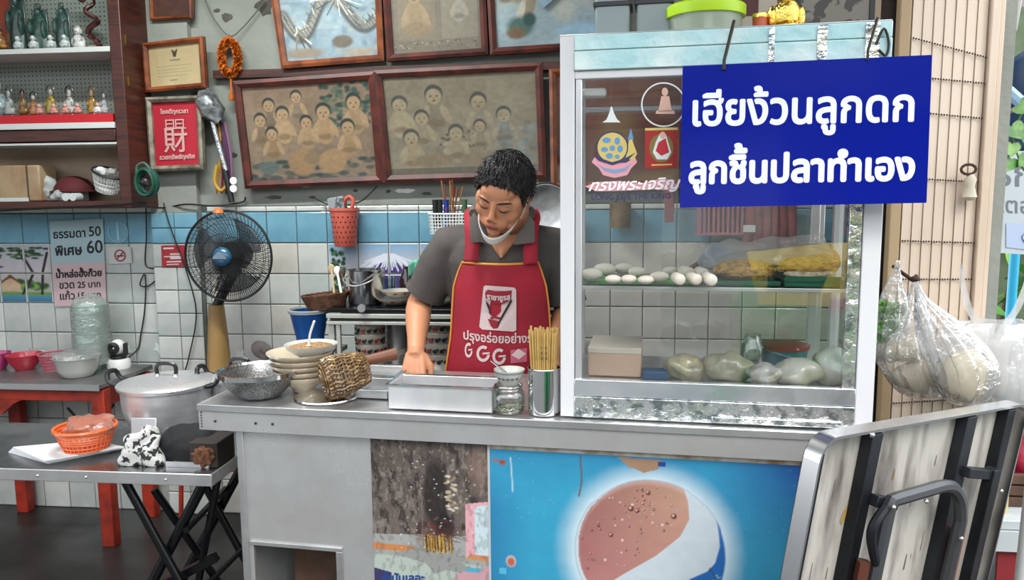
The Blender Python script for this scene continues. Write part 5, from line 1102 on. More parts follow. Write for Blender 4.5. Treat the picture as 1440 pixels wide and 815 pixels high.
for x, y, r_ in [(888, 705, 5), (897, 708, 4), (948, 712, 5), (860, 745, 4), (912, 680, 4)]: p.E(x, y, r_, r_, '#6c2f2a', .4).E(x-1, y-1, r_*.4, r_*.4, '#f3d5cf', .5)
for i in range(40): x, y = 1000+20*rs.rand(), 790+30*rs.rand(); p.E(x, y, 1.2, 1.2, '#8fc0e0', .5)
p.Li([(1000, 782), (1020, 815), (1030, 850)], 1.2, '#2f4a3a', .7); p.Po([(1012, 800), (1027, 803), (1020, 818)], '#6fa06a', .7)
p.E(719, 795, 8, 10, '#d8c8c0', .4).E(719, 796, 6, 8, '#c3604c', .4).Po([(702, 806), (712, 806), (712, 815), (702, 815)], '#58b7d8')
p.E(708, 648, 8, 6, '#9c4a34', .6).E(698, 645, 5, 4, '#a5684c', .6).Li([(719, 640), (722, 690)], 1.2, '#bcd4de', .8).Li([(817, 632), (819, 670), (815, 690)], 1.5, '#6b5244', .8)
for i in range(60): x, y = 700+420*rs.rand(), 632+100*rs.rand(); p.E(x, y, 1+2*rs.rand(), 1, '#9cc9dc', .6, rs.rand()*3, .4)
p.Po([(868, 630), (930, 632), (925, 646), (905, 652), (885, 644)], '#a5836a').Po([(925, 634), (935, 634), (935, 641), (925, 641)], '#27408f')
p.noise(30, .06, 1); p.a *= .78
gl_poster = part('globe_poster_sheet', MB().bb((uC, pv-.004, cz_(900, 960)), (uD, pv+.001, CZ-TH-.012)), mat('poster_paper', '#c8cdd0', .6), cart, smooth=False)
q = cq(690, 1123, cz_(900, 960), CZ-TH-.013, pv-.0048)
cart_canvas('globe_print', q, p.a)
part('paper_edge', MB().bb((uC, pv-.006, CZ-TH-.016), (uD, pv, CZ-TH-.006)), mat('torn_paper_edge', '#b9b6ab', .8, var='#8e6f52', vscale=20), cart)
part('joint_strip', MB().bb((uC-.006, pv-.006, .3), (uC, pv, CZ-TH)), mat('white_joint', '#a9adb0', .6), cart)
# burnt old poster panel
p = PP(524, 690, 614, 960, 170, 330, '#6a5f57'); X = 524+p.X*166; Y_ = 614+p.Y*346
p.vgrad(0, '#544b46', .42, '#665b55'); p.noise(10, .35, 21); p.noise(26, .8, 30, '#2b2523', .55, .08); p.noise(40, .6, 33, '#8a7f78', .62, .05)
for i in range(500): x, y = 526+100*rs.rand(), 618+125*rs.rand(); p.E(x, y, .9, .6, '#a39a92', .6, rs.rand()*3, .55)
p.E(675, 650, 22, 45, '#8c7468', .8, 0, .7)
p.Po([(524, 752), (600, 748), (690, 745), (690, 960), (524, 960)], '#9b9c98'); p.noise(30, .5, 37, '#6b6560', .6, .06) if 0 else None; p.Po([(655, 700), (690, 695), (690, 775), (655, 775)], '#d6a0a8').Po([(668, 705), (688, 700), (688, 770), (668, 770)], '#bfd0d6')
p.Po([(524, 764), (585, 766), (575, 774), (524, 773)], '#c07b48').Po([(660, 770), (690, 772), (690, 779), (655, 777)], '#c08458')
p.Po([(524, 780), (690, 786), (690, 960), (524, 960)], '#a9b3aa'); p.Po([(640, 800), (690, 784), (690, 960), (630, 960)], '#c0929a'); p.Po([(524, 800), (548, 805), (555, 960), (524, 960)], '#37305c'); p.Po([(655, 788), (680, 790), (672, 796), (652, 795)], '#4f9fb8')
p.Po([(550, 777), (585, 768), (600, 760), (640, 765), (645, 780), (658, 790), (648, 798), (628, 795), (610, 802), (598, 788), (575, 783)], '#8d8f8c')
p.E(614, 690, 22, 62, '#2b2623', .35).E(625, 735, 17, 22, '#1f1c20', .3).E(612, 760, 18, 12, '#5a3f22', .4).E(610, 752, 34, 18, '#5c2e2a', .7, 0, .55)
for i in range(60): x = 595+40*rs.rand(); p.Li([(x, 745+8*rs.rand()), (x+3*rs.rand(), 765+8*rs.rand())], .7, random.choice(['#a37b34', '#2e2018', '#6b4a22', '#c4a050']))
for i in range(26): p.E(628+14*rs.rand()+.1*i, 664+1.9*i, 2.5+3*rs.rand(), 2, random.choice(['#b9aa90', '#cdc2ae', '#8f7a60']), .5)
for i in range(60): x = 590+60*rs.rand(); y = 725+30*rs.rand(); p.Li([(x-6, y), (x+6, y+rs.rand()*3)], .5, '#5c2822', .6)
for i in range(60): p.E(560+110*rs.rand(), 640+130*rs.rand(), .8+1.2*rs.rand(), .8, '#d8d4cc', .5)
for i in range(160): x, y = 524+166*rs.rand(), 614+180*rs.rand(); p.E(x, y, 2+5*rs.rand(), 1+2*rs.rand(), random.choice(['#453c37', '#807670']), .7, rs.rand()*3, .35)
p.noise(34, .28, 39, '#4a423d', .6, .05); p.a *= .9
old = part('old_poster_sheet', MB().bb((uB+.001, pv-.003, cz_(600, 960)), (uC-.006, pv+.001, CZ-TH-.002)), mat('poster_paper', '#c8cdd0', .6), cart, smooth=False)
q = cq(524, 689, cz_(600, 960), CZ-TH-.003, pv-.0038); cart_canvas('old_print', q, p.a)
mb = MB(); qq = quadmap(*[Vector(TC(x, y, pv-.0042)) for x, y in ((535, 795), (598, 795), (598, 820), (535, 820))])
text_on(mb, '\u0e2a\u0e33\u0e1b\u0e31\u0e19\u0e40\u0e25\u0e2d\u0e30', qq, .02, .98, .1, 25/63, .012, 0, Vector((0, -1, 0))); part('blue_lettering', mb, mat('navy_ink', '#1d3d7a', .5), cart)
# ================================================================ things on the counter
def oncart(px, py, z=CZ+.003): p = TZ(px, py, z); return Vector((p.x, p.y, z))
c = oncart(355, 562); s = c.y/1080; c.y += .05; r = 59*c.y/1080; h = 38*s
sb = thing('steel_mesh_bowl', 'steel mixing bowl with mesh side at the left end of the counter', 'bowl', c)
part('shell', MB().lathe([(0, 0), (r*.5, 0), (r*.58, .006), (r*.8, h*.45), (r*.95, h*.9), (r, h), (r*.98, h), (r*.93, h*.88), (r*.77, h*.45), (r*.5, .012), (0, .01)], n=48), mat('perforated_steel', (.42, .42, .42), .3, .9, var=(.2, .2, .2), vscale=260, vlo=.45, vhi=.55, detail=0), sb)
part('rim', MB().lathe([(r*.99, h-.008), (r*1.03, h-.006), (r*1.035, h+.006), (r*.99, h+.007), (r*.96, h)], n=48), POLISH, sb)
# porcelain bowls stack
c = oncart(419, 553); s = c.y/1080; c.y += .04; r = 47*c.y/1080
PB = mat('ivory_porcelain', '#c2b49f', .25, coat=.5)
zz = CZ+.003; k = 0
for i, (rr, dz, dx) in enumerate([(.82, .0, .004), (.9, .017, .0), (.95, .017, -.003), (1.0, .017, .002), (1.03, .017, -.004)]):
    zz += dz; b = MB().lathe([(0, 0), (r*.42, 0), (r*.46, .01), (r*.8, .03), (r, .046), (r*1.01, .049), (r*.97, .048), (r*.75, .03), (r*.4, .014), (0, .013)], n=40)
    b.v = [(v[0]*rr, v[1]*rr, v[2]) for v in b.v]; o = part('porcelain_bowl', b, PB); o.location = (c.x+dx, c.y, zz)
    tag(o, ['ivory porcelain bowl at the bottom of the counter stack', 'ivory porcelain bowl second from the bottom of the counter stack', 'ivory porcelain bowl in the middle of the counter stack', 'ivory porcelain bowl second from the top of the counter stack', 'widest ivory porcelain bowl on top of the counter stack'][i], 'bowl')
tz_ = zz+.036
gb_ = thing('garlic_bowl', 'white bowl of fried garlic on top of the porcelain stack', 'bowl', (c.x+.03, c.y+.0, tz_)); r3 = 38*c.y/1080
part('shell', MB().lathe([(0, 0), (r3*.5, 0), (r3*.92, .022), (r3, .034), (r3*1.02, .036), (r3*.96, .034), (r3*.5, .008), (0, .006)], n=36), WEN, gb_)
part('fried_garlic', MB().lathe([(r3*.9, .026), (r3*.6, .033), (0, .037)], n=50, warp=lambda p, a: p+Vector((0, 0, .004*noise.noise(p*300)))), mat('fried_garlic', '#a5855c', .8, var='#7a4f30', vscale=160, bump=.6, bscale=200), gb_)['kind'] = 'stuff'
p0 = gb_.location+Vector((-.0, -.02, .03)); sp = thing('soup_spoon', 'white soup spoon standing in the garlic bowl', 'spoon', p0)
part('handle', MB().tube(smoothpts([p0, p0+Vector((.01, -.01, .04)), p0+Vector((.028, -.02, .08))], 4), .0035, 8), WHITEP, sp, world=True); part('scoop', MB().ell(p0, (.016, .01, .006), 12, 8), WHITEP, sp, world=True)
p0 = gb_.location+Vector((.055, -.05, -.02)); solo('tongs_handle', MB().tube([p0, p0+Vector((.035, -.0, .05))], .003, 8), BLACKP, 'thin black handled spoon leaning on the porcelain bowls', 'spoon')
# bamboo noodle ladle lying on a steel lid
lc = oncart(470, 566); lid = thing('steel_plate', 'round shallow steel plate under the bamboo noodle ladle', 'plate', (oncart(452, 563).x, oncart(452, 563).y+.045, CZ+.0035))
part('disc', MB().lathe([(0, .018), (.05, .014), (.078, .006), (.09, .004), (.092, 0), (.088, 0), (.05, .01), (0, .014)], n=40), POLISH, lid); part('grip', MB().lathe([(0, .016), (.008, .016), (.008, .026), (0, .027)], (0, 0, 0), 12), BLACKP, lid)
A_ = T(466, 531, 2.02); B_ = T(506, 528, 2.05); ax = (B_-A_).normalized(); ax = Vector((.84, .5, .2)).normalized(); L_ = .1
nl = thing('bamboo_noodle_ladle', 'woven bamboo noodle ladle with brown wooden handle on the counter', 'ladle', A_)
e1 = ax.orthogonal().normalized(); e2 = ax.cross(e1); BAM = mat('woven_bamboo', '#5e4324', .5, var='#a98a58', vscale=60, vlo=.5, vhi=.66, coat=.2); BAM2 = mat('dark_bamboo', '#4a3018', .5)
def lad(k, a): r = .058*(1-.3*max(0, k)**2-.9*max(0, -k)**1.5); return A_+ax*(L_*k)+(e1*math.cos(a)+e2*math.sin(a))*r
b, b2 = MB(), MB()
for i in range(30): a = 2*PI*i/30; b.tube([lad(k/6, a+(.05 if k % 2 else -.05)) for k in range(-1, 7)], .0035, 5)
for j in range(12): (b2 if j % 3 == 0 else b).tube([lad(j/11*1.05-.05, 2*PI*i/30)+(.0018 if i % 2 else -.0018)*(e1*math.cos(2*PI*i/30)+e2*math.sin(2*PI*i/30)) for i in range(30)], .0028, 5, closed=True)
part('weave', b, BAM, nl, world=True); part('dark_hoops', b2, BAM2, nl, world=True)
b = MB()
for j in range(7):
    r = .057*math.cos(j/6.2*PI/2); b.tube([A_-ax*(.003+.026*math.sin(j/6.2*PI/2))+(e1*math.cos(2*PI*i/24)+e2*math.sin(2*PI*i/24))*r for i in range(24)], .004, 5, closed=True)
part('woven_bottom', b, BAM, nl, world=True)
part('handle', MB().tube([A_+ax*.085+Vector((0, 0, .02)), A_+ax*.19+Vector((0, 0, .012))], [.014, .018], 10), mat('brown_wood_handle', '#6b3c26', .5), nl, world=True)
# lidded square pans
def pan(u0, u1, v0, v1, z1, name, lb, m=STEEL, open_=True, rim=.008, wall=.003, fill=None):
    t = thing(name, lb, 'pan', cw((u0+u1)/2, (v0+v1)/2, CZ+.0035), CB); a, d = (u1-u0)/2, (v1-v0)/2; h = z1-CZ-.0035
    for nm, lo, hi in (('front_wall', (-a, -d, 0), (a, -d+wall, h)), ('back_wall', (-a, d-wall, 0), (a, d, h)), ('side_wall', (-a, -d, 0), (-a+wall, d, h)), ('side_wall', (a-wall, -d, 0), (a, d, h)), ('bottom', (-a, -d, 0), (a, d, .003))): part(nm, MB().bb(lo, hi), m, t, bevel=.001)
    part('rim', MB().bb((-a-rim, -d-rim, h), (a+rim, -d, h+.003)).bb((-a-rim, d, h), (a+rim, d+rim, h+.003)).bb((-a-rim, -d, h), (-a, d, h+.003)).bb((a, -d, h), (a+rim, d, h+.003)), POLISH, t)
    if fill: part('contents', MB().bb((-a+wall, -d+wall, .003), (a-wall, d-wall, h*.6)), fill, t)
    return t
def ub(px, py, v): return TC(px, py, v).x
TZB = TC(600, 543, .03).z
pan(ub(546, 560, .03), ub(692, 560, .03), .03, .15, TZB, 'steel_tray_box', 'rectangular matte steel tray box in front of the cook', mat('matte_white_steel', (.78, .78, .79), .45, .7, var=(.6, .6, .6), vscale=6), rim=.006, fill=mat('dark_sauce', '#2a1c18', .3))
pan(ub(497, 560, .12), ub(545, 560, .12), .12, .26, TC(520, 548, .12).z, 'deep_steel_pan', 'deep steel pan beside the bamboo ladle handle', STEEL)
t = pan(ub(500, 540, .33), ub(556, 540, .33), .32, .46, TC(520, 530, .3).z, 'rear_steel_pan', 'tall steel pan at the back of the counter', STEEL)
# front half lid on the tray box
# glass jar with tiny bowl
jc = oncart(713, 583); jc.y += .035; s = jc.y/1080
jr = thing('glass_jar', 'clear glass jar with green leaves at the bottom on the counter', 'jar', jc); r = 24*s; h = 40*s
GLS = glassy('jar_glass', refl=.14, tint=(.88, .93, .92), edge=.8)
part('body', MB().lathe([(0, .002), (r*.9, .002), (r, .012), (r, h*.6), (r*.92, h*.74), (r*.8, h*.8), (r*.84, h*.84), (r*.8, h*.88), (r*.84, h*.92), (r*.84, h)], n=40), GLS, jr)
part('thread_ring', MB().tube([(r*.84*math.cos(2*PI*i/36), r*.84*math.sin(2*PI*i/36), h*.97) for i in range(36)], .002, 6, closed=True), glassy('jar_ring', refl=.4, tint=(.8, .85, .85)), jr)
b = MB(); rs2 = random.Random(5)
for i in range(40): a = rs2.uniform(0, 6.28); q = r*.85*math.sqrt(rs2.random()); b.ell((q*math.cos(a), q*math.sin(a), rs2.uniform(.005, .016)), (.007, .003, .002), 6, 4, rot=Rz(a))
part('chopped_leaves', b, mat('pickled_green', '#7e8440', .5, var='#4f6a2a', vscale=60), jr)['kind'] = 'stuff'
sbz = jc.z+h+.001; tb2 = thing('tiny_patterned_bowl', 'tiny white patterned bowl sitting on the glass jar', 'bowl', (jc.x+.003, jc.y, sbz)); r = 22.5*s; h2 = 22*s
part('shell', MB().lathe([(0, 0), (r*.55, 0), (r*.6, .004), (r*.85, h2*.5), (r, h2), (r*.97, h2), (r*.8, h2*.5), (r*.5, .006), (0, .006)], n=36), WEN, tb2)
b = MB()
for k in range(5): a = -PI/2+(k-2)*.35; b.ell((r*.87*math.cos(a), r*.87*math.sin(a), h2*.5), (.005, .002, .003), 8, 5, rot=Rz(a+PI/2)); 
part('grey_pattern', b, mat('grey_glaze', '#4c5258', .4), tb2)
part('pattern_band', MB().tube([(r*.97*math.cos(2*PI*i/36), r*.97*math.sin(2*PI*i/36), h2*.86) for i in range(36)], .0014, 5, closed=True), mat('grey_glaze', '#4c5258', .4), tb2)
p0 = Vector((jc.x-.0, jc.y-.01, sbz+h2*.7)); solo('tiny_spoon', MB().tube([p0, p0+Vector((-.045, .0, .035))], [.004, .0018], 8), POLISH, 'thin steel spoon in the tiny patterned bowl', 'spoon')
# chopstick holder
cc = oncart(764, 585); cc.y += .04; s = cc.y/1080; r = 23.5*s; h = 66*s
ch = thing('steel_chopstick_holder', 'shiny steel cylinder holder full of wooden chopsticks', 'holder', cc)
part('cup', MB().lathe([(0, 0), (r, 0), (r, h), (r*.96, h), (r*.95, .006), (0, .006)], n=48), POLISH, ch); part('rim', MB().tube([(r*math.cos(2*PI*i/40), r*math.sin(2*PI*i/40), h) for i in range(40)], .0015, 6, closed=True), POLISH, ch)
CS = mat('light_bamboo_chopstick', '#c6a564', .5, var='#a8864a', vscale=9, stretch=(6, 6, .6)); CSR = mat('red_print', '#9a2e22', .5)
me_c = None; zt_ = T(764, 460, cc.y).z-cc.z
for i in range(34):
    row = i//12; k = i % 12; x = (k-5.5)*r*.15+random.uniform(-.001, .001); y = (-.55+.5*row)*math.sqrt(max(.05, 1-(x/r)**2))*r
    L_ = zt_+random.uniform(-.016, .004); lean = x*.35
    if me_c is None:
        o = part('wooden_chopstick', MB().tube([(0, 0, 0), (0, 0, .1), (0, 0, 1)], [.0018, .0024, .0031], 6), CS); me_c = o
    else: o = me_c.copy(); COL.objects.link(o)
    o.location = cc+Vector((x*.75, y*.8, .008)); o.scale = (1, 1, L_-.008); d = Vector((lean*.8, random.uniform(-.004, .004), L_)); o.rotation_euler = Vector((0, 0, 1)).rotation_difference(d).to_euler()
    tag(o, 'light wooden chopstick standing in the steel holder', 'chopstick', 'wooden chopsticks in the steel holder')
mb = MB()
for x in (-.004, .008):
    for k, (z, hh_) in enumerate(((.028, .009), (.042, .009), (.055, .008))):
        q = Vector((cc.x+x, cc.y-r*.93, cc.z+h+z)); text_on(mb, '\u798f\u58fd\u5bb6'[k], quadmap(q+Vector((-.0035, 0, .008)), q+Vector((.0035, 0, .008)), q+Vector((.0035, 0, 0)), q+Vector((-.0035, 0, 0))), 0, 1, .1, 1.1, 0, .0004, Vector((0, -1, 0)))
part('dark_print', mb, NK, ch, world=True)
# ================================================================ glass display case on the cart
V0, V1 = .03, .44
def K(px, py, v=V0): return TC(px, py, v)
ZB = CZ+.004; u0 = K(788, 585).x; u1 = K(1227, 596).x; ZT = (K(797, 50).z+K(1256, 30).z)/2
case = thing('glass_display_case', 'white aluminium glass display case with foil taped edges standing on the cart', 'display case', cw(u0, V0, ZB), CB)
def cp(name, boxes, m, bevel=.002, parent=None, **k):
    """boxes in cart coordinates"""
    for a, b in boxes: o = part(name, MB().bb((a[0]-u0, a[1]-V0, a[2]-ZB), (b[0]-u0, b[1]-V0, b[2]-ZB)), m, parent or case, bevel=bevel, **k)
    return o
PINKW = mat('white_powder_coat', '#d2d2d4', .35, coat=.3)
ua = K(818, 300).x; ub_ = K(1190, 430).x
cp('left_post', [((u0, V0, ZB), (ua-.018, V0+.03, ZT))], PINKW)
cp('left_track', [((ua-.016, V0+.004, ZB), (ua, V0+.03, ZT-.03))], ALU)
cp('right_post', [((ub_+.03, V0, ZB), (u1, V0+.03, ZT))], PINKW); cp('right_track', [((ub_, V0+.003, ZB), (ub_+.028, V0+.03, ZT-.03))], FOIL)
zt1 = K(900, 96).z; zt0 = K(900, 108).z; zb1 = K(820, 533).z
BAND = mat('pale_blue_taped_band', '#a9d2d6', .25, var='#d3e4e2', vscale=10, vlo=.45, vhi=.7, bump=.5, bscale=22, coat=.6)
cp('top_band', [((u0+.035, V0-.004, (zt1+ZT)/2+.006), (u1, V0+.0005, ZT))], BAND); cp('top_band_lower', [((u0+.035, V0-.007, zt1), (u1, V0+.0005, (zt1+ZT)/2+.004))], BAND)
cp('top_rail', [((ua-.018, V0+.001, zt0), (ub_+.03, V0+.03, zt1-.001))], PINKW)
cp('tape_piece', [((K(x, 70).x, V0-.0095, zt1+.002), (K(x+w, 70).x, V0-.0075, ZT-.003)) for x, w in ((1080, 8), (1148, 14), (1215, 20))], FOIL, 0)
cp('bottom_foil_band', [((ua-.018, V0-.003, ZB), (ub_+.03, V0+.02, ZB+.055))], FOIL); cp('bottom_rail', [((ua-.018, V0-.001, ZB+.056), (ub_+.03, V0+.02, zb1))], mat('bright_foil', (.88, .9, .92), .2, .85, var=(.7, .74, .78), vscale=5, bump=.5, bscale=9))
cp('foil_roll', [((K(1000, 590).x, V0-.01, ZB+.002), (ub_, V0-.0035, ZB+.02))], FOIL, .004)
for uu, nm in ((u0, 'rear_post'), (u1-.025, 'rear_post')): cp(nm, [((uu, V1-.025, ZB), (uu+.025, V1, ZT))], PINKW)
cp('rear_rail', [((u0+.026, V1-.024, ZT-.04), (u1-.026, V1, ZT-.01)), ((u0+.026, V1-.024, ZB), (u1-.026, V1, ZB+.03))], PINKW)
cp('side_rail', [((u0, V0+.031, ZT-.04), (u0+.02, V1-.026, ZT-.01)), ((u1-.02, V0+.031, ZT-.04), (u1, V1-.026, ZT-.01)), ((u0, V0+.031, ZB), (u0+.02, V1-.026, ZB+.03)), ((u1-.02, V0+.031, ZB), (u1, V1-.026, ZB+.03))], PINKW)
cp('middle_stile', [((u1-.09, V1-.05, ZB+.03), (u1-.066, V1-.03, ZT-.04)), ((u1-.064, V1-.03, ZB+.03), (u1-.05, V1-.02, ZT-.04))], ALU)
cp('stay_bar', [((u0+.03, V0+.2, K(900, 143).z), (u1-.03, V0+.215, K(900, 143).z+.012))], ALU)
cp('lamp_stub', [((u0+.05, V0+.03, zt0-.04), (u0+.11, V0+.06, zt0-.018))], PINKW, .006)
cp('roof_panel', [((u0, V0, ZT), (u1, V1, ZT+.004))], ALU); cp('floor_panel', [((u0+.021, V0+.021, zb1-.02), (u1-.021, V1-.03, zb1-.0135))], STEEL)
GL = glassy('case_glass', refl=.07, rough=.006, tint=(.985, .995, .99), edge=.5)
cp('front_pane', [((ua-.002, V0+.008, zb1-.004), (ub_+.002, V0+.0085, zt0+.004))], GL, 0, smooth=False)
cp('left_pane', [((u0+.008, V0+.03, ZB+.03), (u0+.0085, V1-.025, ZT-.04))], GL, 0, smooth=False); cp('right_pane', [((u1-.0105, V0+.03, ZB+.03), (u1-.01, V1-.025, ZT-.04))], GL, 0, smooth=False)
cp('rear_pane', [((u1-.5, V1-.032, ZB+.03), (u1-.07, V1-.0315, ZT-.04))], GL, 0, smooth=False)
SZ = K(1000, 404, V0+.03).z
cp('shelf', [((u0+.022, V0+.03, SZ-.006), (u1-.026, V1-.05, SZ))], mat('dull_shelf_steel', (.25, .25, .26), .45, .8, var=(.16, .16, .16), vscale=6)); cp('shelf_edge', [((u0+.022, V0+.024, SZ-.008), (u1-.026, V0+.0295, SZ+.001))], ALU, .001)
# stickers on the glass
def stick(parent, px, py, dv=-.0008): return K(px, py, V0+.008+dv)
def disc_poly(cx, cy, rx, ry, n=20, a0=0): return [(cx+rx*math.cos(a0+2*PI*i/n), cy+ry*math.sin(a0+2*PI*i/n)) for i in range(n)]
def decal(name, polys, m, parent, dv=-.001, th=.0004):
    mb = MB()
    for poly in polys:
        pts = [K(x, y, V0+.008+dv) for x, y in poly]; M = Matrix(((1, 0, 0, 0), (0, 0, -1, V0+.008+dv), (0, 1, 0, 0), (0, 0, 0, 1)))
        mb.prism([(p.x, p.z) for p in pts], th, M)
    mb.v = [tuple(cw(*v)) for v in mb.v]; return part(name, mb, m, parent, world=True, smooth=False)
def sthing(px, py, lb, nm='glass_sticker'): p = K(px, py, V0+.006); return thing(nm, lb, 'sticker', cw(*p), CB)
SY, SB, SP, SW, SR = mat('sticker_yellow', '#cdb768', .5), mat('sticker_blue', '#5c8fc0', .5), mat('sticker_pink', '#d898a4', .5), mat('sticker_white', '#d8dcdc', .5), mat('sticker_red', '#9a1c1a', .5)
SN = mat('sticker_navy', '#30305e', .5)
e = sthing(865, 213, 'round yellow and blue emblem sticker with pink trimmed base on the case glass')
decal('pink_base', [[(832, 228), (842, 236), (848, 246), (864, 250), (882, 246), (888, 236), (896, 228), (893, 221), (880, 229), (850, 229), (836, 221)]], SP, e)
decal('blue_base', [[(840, 230), (850, 240), (864, 244), (880, 240), (888, 229), (878, 236), (864, 238), (850, 236)]], mat('sticker_greyblue', '#7f97b4', .5), e, -.0016)
decal('yellow_disc', [disc_poly(861, 207, 22, 22, 28)], SY, e, -.0012)
decal('navy_ring', [[(861+r*math.cos(a), 207+r*math.sin(a)) for r, a in [(22.5, 2*PI*i/40) for i in range(21)]+[(20.8, 2*PI*i/40) for i in range(20, -1, -1)]], [(861+r*math.cos(a), 207+r*math.sin(a)) for r, a in [(22.5, PI+2*PI*i/40) for i in range(21)]+[(20.8, PI+2*PI*i/40) for i in range(20, -1, -1)]]], SN, e, -.0018)
decal('blue_swirls', [disc_poly(853, 197, 6, 4, 12, .4), disc_poly(868, 198, 4, 5, 12), disc_poly(850, 210, 5, 3.5, 12), disc_poly(872, 209, 4, 5, 12), disc_poly(857, 219, 5, 4, 12), disc_poly(868, 220, 3.5, 3, 12), disc_poly(861, 208, 4, 4, 12)], SB, e, -.002)
decal('crown', [[(880, 222), (884, 200), (887, 184), (890, 200), (896, 216), (890, 226)]], SY, e, -.0012); decal('blue_tip', [[(883, 196), (887, 180), (891, 196)]], SB, e, -.0018)
decal('wings', [[(834, 218), (842, 226), (861, 232), (882, 226), (894, 214), (880, 222), (861, 228), (844, 222)]], SN, e, -.0022)
e = sthing(932, 147, 'round clear sticker with white ring and seated pink buddha on the case glass')
decal('white_ring', [[(933+r*math.cos(a), 147+r*math.sin(a)) for r, a in [(31.5, s0+PI*i/20) for i in range(21)]+[(29.5, s0+PI*i/20) for i in range(20, -1, -1)]] for s0 in (0, PI)], SW, e)
decal('seated_figure', [disc_poly(935, 129, 4.5, 6, 14), [(930, 135), (941, 135), (944, 152), (946, 157), (925, 157), (927, 150)], [(923, 155), (948, 155), (949, 160), (922, 160)]], mat('sticker_fleshpink', '#d3ab98', .5), e); decal('dark_base', [[(924, 161), (948, 161), (945, 164), (927, 164)]], mat('sticker_brown', '#5a332c', .5), e)
e = sthing(929, 209, 'square red sticker with a robed monk figure on the case glass')
decal('red_square', [[(907, 182), (953, 181), (952, 236), (907, 237)]], SR, e); decal('gold_border', [[(907, 180), (953, 179), (953, 182.5), (907, 183.5)], [(916, 231), (945, 230), (945, 232), (916, 233)]], SY, e, -.0016)
decal('halo', [disc_poly(930, 208, 17, 20, 22)], mat('sticker_darkgold', '#7d6a2e', .5), e, -.0014); decal('white_robe', [[(922, 200), (928, 188), (936, 188), (944, 214), (938, 224), (924, 224), (918, 214)]], SW, e, -.0018)
decal('red_robe', [[(926, 200), (936, 194), (941, 214), (930, 219), (922, 212)]], mat('sticker_bright_red', '#b8202c', .5), e, -.0022); decal('face', [disc_poly(932, 190, 4, 5, 12)], mat('sticker_fleshpink', '#d3ab98', .5), e, -.0022)
e = sthing(860, 166, 'small pale pagoda shaped sticker near the top left of the case glass'); decal('pagoda', [[(859, 150), (861, 150), (863, 158), (868, 168), (873, 172), (847, 172), (853, 168), (857, 158)]], SW, e)
e = sthing(888, 268, 'pink and white long live the king lettering sticker on the case glass', 'lettering_sticker')
decal('pink_flourish', [[(822, 262), (840, 256), (870, 254), (900, 258), (925, 252), (940, 252), (956, 262), (948, 268), (920, 266), (880, 268), (840, 269)]], SP, e)
def glass_text(s, c0, c1, c2, c3, m, nm, bold, dv):
    P = [cw(*K(x, y, V0+.008+dv)) for x, y in (c0, c1, c2, c3)]; q = quadmap(*P); mb = MB(); w = (P[1]-P[0]).length; h = (P[0]-P[3]).length
    text_on(mb, s, q, 0, 1, 0, h/w, bold, 0, -CV); part(nm, mb, m, e, world=True, smooth=False)
glass_text('\u0e17\u0e23\u0e07\u0e1e\u0e23\u0e30\u0e40\u0e08\u0e23\u0e34\u0e0d', (834, 256), (957, 252), (952, 265), (828, 268), mat('sticker_bright_white', '#f0f0f0', .4), 'white_lettering', .004, -.003)
glass_text('LONG LIVE THE KING', (832, 271), (943, 269), (943, 279), (832, 281), SN, 'navy_lettering', .002, -.003)
# blue shop sign
VS = -.045; P = [TC(x, y, VS) for x, y in ((960, 93), (1311, 77), (1303, 285), (956, 292))]
sg = thing('blue_sign', 'blue acrylic shop sign with white Thai lettering hung on the case', 'sign', cw(P[3].x, VS, P[3].z), CB)
part('panel', MB().add([cw(*p) for p in P]+[cw(p.x, p.y+.004, p.z) for p in P], [(3, 2, 1, 0), (4, 5, 6, 7), (0, 1, 5, 4), (1, 2, 6, 5), (2, 3, 7, 6), (3, 0, 4, 7)]), mat('royal_blue_acrylic', '#0d1c86', .08), sg, world=True, smooth=False)
q = quadmap(*[cw(p.x, p.y-.0004, p.z) for p in P]); asp = (P[0]-P[3]).length/(P[1]-P[0]).length
WL = mat('white_sign_lettering', '#dfe3ee', .4); mb = MB()
def sline(mb, s, u0_, v0_, u1_, v1_, bold):
    def fn(x, y, k): u = lerp(u0_, u1_, x); v = lerp(v0_, v1_, x)+y*(u1_-u0_)/asp*1.12; return q(u, v)-CV*(.0003+k*.00003)
    put_text(mb, s, fn, bold)
sline(mb, '\u0e40\u0e2e\u0e35\u0e22\u0e07\u0e49\u0e27\u0e19\u0e25\u0e39\u0e01\u0e14\u0e01', .05, .585, .935, .565, .005)
part('lettering', mb, WL, sg, world=True, smooth=False); mb = MB()
sline(mb, '\u0e25\u0e39\u0e01\u0e0a\u0e34\u0e49\u0e19\u0e1b\u0e25\u0e32\u0e17\u0e33\u0e40\u0e2d\u0e07', .04, .175, .945, .165, .0065)
part('lettering', mb, WL, sg, world=True, smooth=False)
for (x, ya, yb) in ((1024, 36, 98), (1226, 32, 84)):
    a = K(x+8, ya, V0-.012); b_ = TC(x-6, yb, VS-.004)
    part('hook_wire', MB().tube([cw(*a)+CV*.04, cw(*a)+Vector((0, 0, .01)), cw(*b_)+Vector((0, 0, .02)), cw(*b_)], .004 if x < 1100 else .003, 8), mat('rusty_wire', '#2d2a26', .5, .5), sg, world=True)
part('hook_loop', MB().tube(smoothpts([cw(*K(1232, 62, V0-.012)), cw(*K(1243, 40, V0-.012)), cw(*K(1250, 60, V0-.012)), cw(*K(1246, 78, V0-.012)), cw(*K(1236, 70, V0-.012))], 4), .0028, 6), mat('rusty_wire', '#2d2a26', .5, .5), sg, world=True)
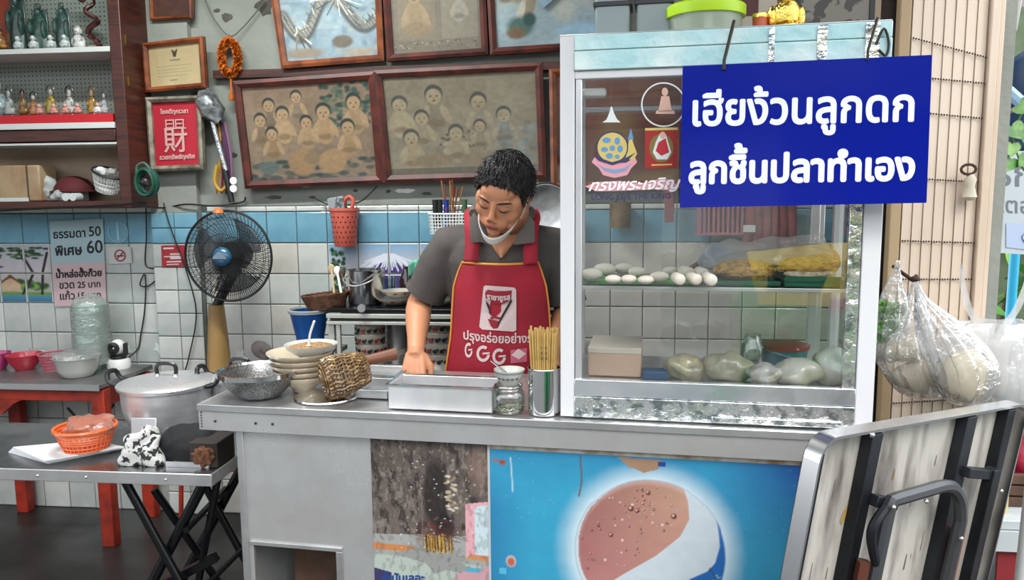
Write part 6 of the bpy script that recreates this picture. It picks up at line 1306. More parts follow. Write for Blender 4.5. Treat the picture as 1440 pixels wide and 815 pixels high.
# things on the roof of the case
def rp(px, v, z=None): p = TC(px, 100, v); return cw(p.x, v, ZT+.005)
for x, lb in ((862, 'left grey square canister on the roof of the case'), (919, 'right grey square canister on the roof of the case')):
    c = rp(x, .25); t = thing('canister', lb, 'canister', c, CB, 'square canisters on the case roof'); part('body', MB().bb((-.045, -.045, 0), (.045, .045, .15)), mat('frosted_grey_plastic', '#7f8b8c', .35, coat=.2), t, bevel=.008); part('rim', MB().bb((-.05, -.05, .1), (.05, .05, .112)), mat('dark_rim_plastic', '#23262a', .4), t, bevel=.002)
c = rp(990, .22); t = thing('lime_lid_tub', 'clear round tub with lime green lid on the case roof', 'tub', c)
part('tub', MB().lathe([(0, 0), (.086, 0), (.09, .01), (.092, .06), (.0, .06)], n=40), mat('cloudy_clear_plastic', '#a7b3a2', .3, alpha=.7), t); part('lid', MB().lathe([(0, .06), (.1, .06), (.101, .065), (.101, .085), (.095, .09), (0, .091)], n=44), mat('lime_plastic', '#a9cf14', .35), t); part('inner_post', MB().cyl((0, -.06, 0), (0, -.06, .06), .012, 14), WHITEP, t)
c = rp(1050, .36); t = thing('framed_notice', 'small red and white framed notice standing at the back of the case roof', 'notice', c, CB); part('frame', MB().bb((-.03, 0, 0), (.08, .012, .2)), mat('maroon_frame', '#4a1a1c', .5), t, bevel=.002); part('card', MB().bb((-.024, -.001, .01), (.02, -.0002, .09)).bb((.026, -.001, .03), (.074, -.0002, .19)), mat('aged_card', '#a99f92', .6), t); part('portrait_disc', MB().tube([(.05, -.003, .08), (.05, -.0012, .08)], .018, 16), mat('maroon_frame', '#4a1a1c', .5), t)
c = rp(1067, .2); t = thing('red_incense_pot', 'small orange red jar beside the golden figure', 'jar', c); part('jar', MB().lathe([(0, 0), (.018, 0), (.019, .055), (.016, .06), (0, .06)], n=20), mat('orange_red_jar', '#b04a28', .4), t); part('gold_band', MB().lathe([(.0195, .05), (.02, .056), (.019, .06)], n=20), mat('gold_leaf', (.85, .6, .15), .3, 1), t)
gd = mat('gold_foil_figure', (.9, .62, .14), .22, 1, bump=.7, bscale=60); c = rp(1103, .2); t = thing('golden_figure', 'shiny gold foil covered seated figure on the case roof', 'figurine', c)
part('body', MB().ell((0, 0, .02), (.05, .035, .025), 20, 12).ell((0, 0, .055), (.033, .025, .04), 20, 12).ell((-.034, 0, .05), (.012, .014, .028), 10, 8).ell((.034, 0, .05), (.012, .014, .028), 10, 8), gd, t); part('head', MB().ell((0, 0, .112), (.018, .018, .022), 14, 10).ell((0, 0, .136), (.008, .008, .012), 8, 6), gd, t)
c = rp(1172, .4); t = thing('dark_mirror', 'old dark mirror with peeling edges standing behind the golden figure', 'mirror', c, CB); [part('frame_side', MB().bb((a, 0, 0), (b, .015, .3)), BLACKP, t, bevel=.002) for a, b in ((-.1, -.09), (.085, .1))]; part('mirror_sheet', MB().bb((-.09, .004, 0), (.085, .01, .3)), mat('worn_mirror', '#6f6a62', .35, .3, var='#3d3a36', vscale=18, vlo=.5, vhi=.53), t)
# food on the shelf: placed in cart coordinates
def CW(px, py, z):                      # on horizontal plane z -> world
    p = TZ(px, py, z); return p
SZ1 = SZ+.0015
LEAF = mat('banana_leaf', '#1f6b2a', .35, var='#2f8a38', vscale=30, stretch=(8, 1, 1), coat=.3)
def fr(u, v, z): return cw(u, v, z)
lu0, lu1 = K(820, 395, V0+.05).x, K(985, 398, V0+.05).x
lf = thing('banana_leaf', 'green banana leaf lining the left of the case shelf', 'leaf', cw((lu0+lu1)/2, V0+.1, SZ))
part('blade', MB().grid(lambda a, b: cw(lerp(lu0, lu1, a), V0+.035+b*.15*(1-.4*abs(2*a-1)**3), SZ1+.004+.006*math.sin(a*9)*b+.004*math.sin(b*3)), 26, 6), LEAF, lf, world=True, solid=.001)
part('midrib', MB().tube([cw(lerp(lu0, lu1, k/8), V0+.11, SZ1+.011+.003*math.sin(k/8*9)) for k in range(9)], .002, 6), mat('leaf_rib', '#5f9a48', .5), lf, world=True)
FB_ = mat('fish_cake_white', '#c9c1b4', .45, sub=.15)
spots = [(832, 386, 28, .3), (850, 379, 28, -.2), (862, 390, 20, 0), (878, 377, 25, .1), (896, 381, 23, .3), (884, 390, 20, 0), (908, 391, 20, .2), (927, 388, 24, 0), (943, 379, 20, .2), (953, 391, 20, 1.2), (965, 382, 20, 1.4), (975, 391, 20, 1.4), (986, 383, 20, 1.3), (997, 392, 21, 1.4)]
for i, (x, y, w, a) in enumerate(spots):
    z = SZ+.016; p = TZ(x, y+6, z); s = p.y/1080; L2 = w*s/2; b = MB()
    if i < 9: b.ell((0, 0, 0), (L2*1.15, L2*.9, L2*.62), 18, 12)
    else: b.tube([(0, -L2*1.7, 0), (0, -L2*1.45, 0), (0, L2*1.45, 0), (0, L2*1.7, 0)], [L2*.55, L2*.78, L2*.78, L2*.55], 18)
    o = part('fish_cake', b, FB_, autos=60); o.location = (p.x, p.y, SZ+.012+(L2*.62 if i < 9 else L2*.78)); o.rotation_euler = (0, 0, a if i < 9 else .15+random.uniform(-.1, .1))
    tag(o, 'white rounded fish cake on the banana leaf, '+['leftmost at the front', 'leftmost of the back row', 'second from the left at the front', 'second of the back row', 'third of the back row', 'third from the left at the front', 'fourth from the left at the front', 'fifth from the left at the front', 'last of the back row before the rolls'][i] if i < 9 else 'white cylindrical fish roll, '+['first', 'second', 'third', 'fourth', 'fifth'][i-9]+' from the left of the five by the noodles', 'fish cake', 'white fish cakes on the leaf' if i < 9 else 'white fish rolls by the noodles')
NOOD = mat('egg_noodles', '#b8924e', .6, var='#8d6a34', vscale=70, bump=.5, bscale=120); NW = mat('white_noodles', '#c8bda6', .6, var='#9c8c70', vscale=70)
def strand_pile(nm, lb, c, r, n, m, seed, sr=.0016, axis=0):
    rg = random.Random(seed); mb = MB(); mb.ell((0, 0, r[2]*.9), (r[0]*.9, r[1]*.9, r[2]*.9), 18, 10)
    for k in range(n):
        th = rg.uniform(-1.4, 1.4); el = rg.uniform(-.1, 1.4); pts = []
        for j in range(6):
            a = th+(j-2.5)*.24*rg.choice((-1, 1)); e_ = el+(j-2.5)*.1; x = r[0]*math.sin(a)*math.cos(e_)*1.02; y = -r[1]*math.cos(a)*math.cos(e_)*1.02; pts.append((x, y, r[2]*.9+r[2]*math.sin(e_)*1.0))
        mb.tube(pts, sr, 4, cap=False)
    o = part(nm, mb, m); o.location = c; o.rotation_euler = (0, 0, CB); return tag(o, lb, 'noodles', None, 'stuff')
gt = mat('dark_green_tray', '#1f5b44', .4)
ga, gb2 = K(1008, 405, V0+.05).x, K(1097, 405, V0+.05).x
t = thing('noodle_tray', 'green plastic tray under the left noodle heap', 'tray', cw(ga, V0+.05, SZ1), CB); part('plate', MB().bb((0, 0, 0), (gb2-ga, .2, .006)), gt, t, bevel=.002); part('lip', MB().bb((0, -.004, .004), (gb2-ga, 0, .014)), gt, t)
strand_pile('egg_noodle_heap', 'heap of yellow egg noodles at the middle of the case shelf', cw((ga+gb2)/2-.005, V0+.12, SZ1+.007), (.075, .06, .028), 240, NOOD, 1)
gc_, gd_ = K(1103, 405, V0+.05).x, ub_-.004
t = thing('noodle_tray', 'green plastic tray under the right noodle heap', 'tray', cw(gc_, V0+.05, SZ1), CB); part('plate', MB().bb((0, 0, 0), (gd_-gc_, .2, .018)), gt, t, bevel=.002); part('lip', MB().bb((0, -.004, .014), (gd_-gc_, 0, .026)), gt, t)
strand_pile('egg_noodle_heap', 'heap of yellow and white noodles at the right end of the case shelf', cw((gc_+gd_)/2, V0+.12, SZ1+.019), (.07, .06, .026), 200, NOOD, 2)
strand_pile('white_noodle_heap', 'thin white noodles in front of the right noodle heap', cw((gc_+gd_)/2, V0+.085, SZ1+.018), (.06, .03, .012), 90, NW, 3)
strand_pile('brown_noodle_heap', 'tall pale brown noodle bag at the back right of the case shelf', cw(gd_-.03, V0+.25, SZ1), (.07, .06, .05), 160, mat('brown_noodles', '#ae8454', .6, bump=.4, bscale=100), 4)
def sheet_bag(nm, lb, fn, m, cat='bag', nu=26, nv=16): return solo(nm, MB().grid(fn, nu, nv), m, lb, cat)
CLR = glassy('clear_bag_film', refl=.16, rough=.1, haze=.38, crinkle=.9, cscale=24)
sheet_bag('plastic_sheet', 'clear plastic sheet covering the noodles on the case shelf', lambda a, b: cw(lerp(ga-.03, gd_, a), V0+.13+.15*b, SZ1+.04+.05*b+.03*a+.014*noise.noise(Vector((a*6, b*4, 1)))), CLR)
p = K(1088, 362, V0+.22); solo('white_bun', MB().ell(cw(p.x, p.y, SZ1+.045), (.022, .022, .016), 18, 12), FB_, 'single white bun behind the noodles on the case shelf', 'bun')
p = K(1010, 385, V0+.2); o = part('grey_plastic_bag', MB().ell((0, 0, .045), (.05, .04, .05), 30, 20, warp=lambda p: p*(1+.4*noise.noise(p*22))), mat('grey_blue_film', '#8b93a0', .3, alpha=.8, coat=.4)); o.location = cw(p.x, p.y, SZ1); tag(o, 'greyish plastic bag at the middle of the case shelf', 'bag')
for i, (x, y, dx, c_, lb) in enumerate([(958, 374, 0, '#8d6a58', 'brown wooden spatula lying behind the fish rolls'), (975, 366, 0, '#7f5a48', 'brown handled strainer behind the fish rolls')]):
    p = K(x, y, V0+.22); t = thing('wooden_spatula', lb, 'utensil', cw(p.x, p.y, SZ1+.012)); a = cw(p.x-.02, p.y, SZ1+.012+.008*i); b_ = cw(p.x+.05, p.y+.02, SZ1+.03+.035*i)
    part('handle', MB().tube([a, b_], .006, 8), mat('brown_'+c_[1:], c_, .6), t, world=True); part('blade', MB().ell(a, (.03, .02, .005), 16, 8), mat('brown_'+c_[1:], c_, .6), t, world=True)
# bottom of the case
ZF = zb1-.012
def fc_(px, py, v): p = TC(px, py, v); return p
pu0, pu1 = TC(828, 520, .15).x, TC(902, 520, .15).x
t = thing('cream_box', 'pinkish cream cardboard box at the left inside the case', 'box', cw(pu0, .12, ZF), CB); part('carton', MB().bb((0, 0, 0), (pu1-pu0, .18, .075)), mat('cream_card', '#c6a690', .7), t, bevel=.004); part('flap', MB().bb((0, -.002, .062), (pu1-pu0, .18, .078)), mat('cream_flap', '#cfc3b4', .7), t, bevel=.002)
p = fc_(920, 520, .12); o = part('blue_block', MB().bb((-.03, -.02, 0), (.035, .03, .022)), mat('teal_blue_block', '#1d4a72', .5), None, bevel=.003); o.location = cw(p.x, .12, ZF); tag(o, 'small dark blue block beside the cream box', 'box')
for i, (x, v, rx, rz, c_, lb) in enumerate([(965, .14, .055, .035, '#b9b08e', 'clear bag of pale noodles right of the blue block'), (1022, .15, .06, .038, '#a8a48c', 'clear bag of pale noodles in the middle of the case floor'), (1075, .1, .04, .03, '#c4c4c2', 'small white plastic packet in front of the red lidded tub')]):
    p = fc_(x, 530, v); o = part('noodle_bag', MB().ell((0, 0, rz*.8), (rx, .045, rz), 36, 20, warp=lambda q, i=i: q*(1+.35*noise.noise(q*30+Vector((i*7, 0, 0))))), mat('bagged_'+c_[1:], c_, .3, var='#8f8a74', vscale=30, bump=.7, bscale=40, coat=.7)); o.location = cw(p.x, v, ZF); tag(o, lb, 'bag')
for i, (x, v, rx, rz, lb) in enumerate([(1120, .12, .06, .034, 'white plastic bag with rice noodles at the case floor'), (1170, .14, .05, .05, 'taller white plastic bag in the right corner of the case floor')]):
    p = fc_(x, 530, v); o = part('white_bag', MB().ell((0, 0, rz*.8), (rx, .05, rz), 36, 20, warp=lambda q, i=i: q*(1+.4*noise.noise(q*24+Vector((i*9, 0, 4))))), mat('white_bag_plastic', '#c5c6bd', .3, var='#a9a88c', vscale=16, coat=.5)); o.location = cw(p.x, v, ZF); tag(o, lb, 'bag')
p = fc_(1102, 515, .3); t = thing('red_lid_tub', 'blue tub with dark red lid inside the case', 'tub', cw(p.x, .3, ZF)); part('tub', MB().lathe([(0, 0), (.055, 0), (.062, .055), (0, .055)], n=32), mat('teal_tub', '#47707c', .4), t); part('lid', MB().lathe([(0, .056), (.066, .056), (.067, .066), (.05, .07), (0, .071)], n=32), mat('dark_red_lid', '#8c2438', .4), t)
p = fc_(1057, 515, .24); t = thing('clear_jar', 'empty clear glass jar standing left of the red lidded tub', 'jar', cw(p.x, .24, ZF)); part('glass', MB().lathe([(0, .002), (.024, .002), (.03, .01), (.031, .07), (.022, .085), (.02, .1), (.022, .1)], n=32), GLS, t)
# things hanging on the wall seen through the glass
WYH = WY-.07
def wthing(nm, lb, cat, px, py): c = T(px, py, WYH); return thing(nm, lb, cat, c), c
t, c = wthing('pink_wall_basket', 'pink ribbed plastic basket hanging on the wall behind the case', 'basket', 1012, 320)
mb = MB(); [mb.box((-.09+.02*i, 0, .05), (.008, .05, .15)) for i in range(10)]; part('ribs', mb, mat('faded_pink_plastic', '#b25c74', .5), t); part('rim', MB().bb((-.1, -.03, .12), (.1, .03, .135)).bb((-.1, -.03, -.03), (.1, .03, -.02)), mat('faded_pink_plastic', '#b25c74', .5), t)
t, c = wthing('red_apron_bundle', 'bundle of dark red cloths hanging on the wall behind the case', 'cloth', 1082, 345)
for i in range(6): part('cloth_fold', MB().tube(smoothpts([(-.09+.035*i, 0, .19), (-.085+.034*i, -.02, .1), (-.1+.038*i, -.01, .0)], 4), [.022]*9, 10, flat=(1, 0, 0)), mat('dull_red_cloth', '#8e3a48', .8, var='#6b2a36', vscale=14), t)
part('white_tag', MB().bb((-.12, -.045, .06), (-.07, -.042, .09)), WHITEP, t)
t, c = wthing('brown_utensil_holder', 'brown bamboo holder hanging on the wall behind the case', 'holder', 872, 320); part('tube', MB().lathe([(0, 0), (.045, 0), (.047, .11), (.04, .11), (.038, .01), (0, .01)], n=20), mat('brown_bamboo_tube', '#6f5638', .7, var='#4f3c26', vscale=20), t); part('strap', MB().tube([(-.02, .04, .11), (0, .05, .15), (.02, .04, .11)], .003, 6), BC, t)
t, c = wthing('red_ribbon', 'small red ribbon hanging on the wall behind the case', 'ribbon', 941, 312); part('strip', MB().bb((-.02, 0, 0), (.02, .01, .13)), mat('dull_red_cloth', '#8e3a48', .8), t, bevel=.003); part('knot', MB().ell((0, 0, .13), (.014, .012, .014), 10, 8), mat('dull_red_cloth', '#8e3a48', .8), t)
# ================================================================ the cook
man = thing('person', 'cook in grey polo shirt and red apron, white mask under chin, bending over the counter', 'person', (T(705, 400, 2.6).x, 2.62, 0))
SKT = hexc('#c48765')
SKIN = mat('skin', SKT, .45, attr='paint', sub=.12, bump=.05, bscale=260)
def remeshed(name, mb, vox, m, parent, smooth_it=6, paint=None, post=None):
    me = bpy.data.meshes.new('t'); me.from_pydata(mb.v, [], mb.f); o = bpy.data.objects.new('t', me); COL.objects.link(o)
    md = o.modifiers.new('r', 'REMESH'); md.mode = 'VOXEL'; md.voxel_size = vox; sm = o.modifiers.new('s', 'SMOOTH'); sm.factor = .6; sm.iterations = smooth_it
    bpy.context.view_layer.update(); me2 = bpy.data.meshes.new_from_object(o.evaluated_get(bpy.context.evaluated_depsgraph_get())); bpy.data.objects.remove(o); bpy.data.meshes.remove(me)
    n = len(me2.vertices); co = np.zeros(n*3, np.float32); me2.vertices.foreach_get('co', co); co = co.reshape(-1, 3)
    if post is not None: co = post(co).astype(np.float32)
    if paint is not None:
        ca = me2.color_attributes.new('paint', 'FLOAT_COLOR', 'POINT'); c4 = np.ones((n, 4), np.float32); c4[:, :3] = paint(co); ca.data.foreach_set('color', c4.ravel())
    I = np.array(inv(parent)); co = co@I[:3, :3].T+I[:3, 3]; me2.vertices.foreach_set('co', co.astype(np.float32).ravel())
    me2.name = name; me2.materials.clear(); me2.materials.append(m); me2.polygons.foreach_set('use_smooth', [True]*len(me2.polygons)); me2.update()
    ob = bpy.data.objects.new(name, me2); COL.objects.link(ob); ob.parent = parent; return ob
# head frame
HC = T(708, 272, 2.43); HS = 1.04
HR = (Rz(math.radians(-9)) @ Ry(math.radians(13)) @ Rx(math.radians(27)))      # yaw to our left, roll, bow
def hp(x, y, z): return HC+HR @ (Vector((x, y, z))*HS)
b = MB()
def he(c, r, rot=None): 
    R = HR if rot is None else HR @ rot; b.ell(hp(*c), tuple(x*HS for x in r), 24, 16, rot=R)
he((0, .018, .035), (.076, .094, .088)); he((0, -.022, -.02), (.067, .066, .085)); he((0, -.03, -.068), (.052, .05, .046)); he((0, -.066, -.094), (.024, .022, .018))
he((0, -.06, .035), (.052, .03, .035))
for s in (-1, 1):
    he((s*.043, -.05, -.032), (.026, .028, .026)); he((s*.029, -.08, .014), (.024, .0095, .008), Ry(-s*.1)); he((s*.05, -.045, .0), (.022, .026, .03)); he((s*.031, -.076, -.004), (.0175, .014, .0115))
    he((s*.0115, -.1, -.04), (.0085, .0095, .0075)); he((s*.075, .012, -.008), (.007, .018, .029), Rz(-s*.35)); he((s*.074, .006, -.03), (.005, .008, .009)); he((s*.022, -.07, -.06), (.02, .017, .022)); he((s*.045, -.035, -.07), (.016, .03, .03))
he((0, -.081, -.062), (.03, .018, .02)); he((0, -.0935, -.0625), (.021, .0085, .0048)); he((0, -.0925, -.0725), (.0165, .0085, .0058))
b.tube([hp(0, -.084, .012), hp(0, -.095, -.012), hp(0, -.109, -.036)], [.009*HS, .0085*HS, .011*HS], 14)
for s in (-1, 1): he((s*.042, .03, -.07), (.034, .04, .06))
# neck, shoulders, arms
nb0 = T(703, 352, 2.56)
b.tube([hp(0, .02, -.03), hp(0, .03, -.085), nb0+Vector((0, .03, .02)), nb0+Vector((0, .05, -.06))], [.06, .062, .066, .085], 20)
b.ell(nb0+Vector((0, .05, -.1)), (.13, .08, .08), 20, 12)
ShL, ElL, WrL = T(632, 350, 2.6), T(589, 428, 2.63), T(585, 492, 2.40)
HaL = T(583, 515, 2.365)
def arm(S, E, W):
    b.tube([S, lerp(S, E, .3), lerp(S, E, .7), E, lerp(E, W, .12), lerp(E, W, .35), lerp(E, W, .75), W], [.055, .05, .045, .043, .045, .043, .032, .028], 20)
arm(ShL, ElL, WrL)
ShR, ElR, WrR = T(783, 352, 2.6), T(797, 436, 2.6), T(776, 500, 2.42)
arm(ShR, ElR, WrR)
def hand(W, d, side, curl=1.0, nrm=Vector((0, -.5, .85))):
    """W wrist, d direction of palm, side: thumb direction"""
    d = d.normalized(); x = side-d*side.dot(d); x.normalize(); n = x.cross(d).normalized()
    if n.dot(nrm) < 0: n = -n                    # n = back of the hand
    P = lambda a, c, e: W+d*a+x*c+n*e
    b.tube([P(-.01, 0, 0), P(.02, 0, 0)], [.028, .027], 14)
    for c in (-.027, -.01, .008, .025): b.tube([P(.012, c*.7, 0), P(.05, c*.95, .002), P(.082, c*1.15, .001)], [.0155, .0145, .0115], 12)
    b.ell(P(.045, 0, -.004), (.034, .03, .016), 18, 12, rot=Matrix((x, d, n)).transposed())
    for c, L_ in ((-.031, .062), (-.011, .078), (.010, .084), (.030, .076)):
        p = P(.082, c, .0); pts = [p]; ang = .45*curl; L1 = [.45*L_, .32*L_, .23*L_]
        for q in L1: p = p+(d*math.cos(ang)-n*math.sin(ang))*q; pts.append(p); ang += .62*curl
        b.tube(pts, [.0098, .0092, .0083, .0068], 12); b.ell(pts[-1], .0068, 10, 8); b.ell(pts[1], .0096, 10, 8); b.ell(pts[0], .0112, 10, 8)
    t0 = P(.018, .024, -.006); t1 = P(.05, .048, -.014); t2 = P(.078, .047, -.03); t3 = P(.098, .036, -.038); b.tube([t0, t1, t2, t3], [.016, .0125, .0105, .0075], 12); b.ell(t3, .0075, 10, 8)
hand(WrL, Vector((.02, -.5, -.85)), Vector((1, 0, 0)), 1.25, Vector((0, -.85, .5)))
hand(WrR, Vector((-.25, -.55, -.7)), Vector((-1, 0, 0)), 1.1, Vector((0, -.85, .5)))
HRt = np.array(HR.transposed()); HCn = np.array(HC)
def skin_paint(co):
    c = np.ones((len(co), 3))*np.array(SKT); l = (co-HCn)@HRt.T/HS
    def g(cx, cy, cz, rx, ry, rz): return np.exp(-(((l[:, 0]-cx)/rx)**2+((l[:, 1]-cy)/ry)**2+((l[:, 2]-cz)/rz)**2))
    def mixc(w, col): 
        nonlocal c; w = np.clip(w, 0, 1)[:, None]; c = c*(1-w)+np.array(hexc(col))*w
    mixc(1.5*g(0, -.1, -.0675, .023, .02, .0085), '#94483f'); mixc(.35*g(0, -.11, -.036, .018, .02, .014), '#b0604a'); mixc(.3*(g(.045, -.07, -.03, .025, .03, .02)+g(-.045, -.07, -.03, .025, .03, .02)), '#b86a50')
    mixc(.35*(g(.03, -.09, .0, .02, .02, .008)+g(-.03, -.09, .0, .02, .02, .008)), '#8e5a44'); mixc(.4*(g(.08, .01, -.012, .012, .03, .03)), '#b5604a')
    hd = np.array([noise.noise(Vector(p)*28) for p in co[::1]]) if len(co) < 20000 else np.zeros(len(co)); return c*(1+.05*hd[:, None])
body = remeshed('body', b, .0034, SKIN, man, 11, skin_paint)
def htube(pts, r, m, nm, n=8, flat=None): return part(nm, MB().tube(smoothpts([hp(*p) for p in pts], 4), r, n, flat=flat), m, body, world=True)
HAIR = mat('black_hair', '#0c0a0a', .42, var='#1b1614', vscale=60, stretch=(1, 1, .3), bump=.5, bscale=160)
for s, nm in ((-1, 'eyebrow'), (1, 'eyebrow')):
    htube([(s*.012, -.0945, .014), (s*.028, -.0945, .0205), (s*.045, -.083, .0195), (s*.053, -.074, .0155)], [.0016, .0022, .0027, .003, .003, .003, .0028, .0028, .0025, .002, .0018, .0012, .001], mat('soft_brow', '#241813', .8), nm, 6)
    htube([(s*.016, -.0875, -.0075), (s*.025, -.0905, -.0105), (s*.036, -.0885, -.0105), (s*.047, -.0795, -.0075)], [.001]*3+[.0018]*7+[.001]*3, mat('eyelash_black', '#120d0c', .6), 'eyelid_line', 6)
    htube([(s*.0085, -.1035, -.0462), (s*.0125, -.102, -.0462)], .0022, mat('nostril', '#4a231b', .8), 'nostril', 6)
htube([(-.02, -.0975, -.067), (-.009, -.1022, -.0665), (0, -.1028, -.0672), (.009, -.1022, -.0665), (.02, -.0975, -.067)], .0011, mat('mouth_line', '#58241f', .7), 'mouth_line', 6)
# mask pulled under the chin
MK = mat('white_mask_fabric', '#cfd0ce', .8)
ms = part('face_mask', MB().grid(lambda u, v: (lambda a: hp((.064-.006*v)*math.sin(a)*1.02, -.012-(.088-.008*v)*math.cos(a), -.079-.024*math.cos(a)*(1-.1*v)-.028*v*(.15+.85*max(0, math.cos(a)))+.028*abs(math.sin(a))**2))((u-.5)*PI*.84), 40, 6), MK, man, world=True, solid=.003)
part('ear_loop', MB().tube(smoothpts([hp(.066, -.02, -.06), hp(.074, -.008, -.03), hp(.08, .0, .01), hp(.083, .016, .025)], 4), .0022, 6).tube(smoothpts([hp(-.064, -.02, -.06), hp(-.073, -.005, -.03), hp(-.079, .004, .01), hp(-.083, .02, .022)], 4), .0016, 6), MK, ms, world=True)
# hair: displaced cap cut at the hairline, with short strands
hb = MB(); NU, NV = 150, 84; grid = []
def hpt(a, e, k=1.0):
    d = Vector((math.cos(e)*math.sin(a), -math.cos(e)*math.cos(a), math.sin(e))); r = 1+.05*noise.noise(d*4)+.035*noise.noise(Vector((a*9, e*3, 2)))
    return Vector((0, .016, .036))+Vector((d.x*.084, d.y*.102, d.z*.094))*r*k
def keep(p, a):
    f = abs(a)/PI                                 # 0 front, 1 back
    hl = np.interp(f, [0, .12, .22, .30, .36, .42, .5, .6, .75, 1], [.066, .062, .052, .030, -.004, -.022, .0, -.03, -.062, -.07])+.003*math.sin(a*23)+.003*math.sin(a*47+1)+.0025*math.sin(a*83)
    return p.z > hl
vs = [[hpt(-PI+2*PI*i/NU, -PI/2+PI*j/NV) for i in range(NU)] for j in range(NV+1)]
for j in range(NV+1): hb.v += [tuple(HC+HR @ (p*HS)) for p in vs[j]]
for j in range(NV):
    for i in range(NU):
        c = (vs[j][i]+vs[j+1][(i+1) % NU])/2
        if keep(c, -PI+2*PI*(i+.5)/NU): hb.f.append((j*NU+i, j*NU+(i+1) % NU, (j+1)*NU+(i+1) % NU, (j+1)*NU+i)); hb.m.append(0)
rg = random.Random(2)
for k in range(2600):
    a = rg.uniform(-PI, PI); e = rg.uniform(-.5, 1.5); p = hpt(a, e, .985)
    if not keep(p-Vector((0, 0, .004)), a): continue
    out = (p-Vector((0, .016, .036))).normalized(); fwd = Vector((rg.uniform(-.5, .5), -.8 if e > .5 else -.1, -.5 if e < 1.1 else -.12)); d = (out*.12+fwd*.9+Vector((rg.gauss(0, .2), rg.gauss(0, .2), rg.gauss(0, .1)))).normalized(); L_ = rg.uniform(.011, .022)
    hb.tube([HC+HR @ (p*HS), HC+HR @ ((p+d*L_*.6+out*.003)*HS), HC+HR @ ((p+d*L_)*HS)], [.0017, .0013, .0003], 4, cap=False)
part('hair', hb, HAIR, body, world=True, autos=180)
# shirt
SHM = mat('dark_grey_polo', '#544e4b', .85, var='#474240', vscale=9, bump=.25, bscale=350)
sb = MB(); X0 = T(703, 360, 2.6).x
for z0, cy, rx, ry, dx in []: pass
rings = [(.86, 2.67, .165, .12), (1.0, 2.66, .16, .12), (1.12, 2.63, .168, .118), (1.24, 2.60, .18, .12), (1.33, 2.58, .185, .108), (1.385, 2.57, .165, .09), (1.43, 2.565, .10, .07), (1.46, 2.56, .068, .06)]
vs_ = []
for z, cy, rx, ry in rings:
    for k in range(36): a = 2*PI*k/36; vs_.append((X0+rx*math.cos(a), cy+ry*math.sin(a), z))
L = len(rings); sb.add(vs_, [(i*36+k, i*36+(k+1) % 36, (i+1)*36+(k+1) % 36, (i+1)*36+k) for i in range(L-1) for k in range(36)]+[tuple(range(35, -1, -1)), tuple((L-1)*36+k for k in range(36))])
def sleeve(S, E, k1, nk):
    e = lerp(S, E, k1); sb.tube([nk, S+Vector((0, 0, .012)), lerp(S, E, .25), lerp(S, E, .55), e], [.06, .072, .074, .072, .071], 24)
sleeve(ShL, ElL, .78, Vector((X0-.07, 2.575, 1.40))); sleeve(ShR, ElR, .84, Vector((X0+.07, 2.575, 1.40)))
def folds(co):
    d = np.zeros(len(co)); 
    a = np.array([noise.noise(Vector((p[0]*7+p[2]*5, p[1]*5, p[2]*9-p[0]*4))) for p in co]); c2 = np.array([noise.noise(Vector((p[0]*16, p[1]*9, p[2]*8+5))) for p in co])
    w = .006*a+.003*c2; cen = np.stack([np.full(len(co), X0), np.full(len(co), 2.6), co[:, 2]], 1); n = co-cen; n /= np.linalg.norm(n, axis=1)[:, None]+1e-6; return co+n*w[:, None]
shirt = remeshed('polo_shirt', sb, .0075, SHM, man, 6, None, folds)
for S, E, k in ((ShL, ElL, .78), (ShR, ElR, .84)):
    e = lerp(S, E, k); d = (E-S).normalized(); o1 = d.orthogonal().normalized(); o2 = d.cross(o1); part('sleeve_hem', MB().add([e+d*t_+(o1*math.cos(2*PI*i/30)+o2*math.sin(2*PI*i/30))*r_ for t_, r_ in ((-.02, .071), (.006, .0735), (.008, .07), (-.004, .06)) for i in range(30)], [(j*30+i, j*30+(i+1) % 30, (j+1)*30+(i+1) % 30, (j+1)*30+i) for j in range(3) for i in range(30)]), SHM, shirt, world=True)
# open neck, placket and collar
CY = 2.452
def sf(px, py, off=0.0): return T(px, py, CY+off)
vneck = part('neck_opening', MB().grid(lambda u, v: (lambda xl, xr, y: T(lerp(xl, xr, u), y, 2.447+.02*(2*u-1)**2+.015*(1-v)))(lerp(681, 703, v), lerp(731, 707, v), lerp(330, 362, v)), 8, 8), mat('skin_plain', SKT, .5, sub=.12), body, world=True)
COLM = mat('grey_collar_knit', '#66605b', .9, bump=.2, bscale=300)
for pts in ([(660, 308), (667, 298), (676, 312), (684, 322), (688, 344), (676, 340), (662, 341)], [(752, 312), (744, 302), (736, 318), (727, 330), (722, 344), (734, 343), (752, 341)]):
    P_ = [sf(x, y, -.012+.02*abs(x-705)/50) for x, y in pts]; c = sum(P_, Vector())/len(P_)+Vector((0, -.004, 0)); n = len(P_)
    part('collar', MB().add([c]+P_, [(0, i+1, (i+1) % n+1) for i in range(n)]), COLM, shirt, world=True, solid=.004, bevel=.0015)
part('collar_stand', MB().tube(smoothpts([T(666, 300, 2.50), T(670, 292, 2.56), T(705, 286, 2.625), T(742, 294, 2.57), T(746, 302, 2.50)], 4), [.016]*17, 8, flat=(0, 0, 1)), COLM, shirt, world=True)
for y in (363.5,): part('shirt_button', MB().tube([sf(706, y, .003), sf(706, y, -.0)], .004, 10), mat('grey_button', '#2d2a29', .4), shirt, world=True)
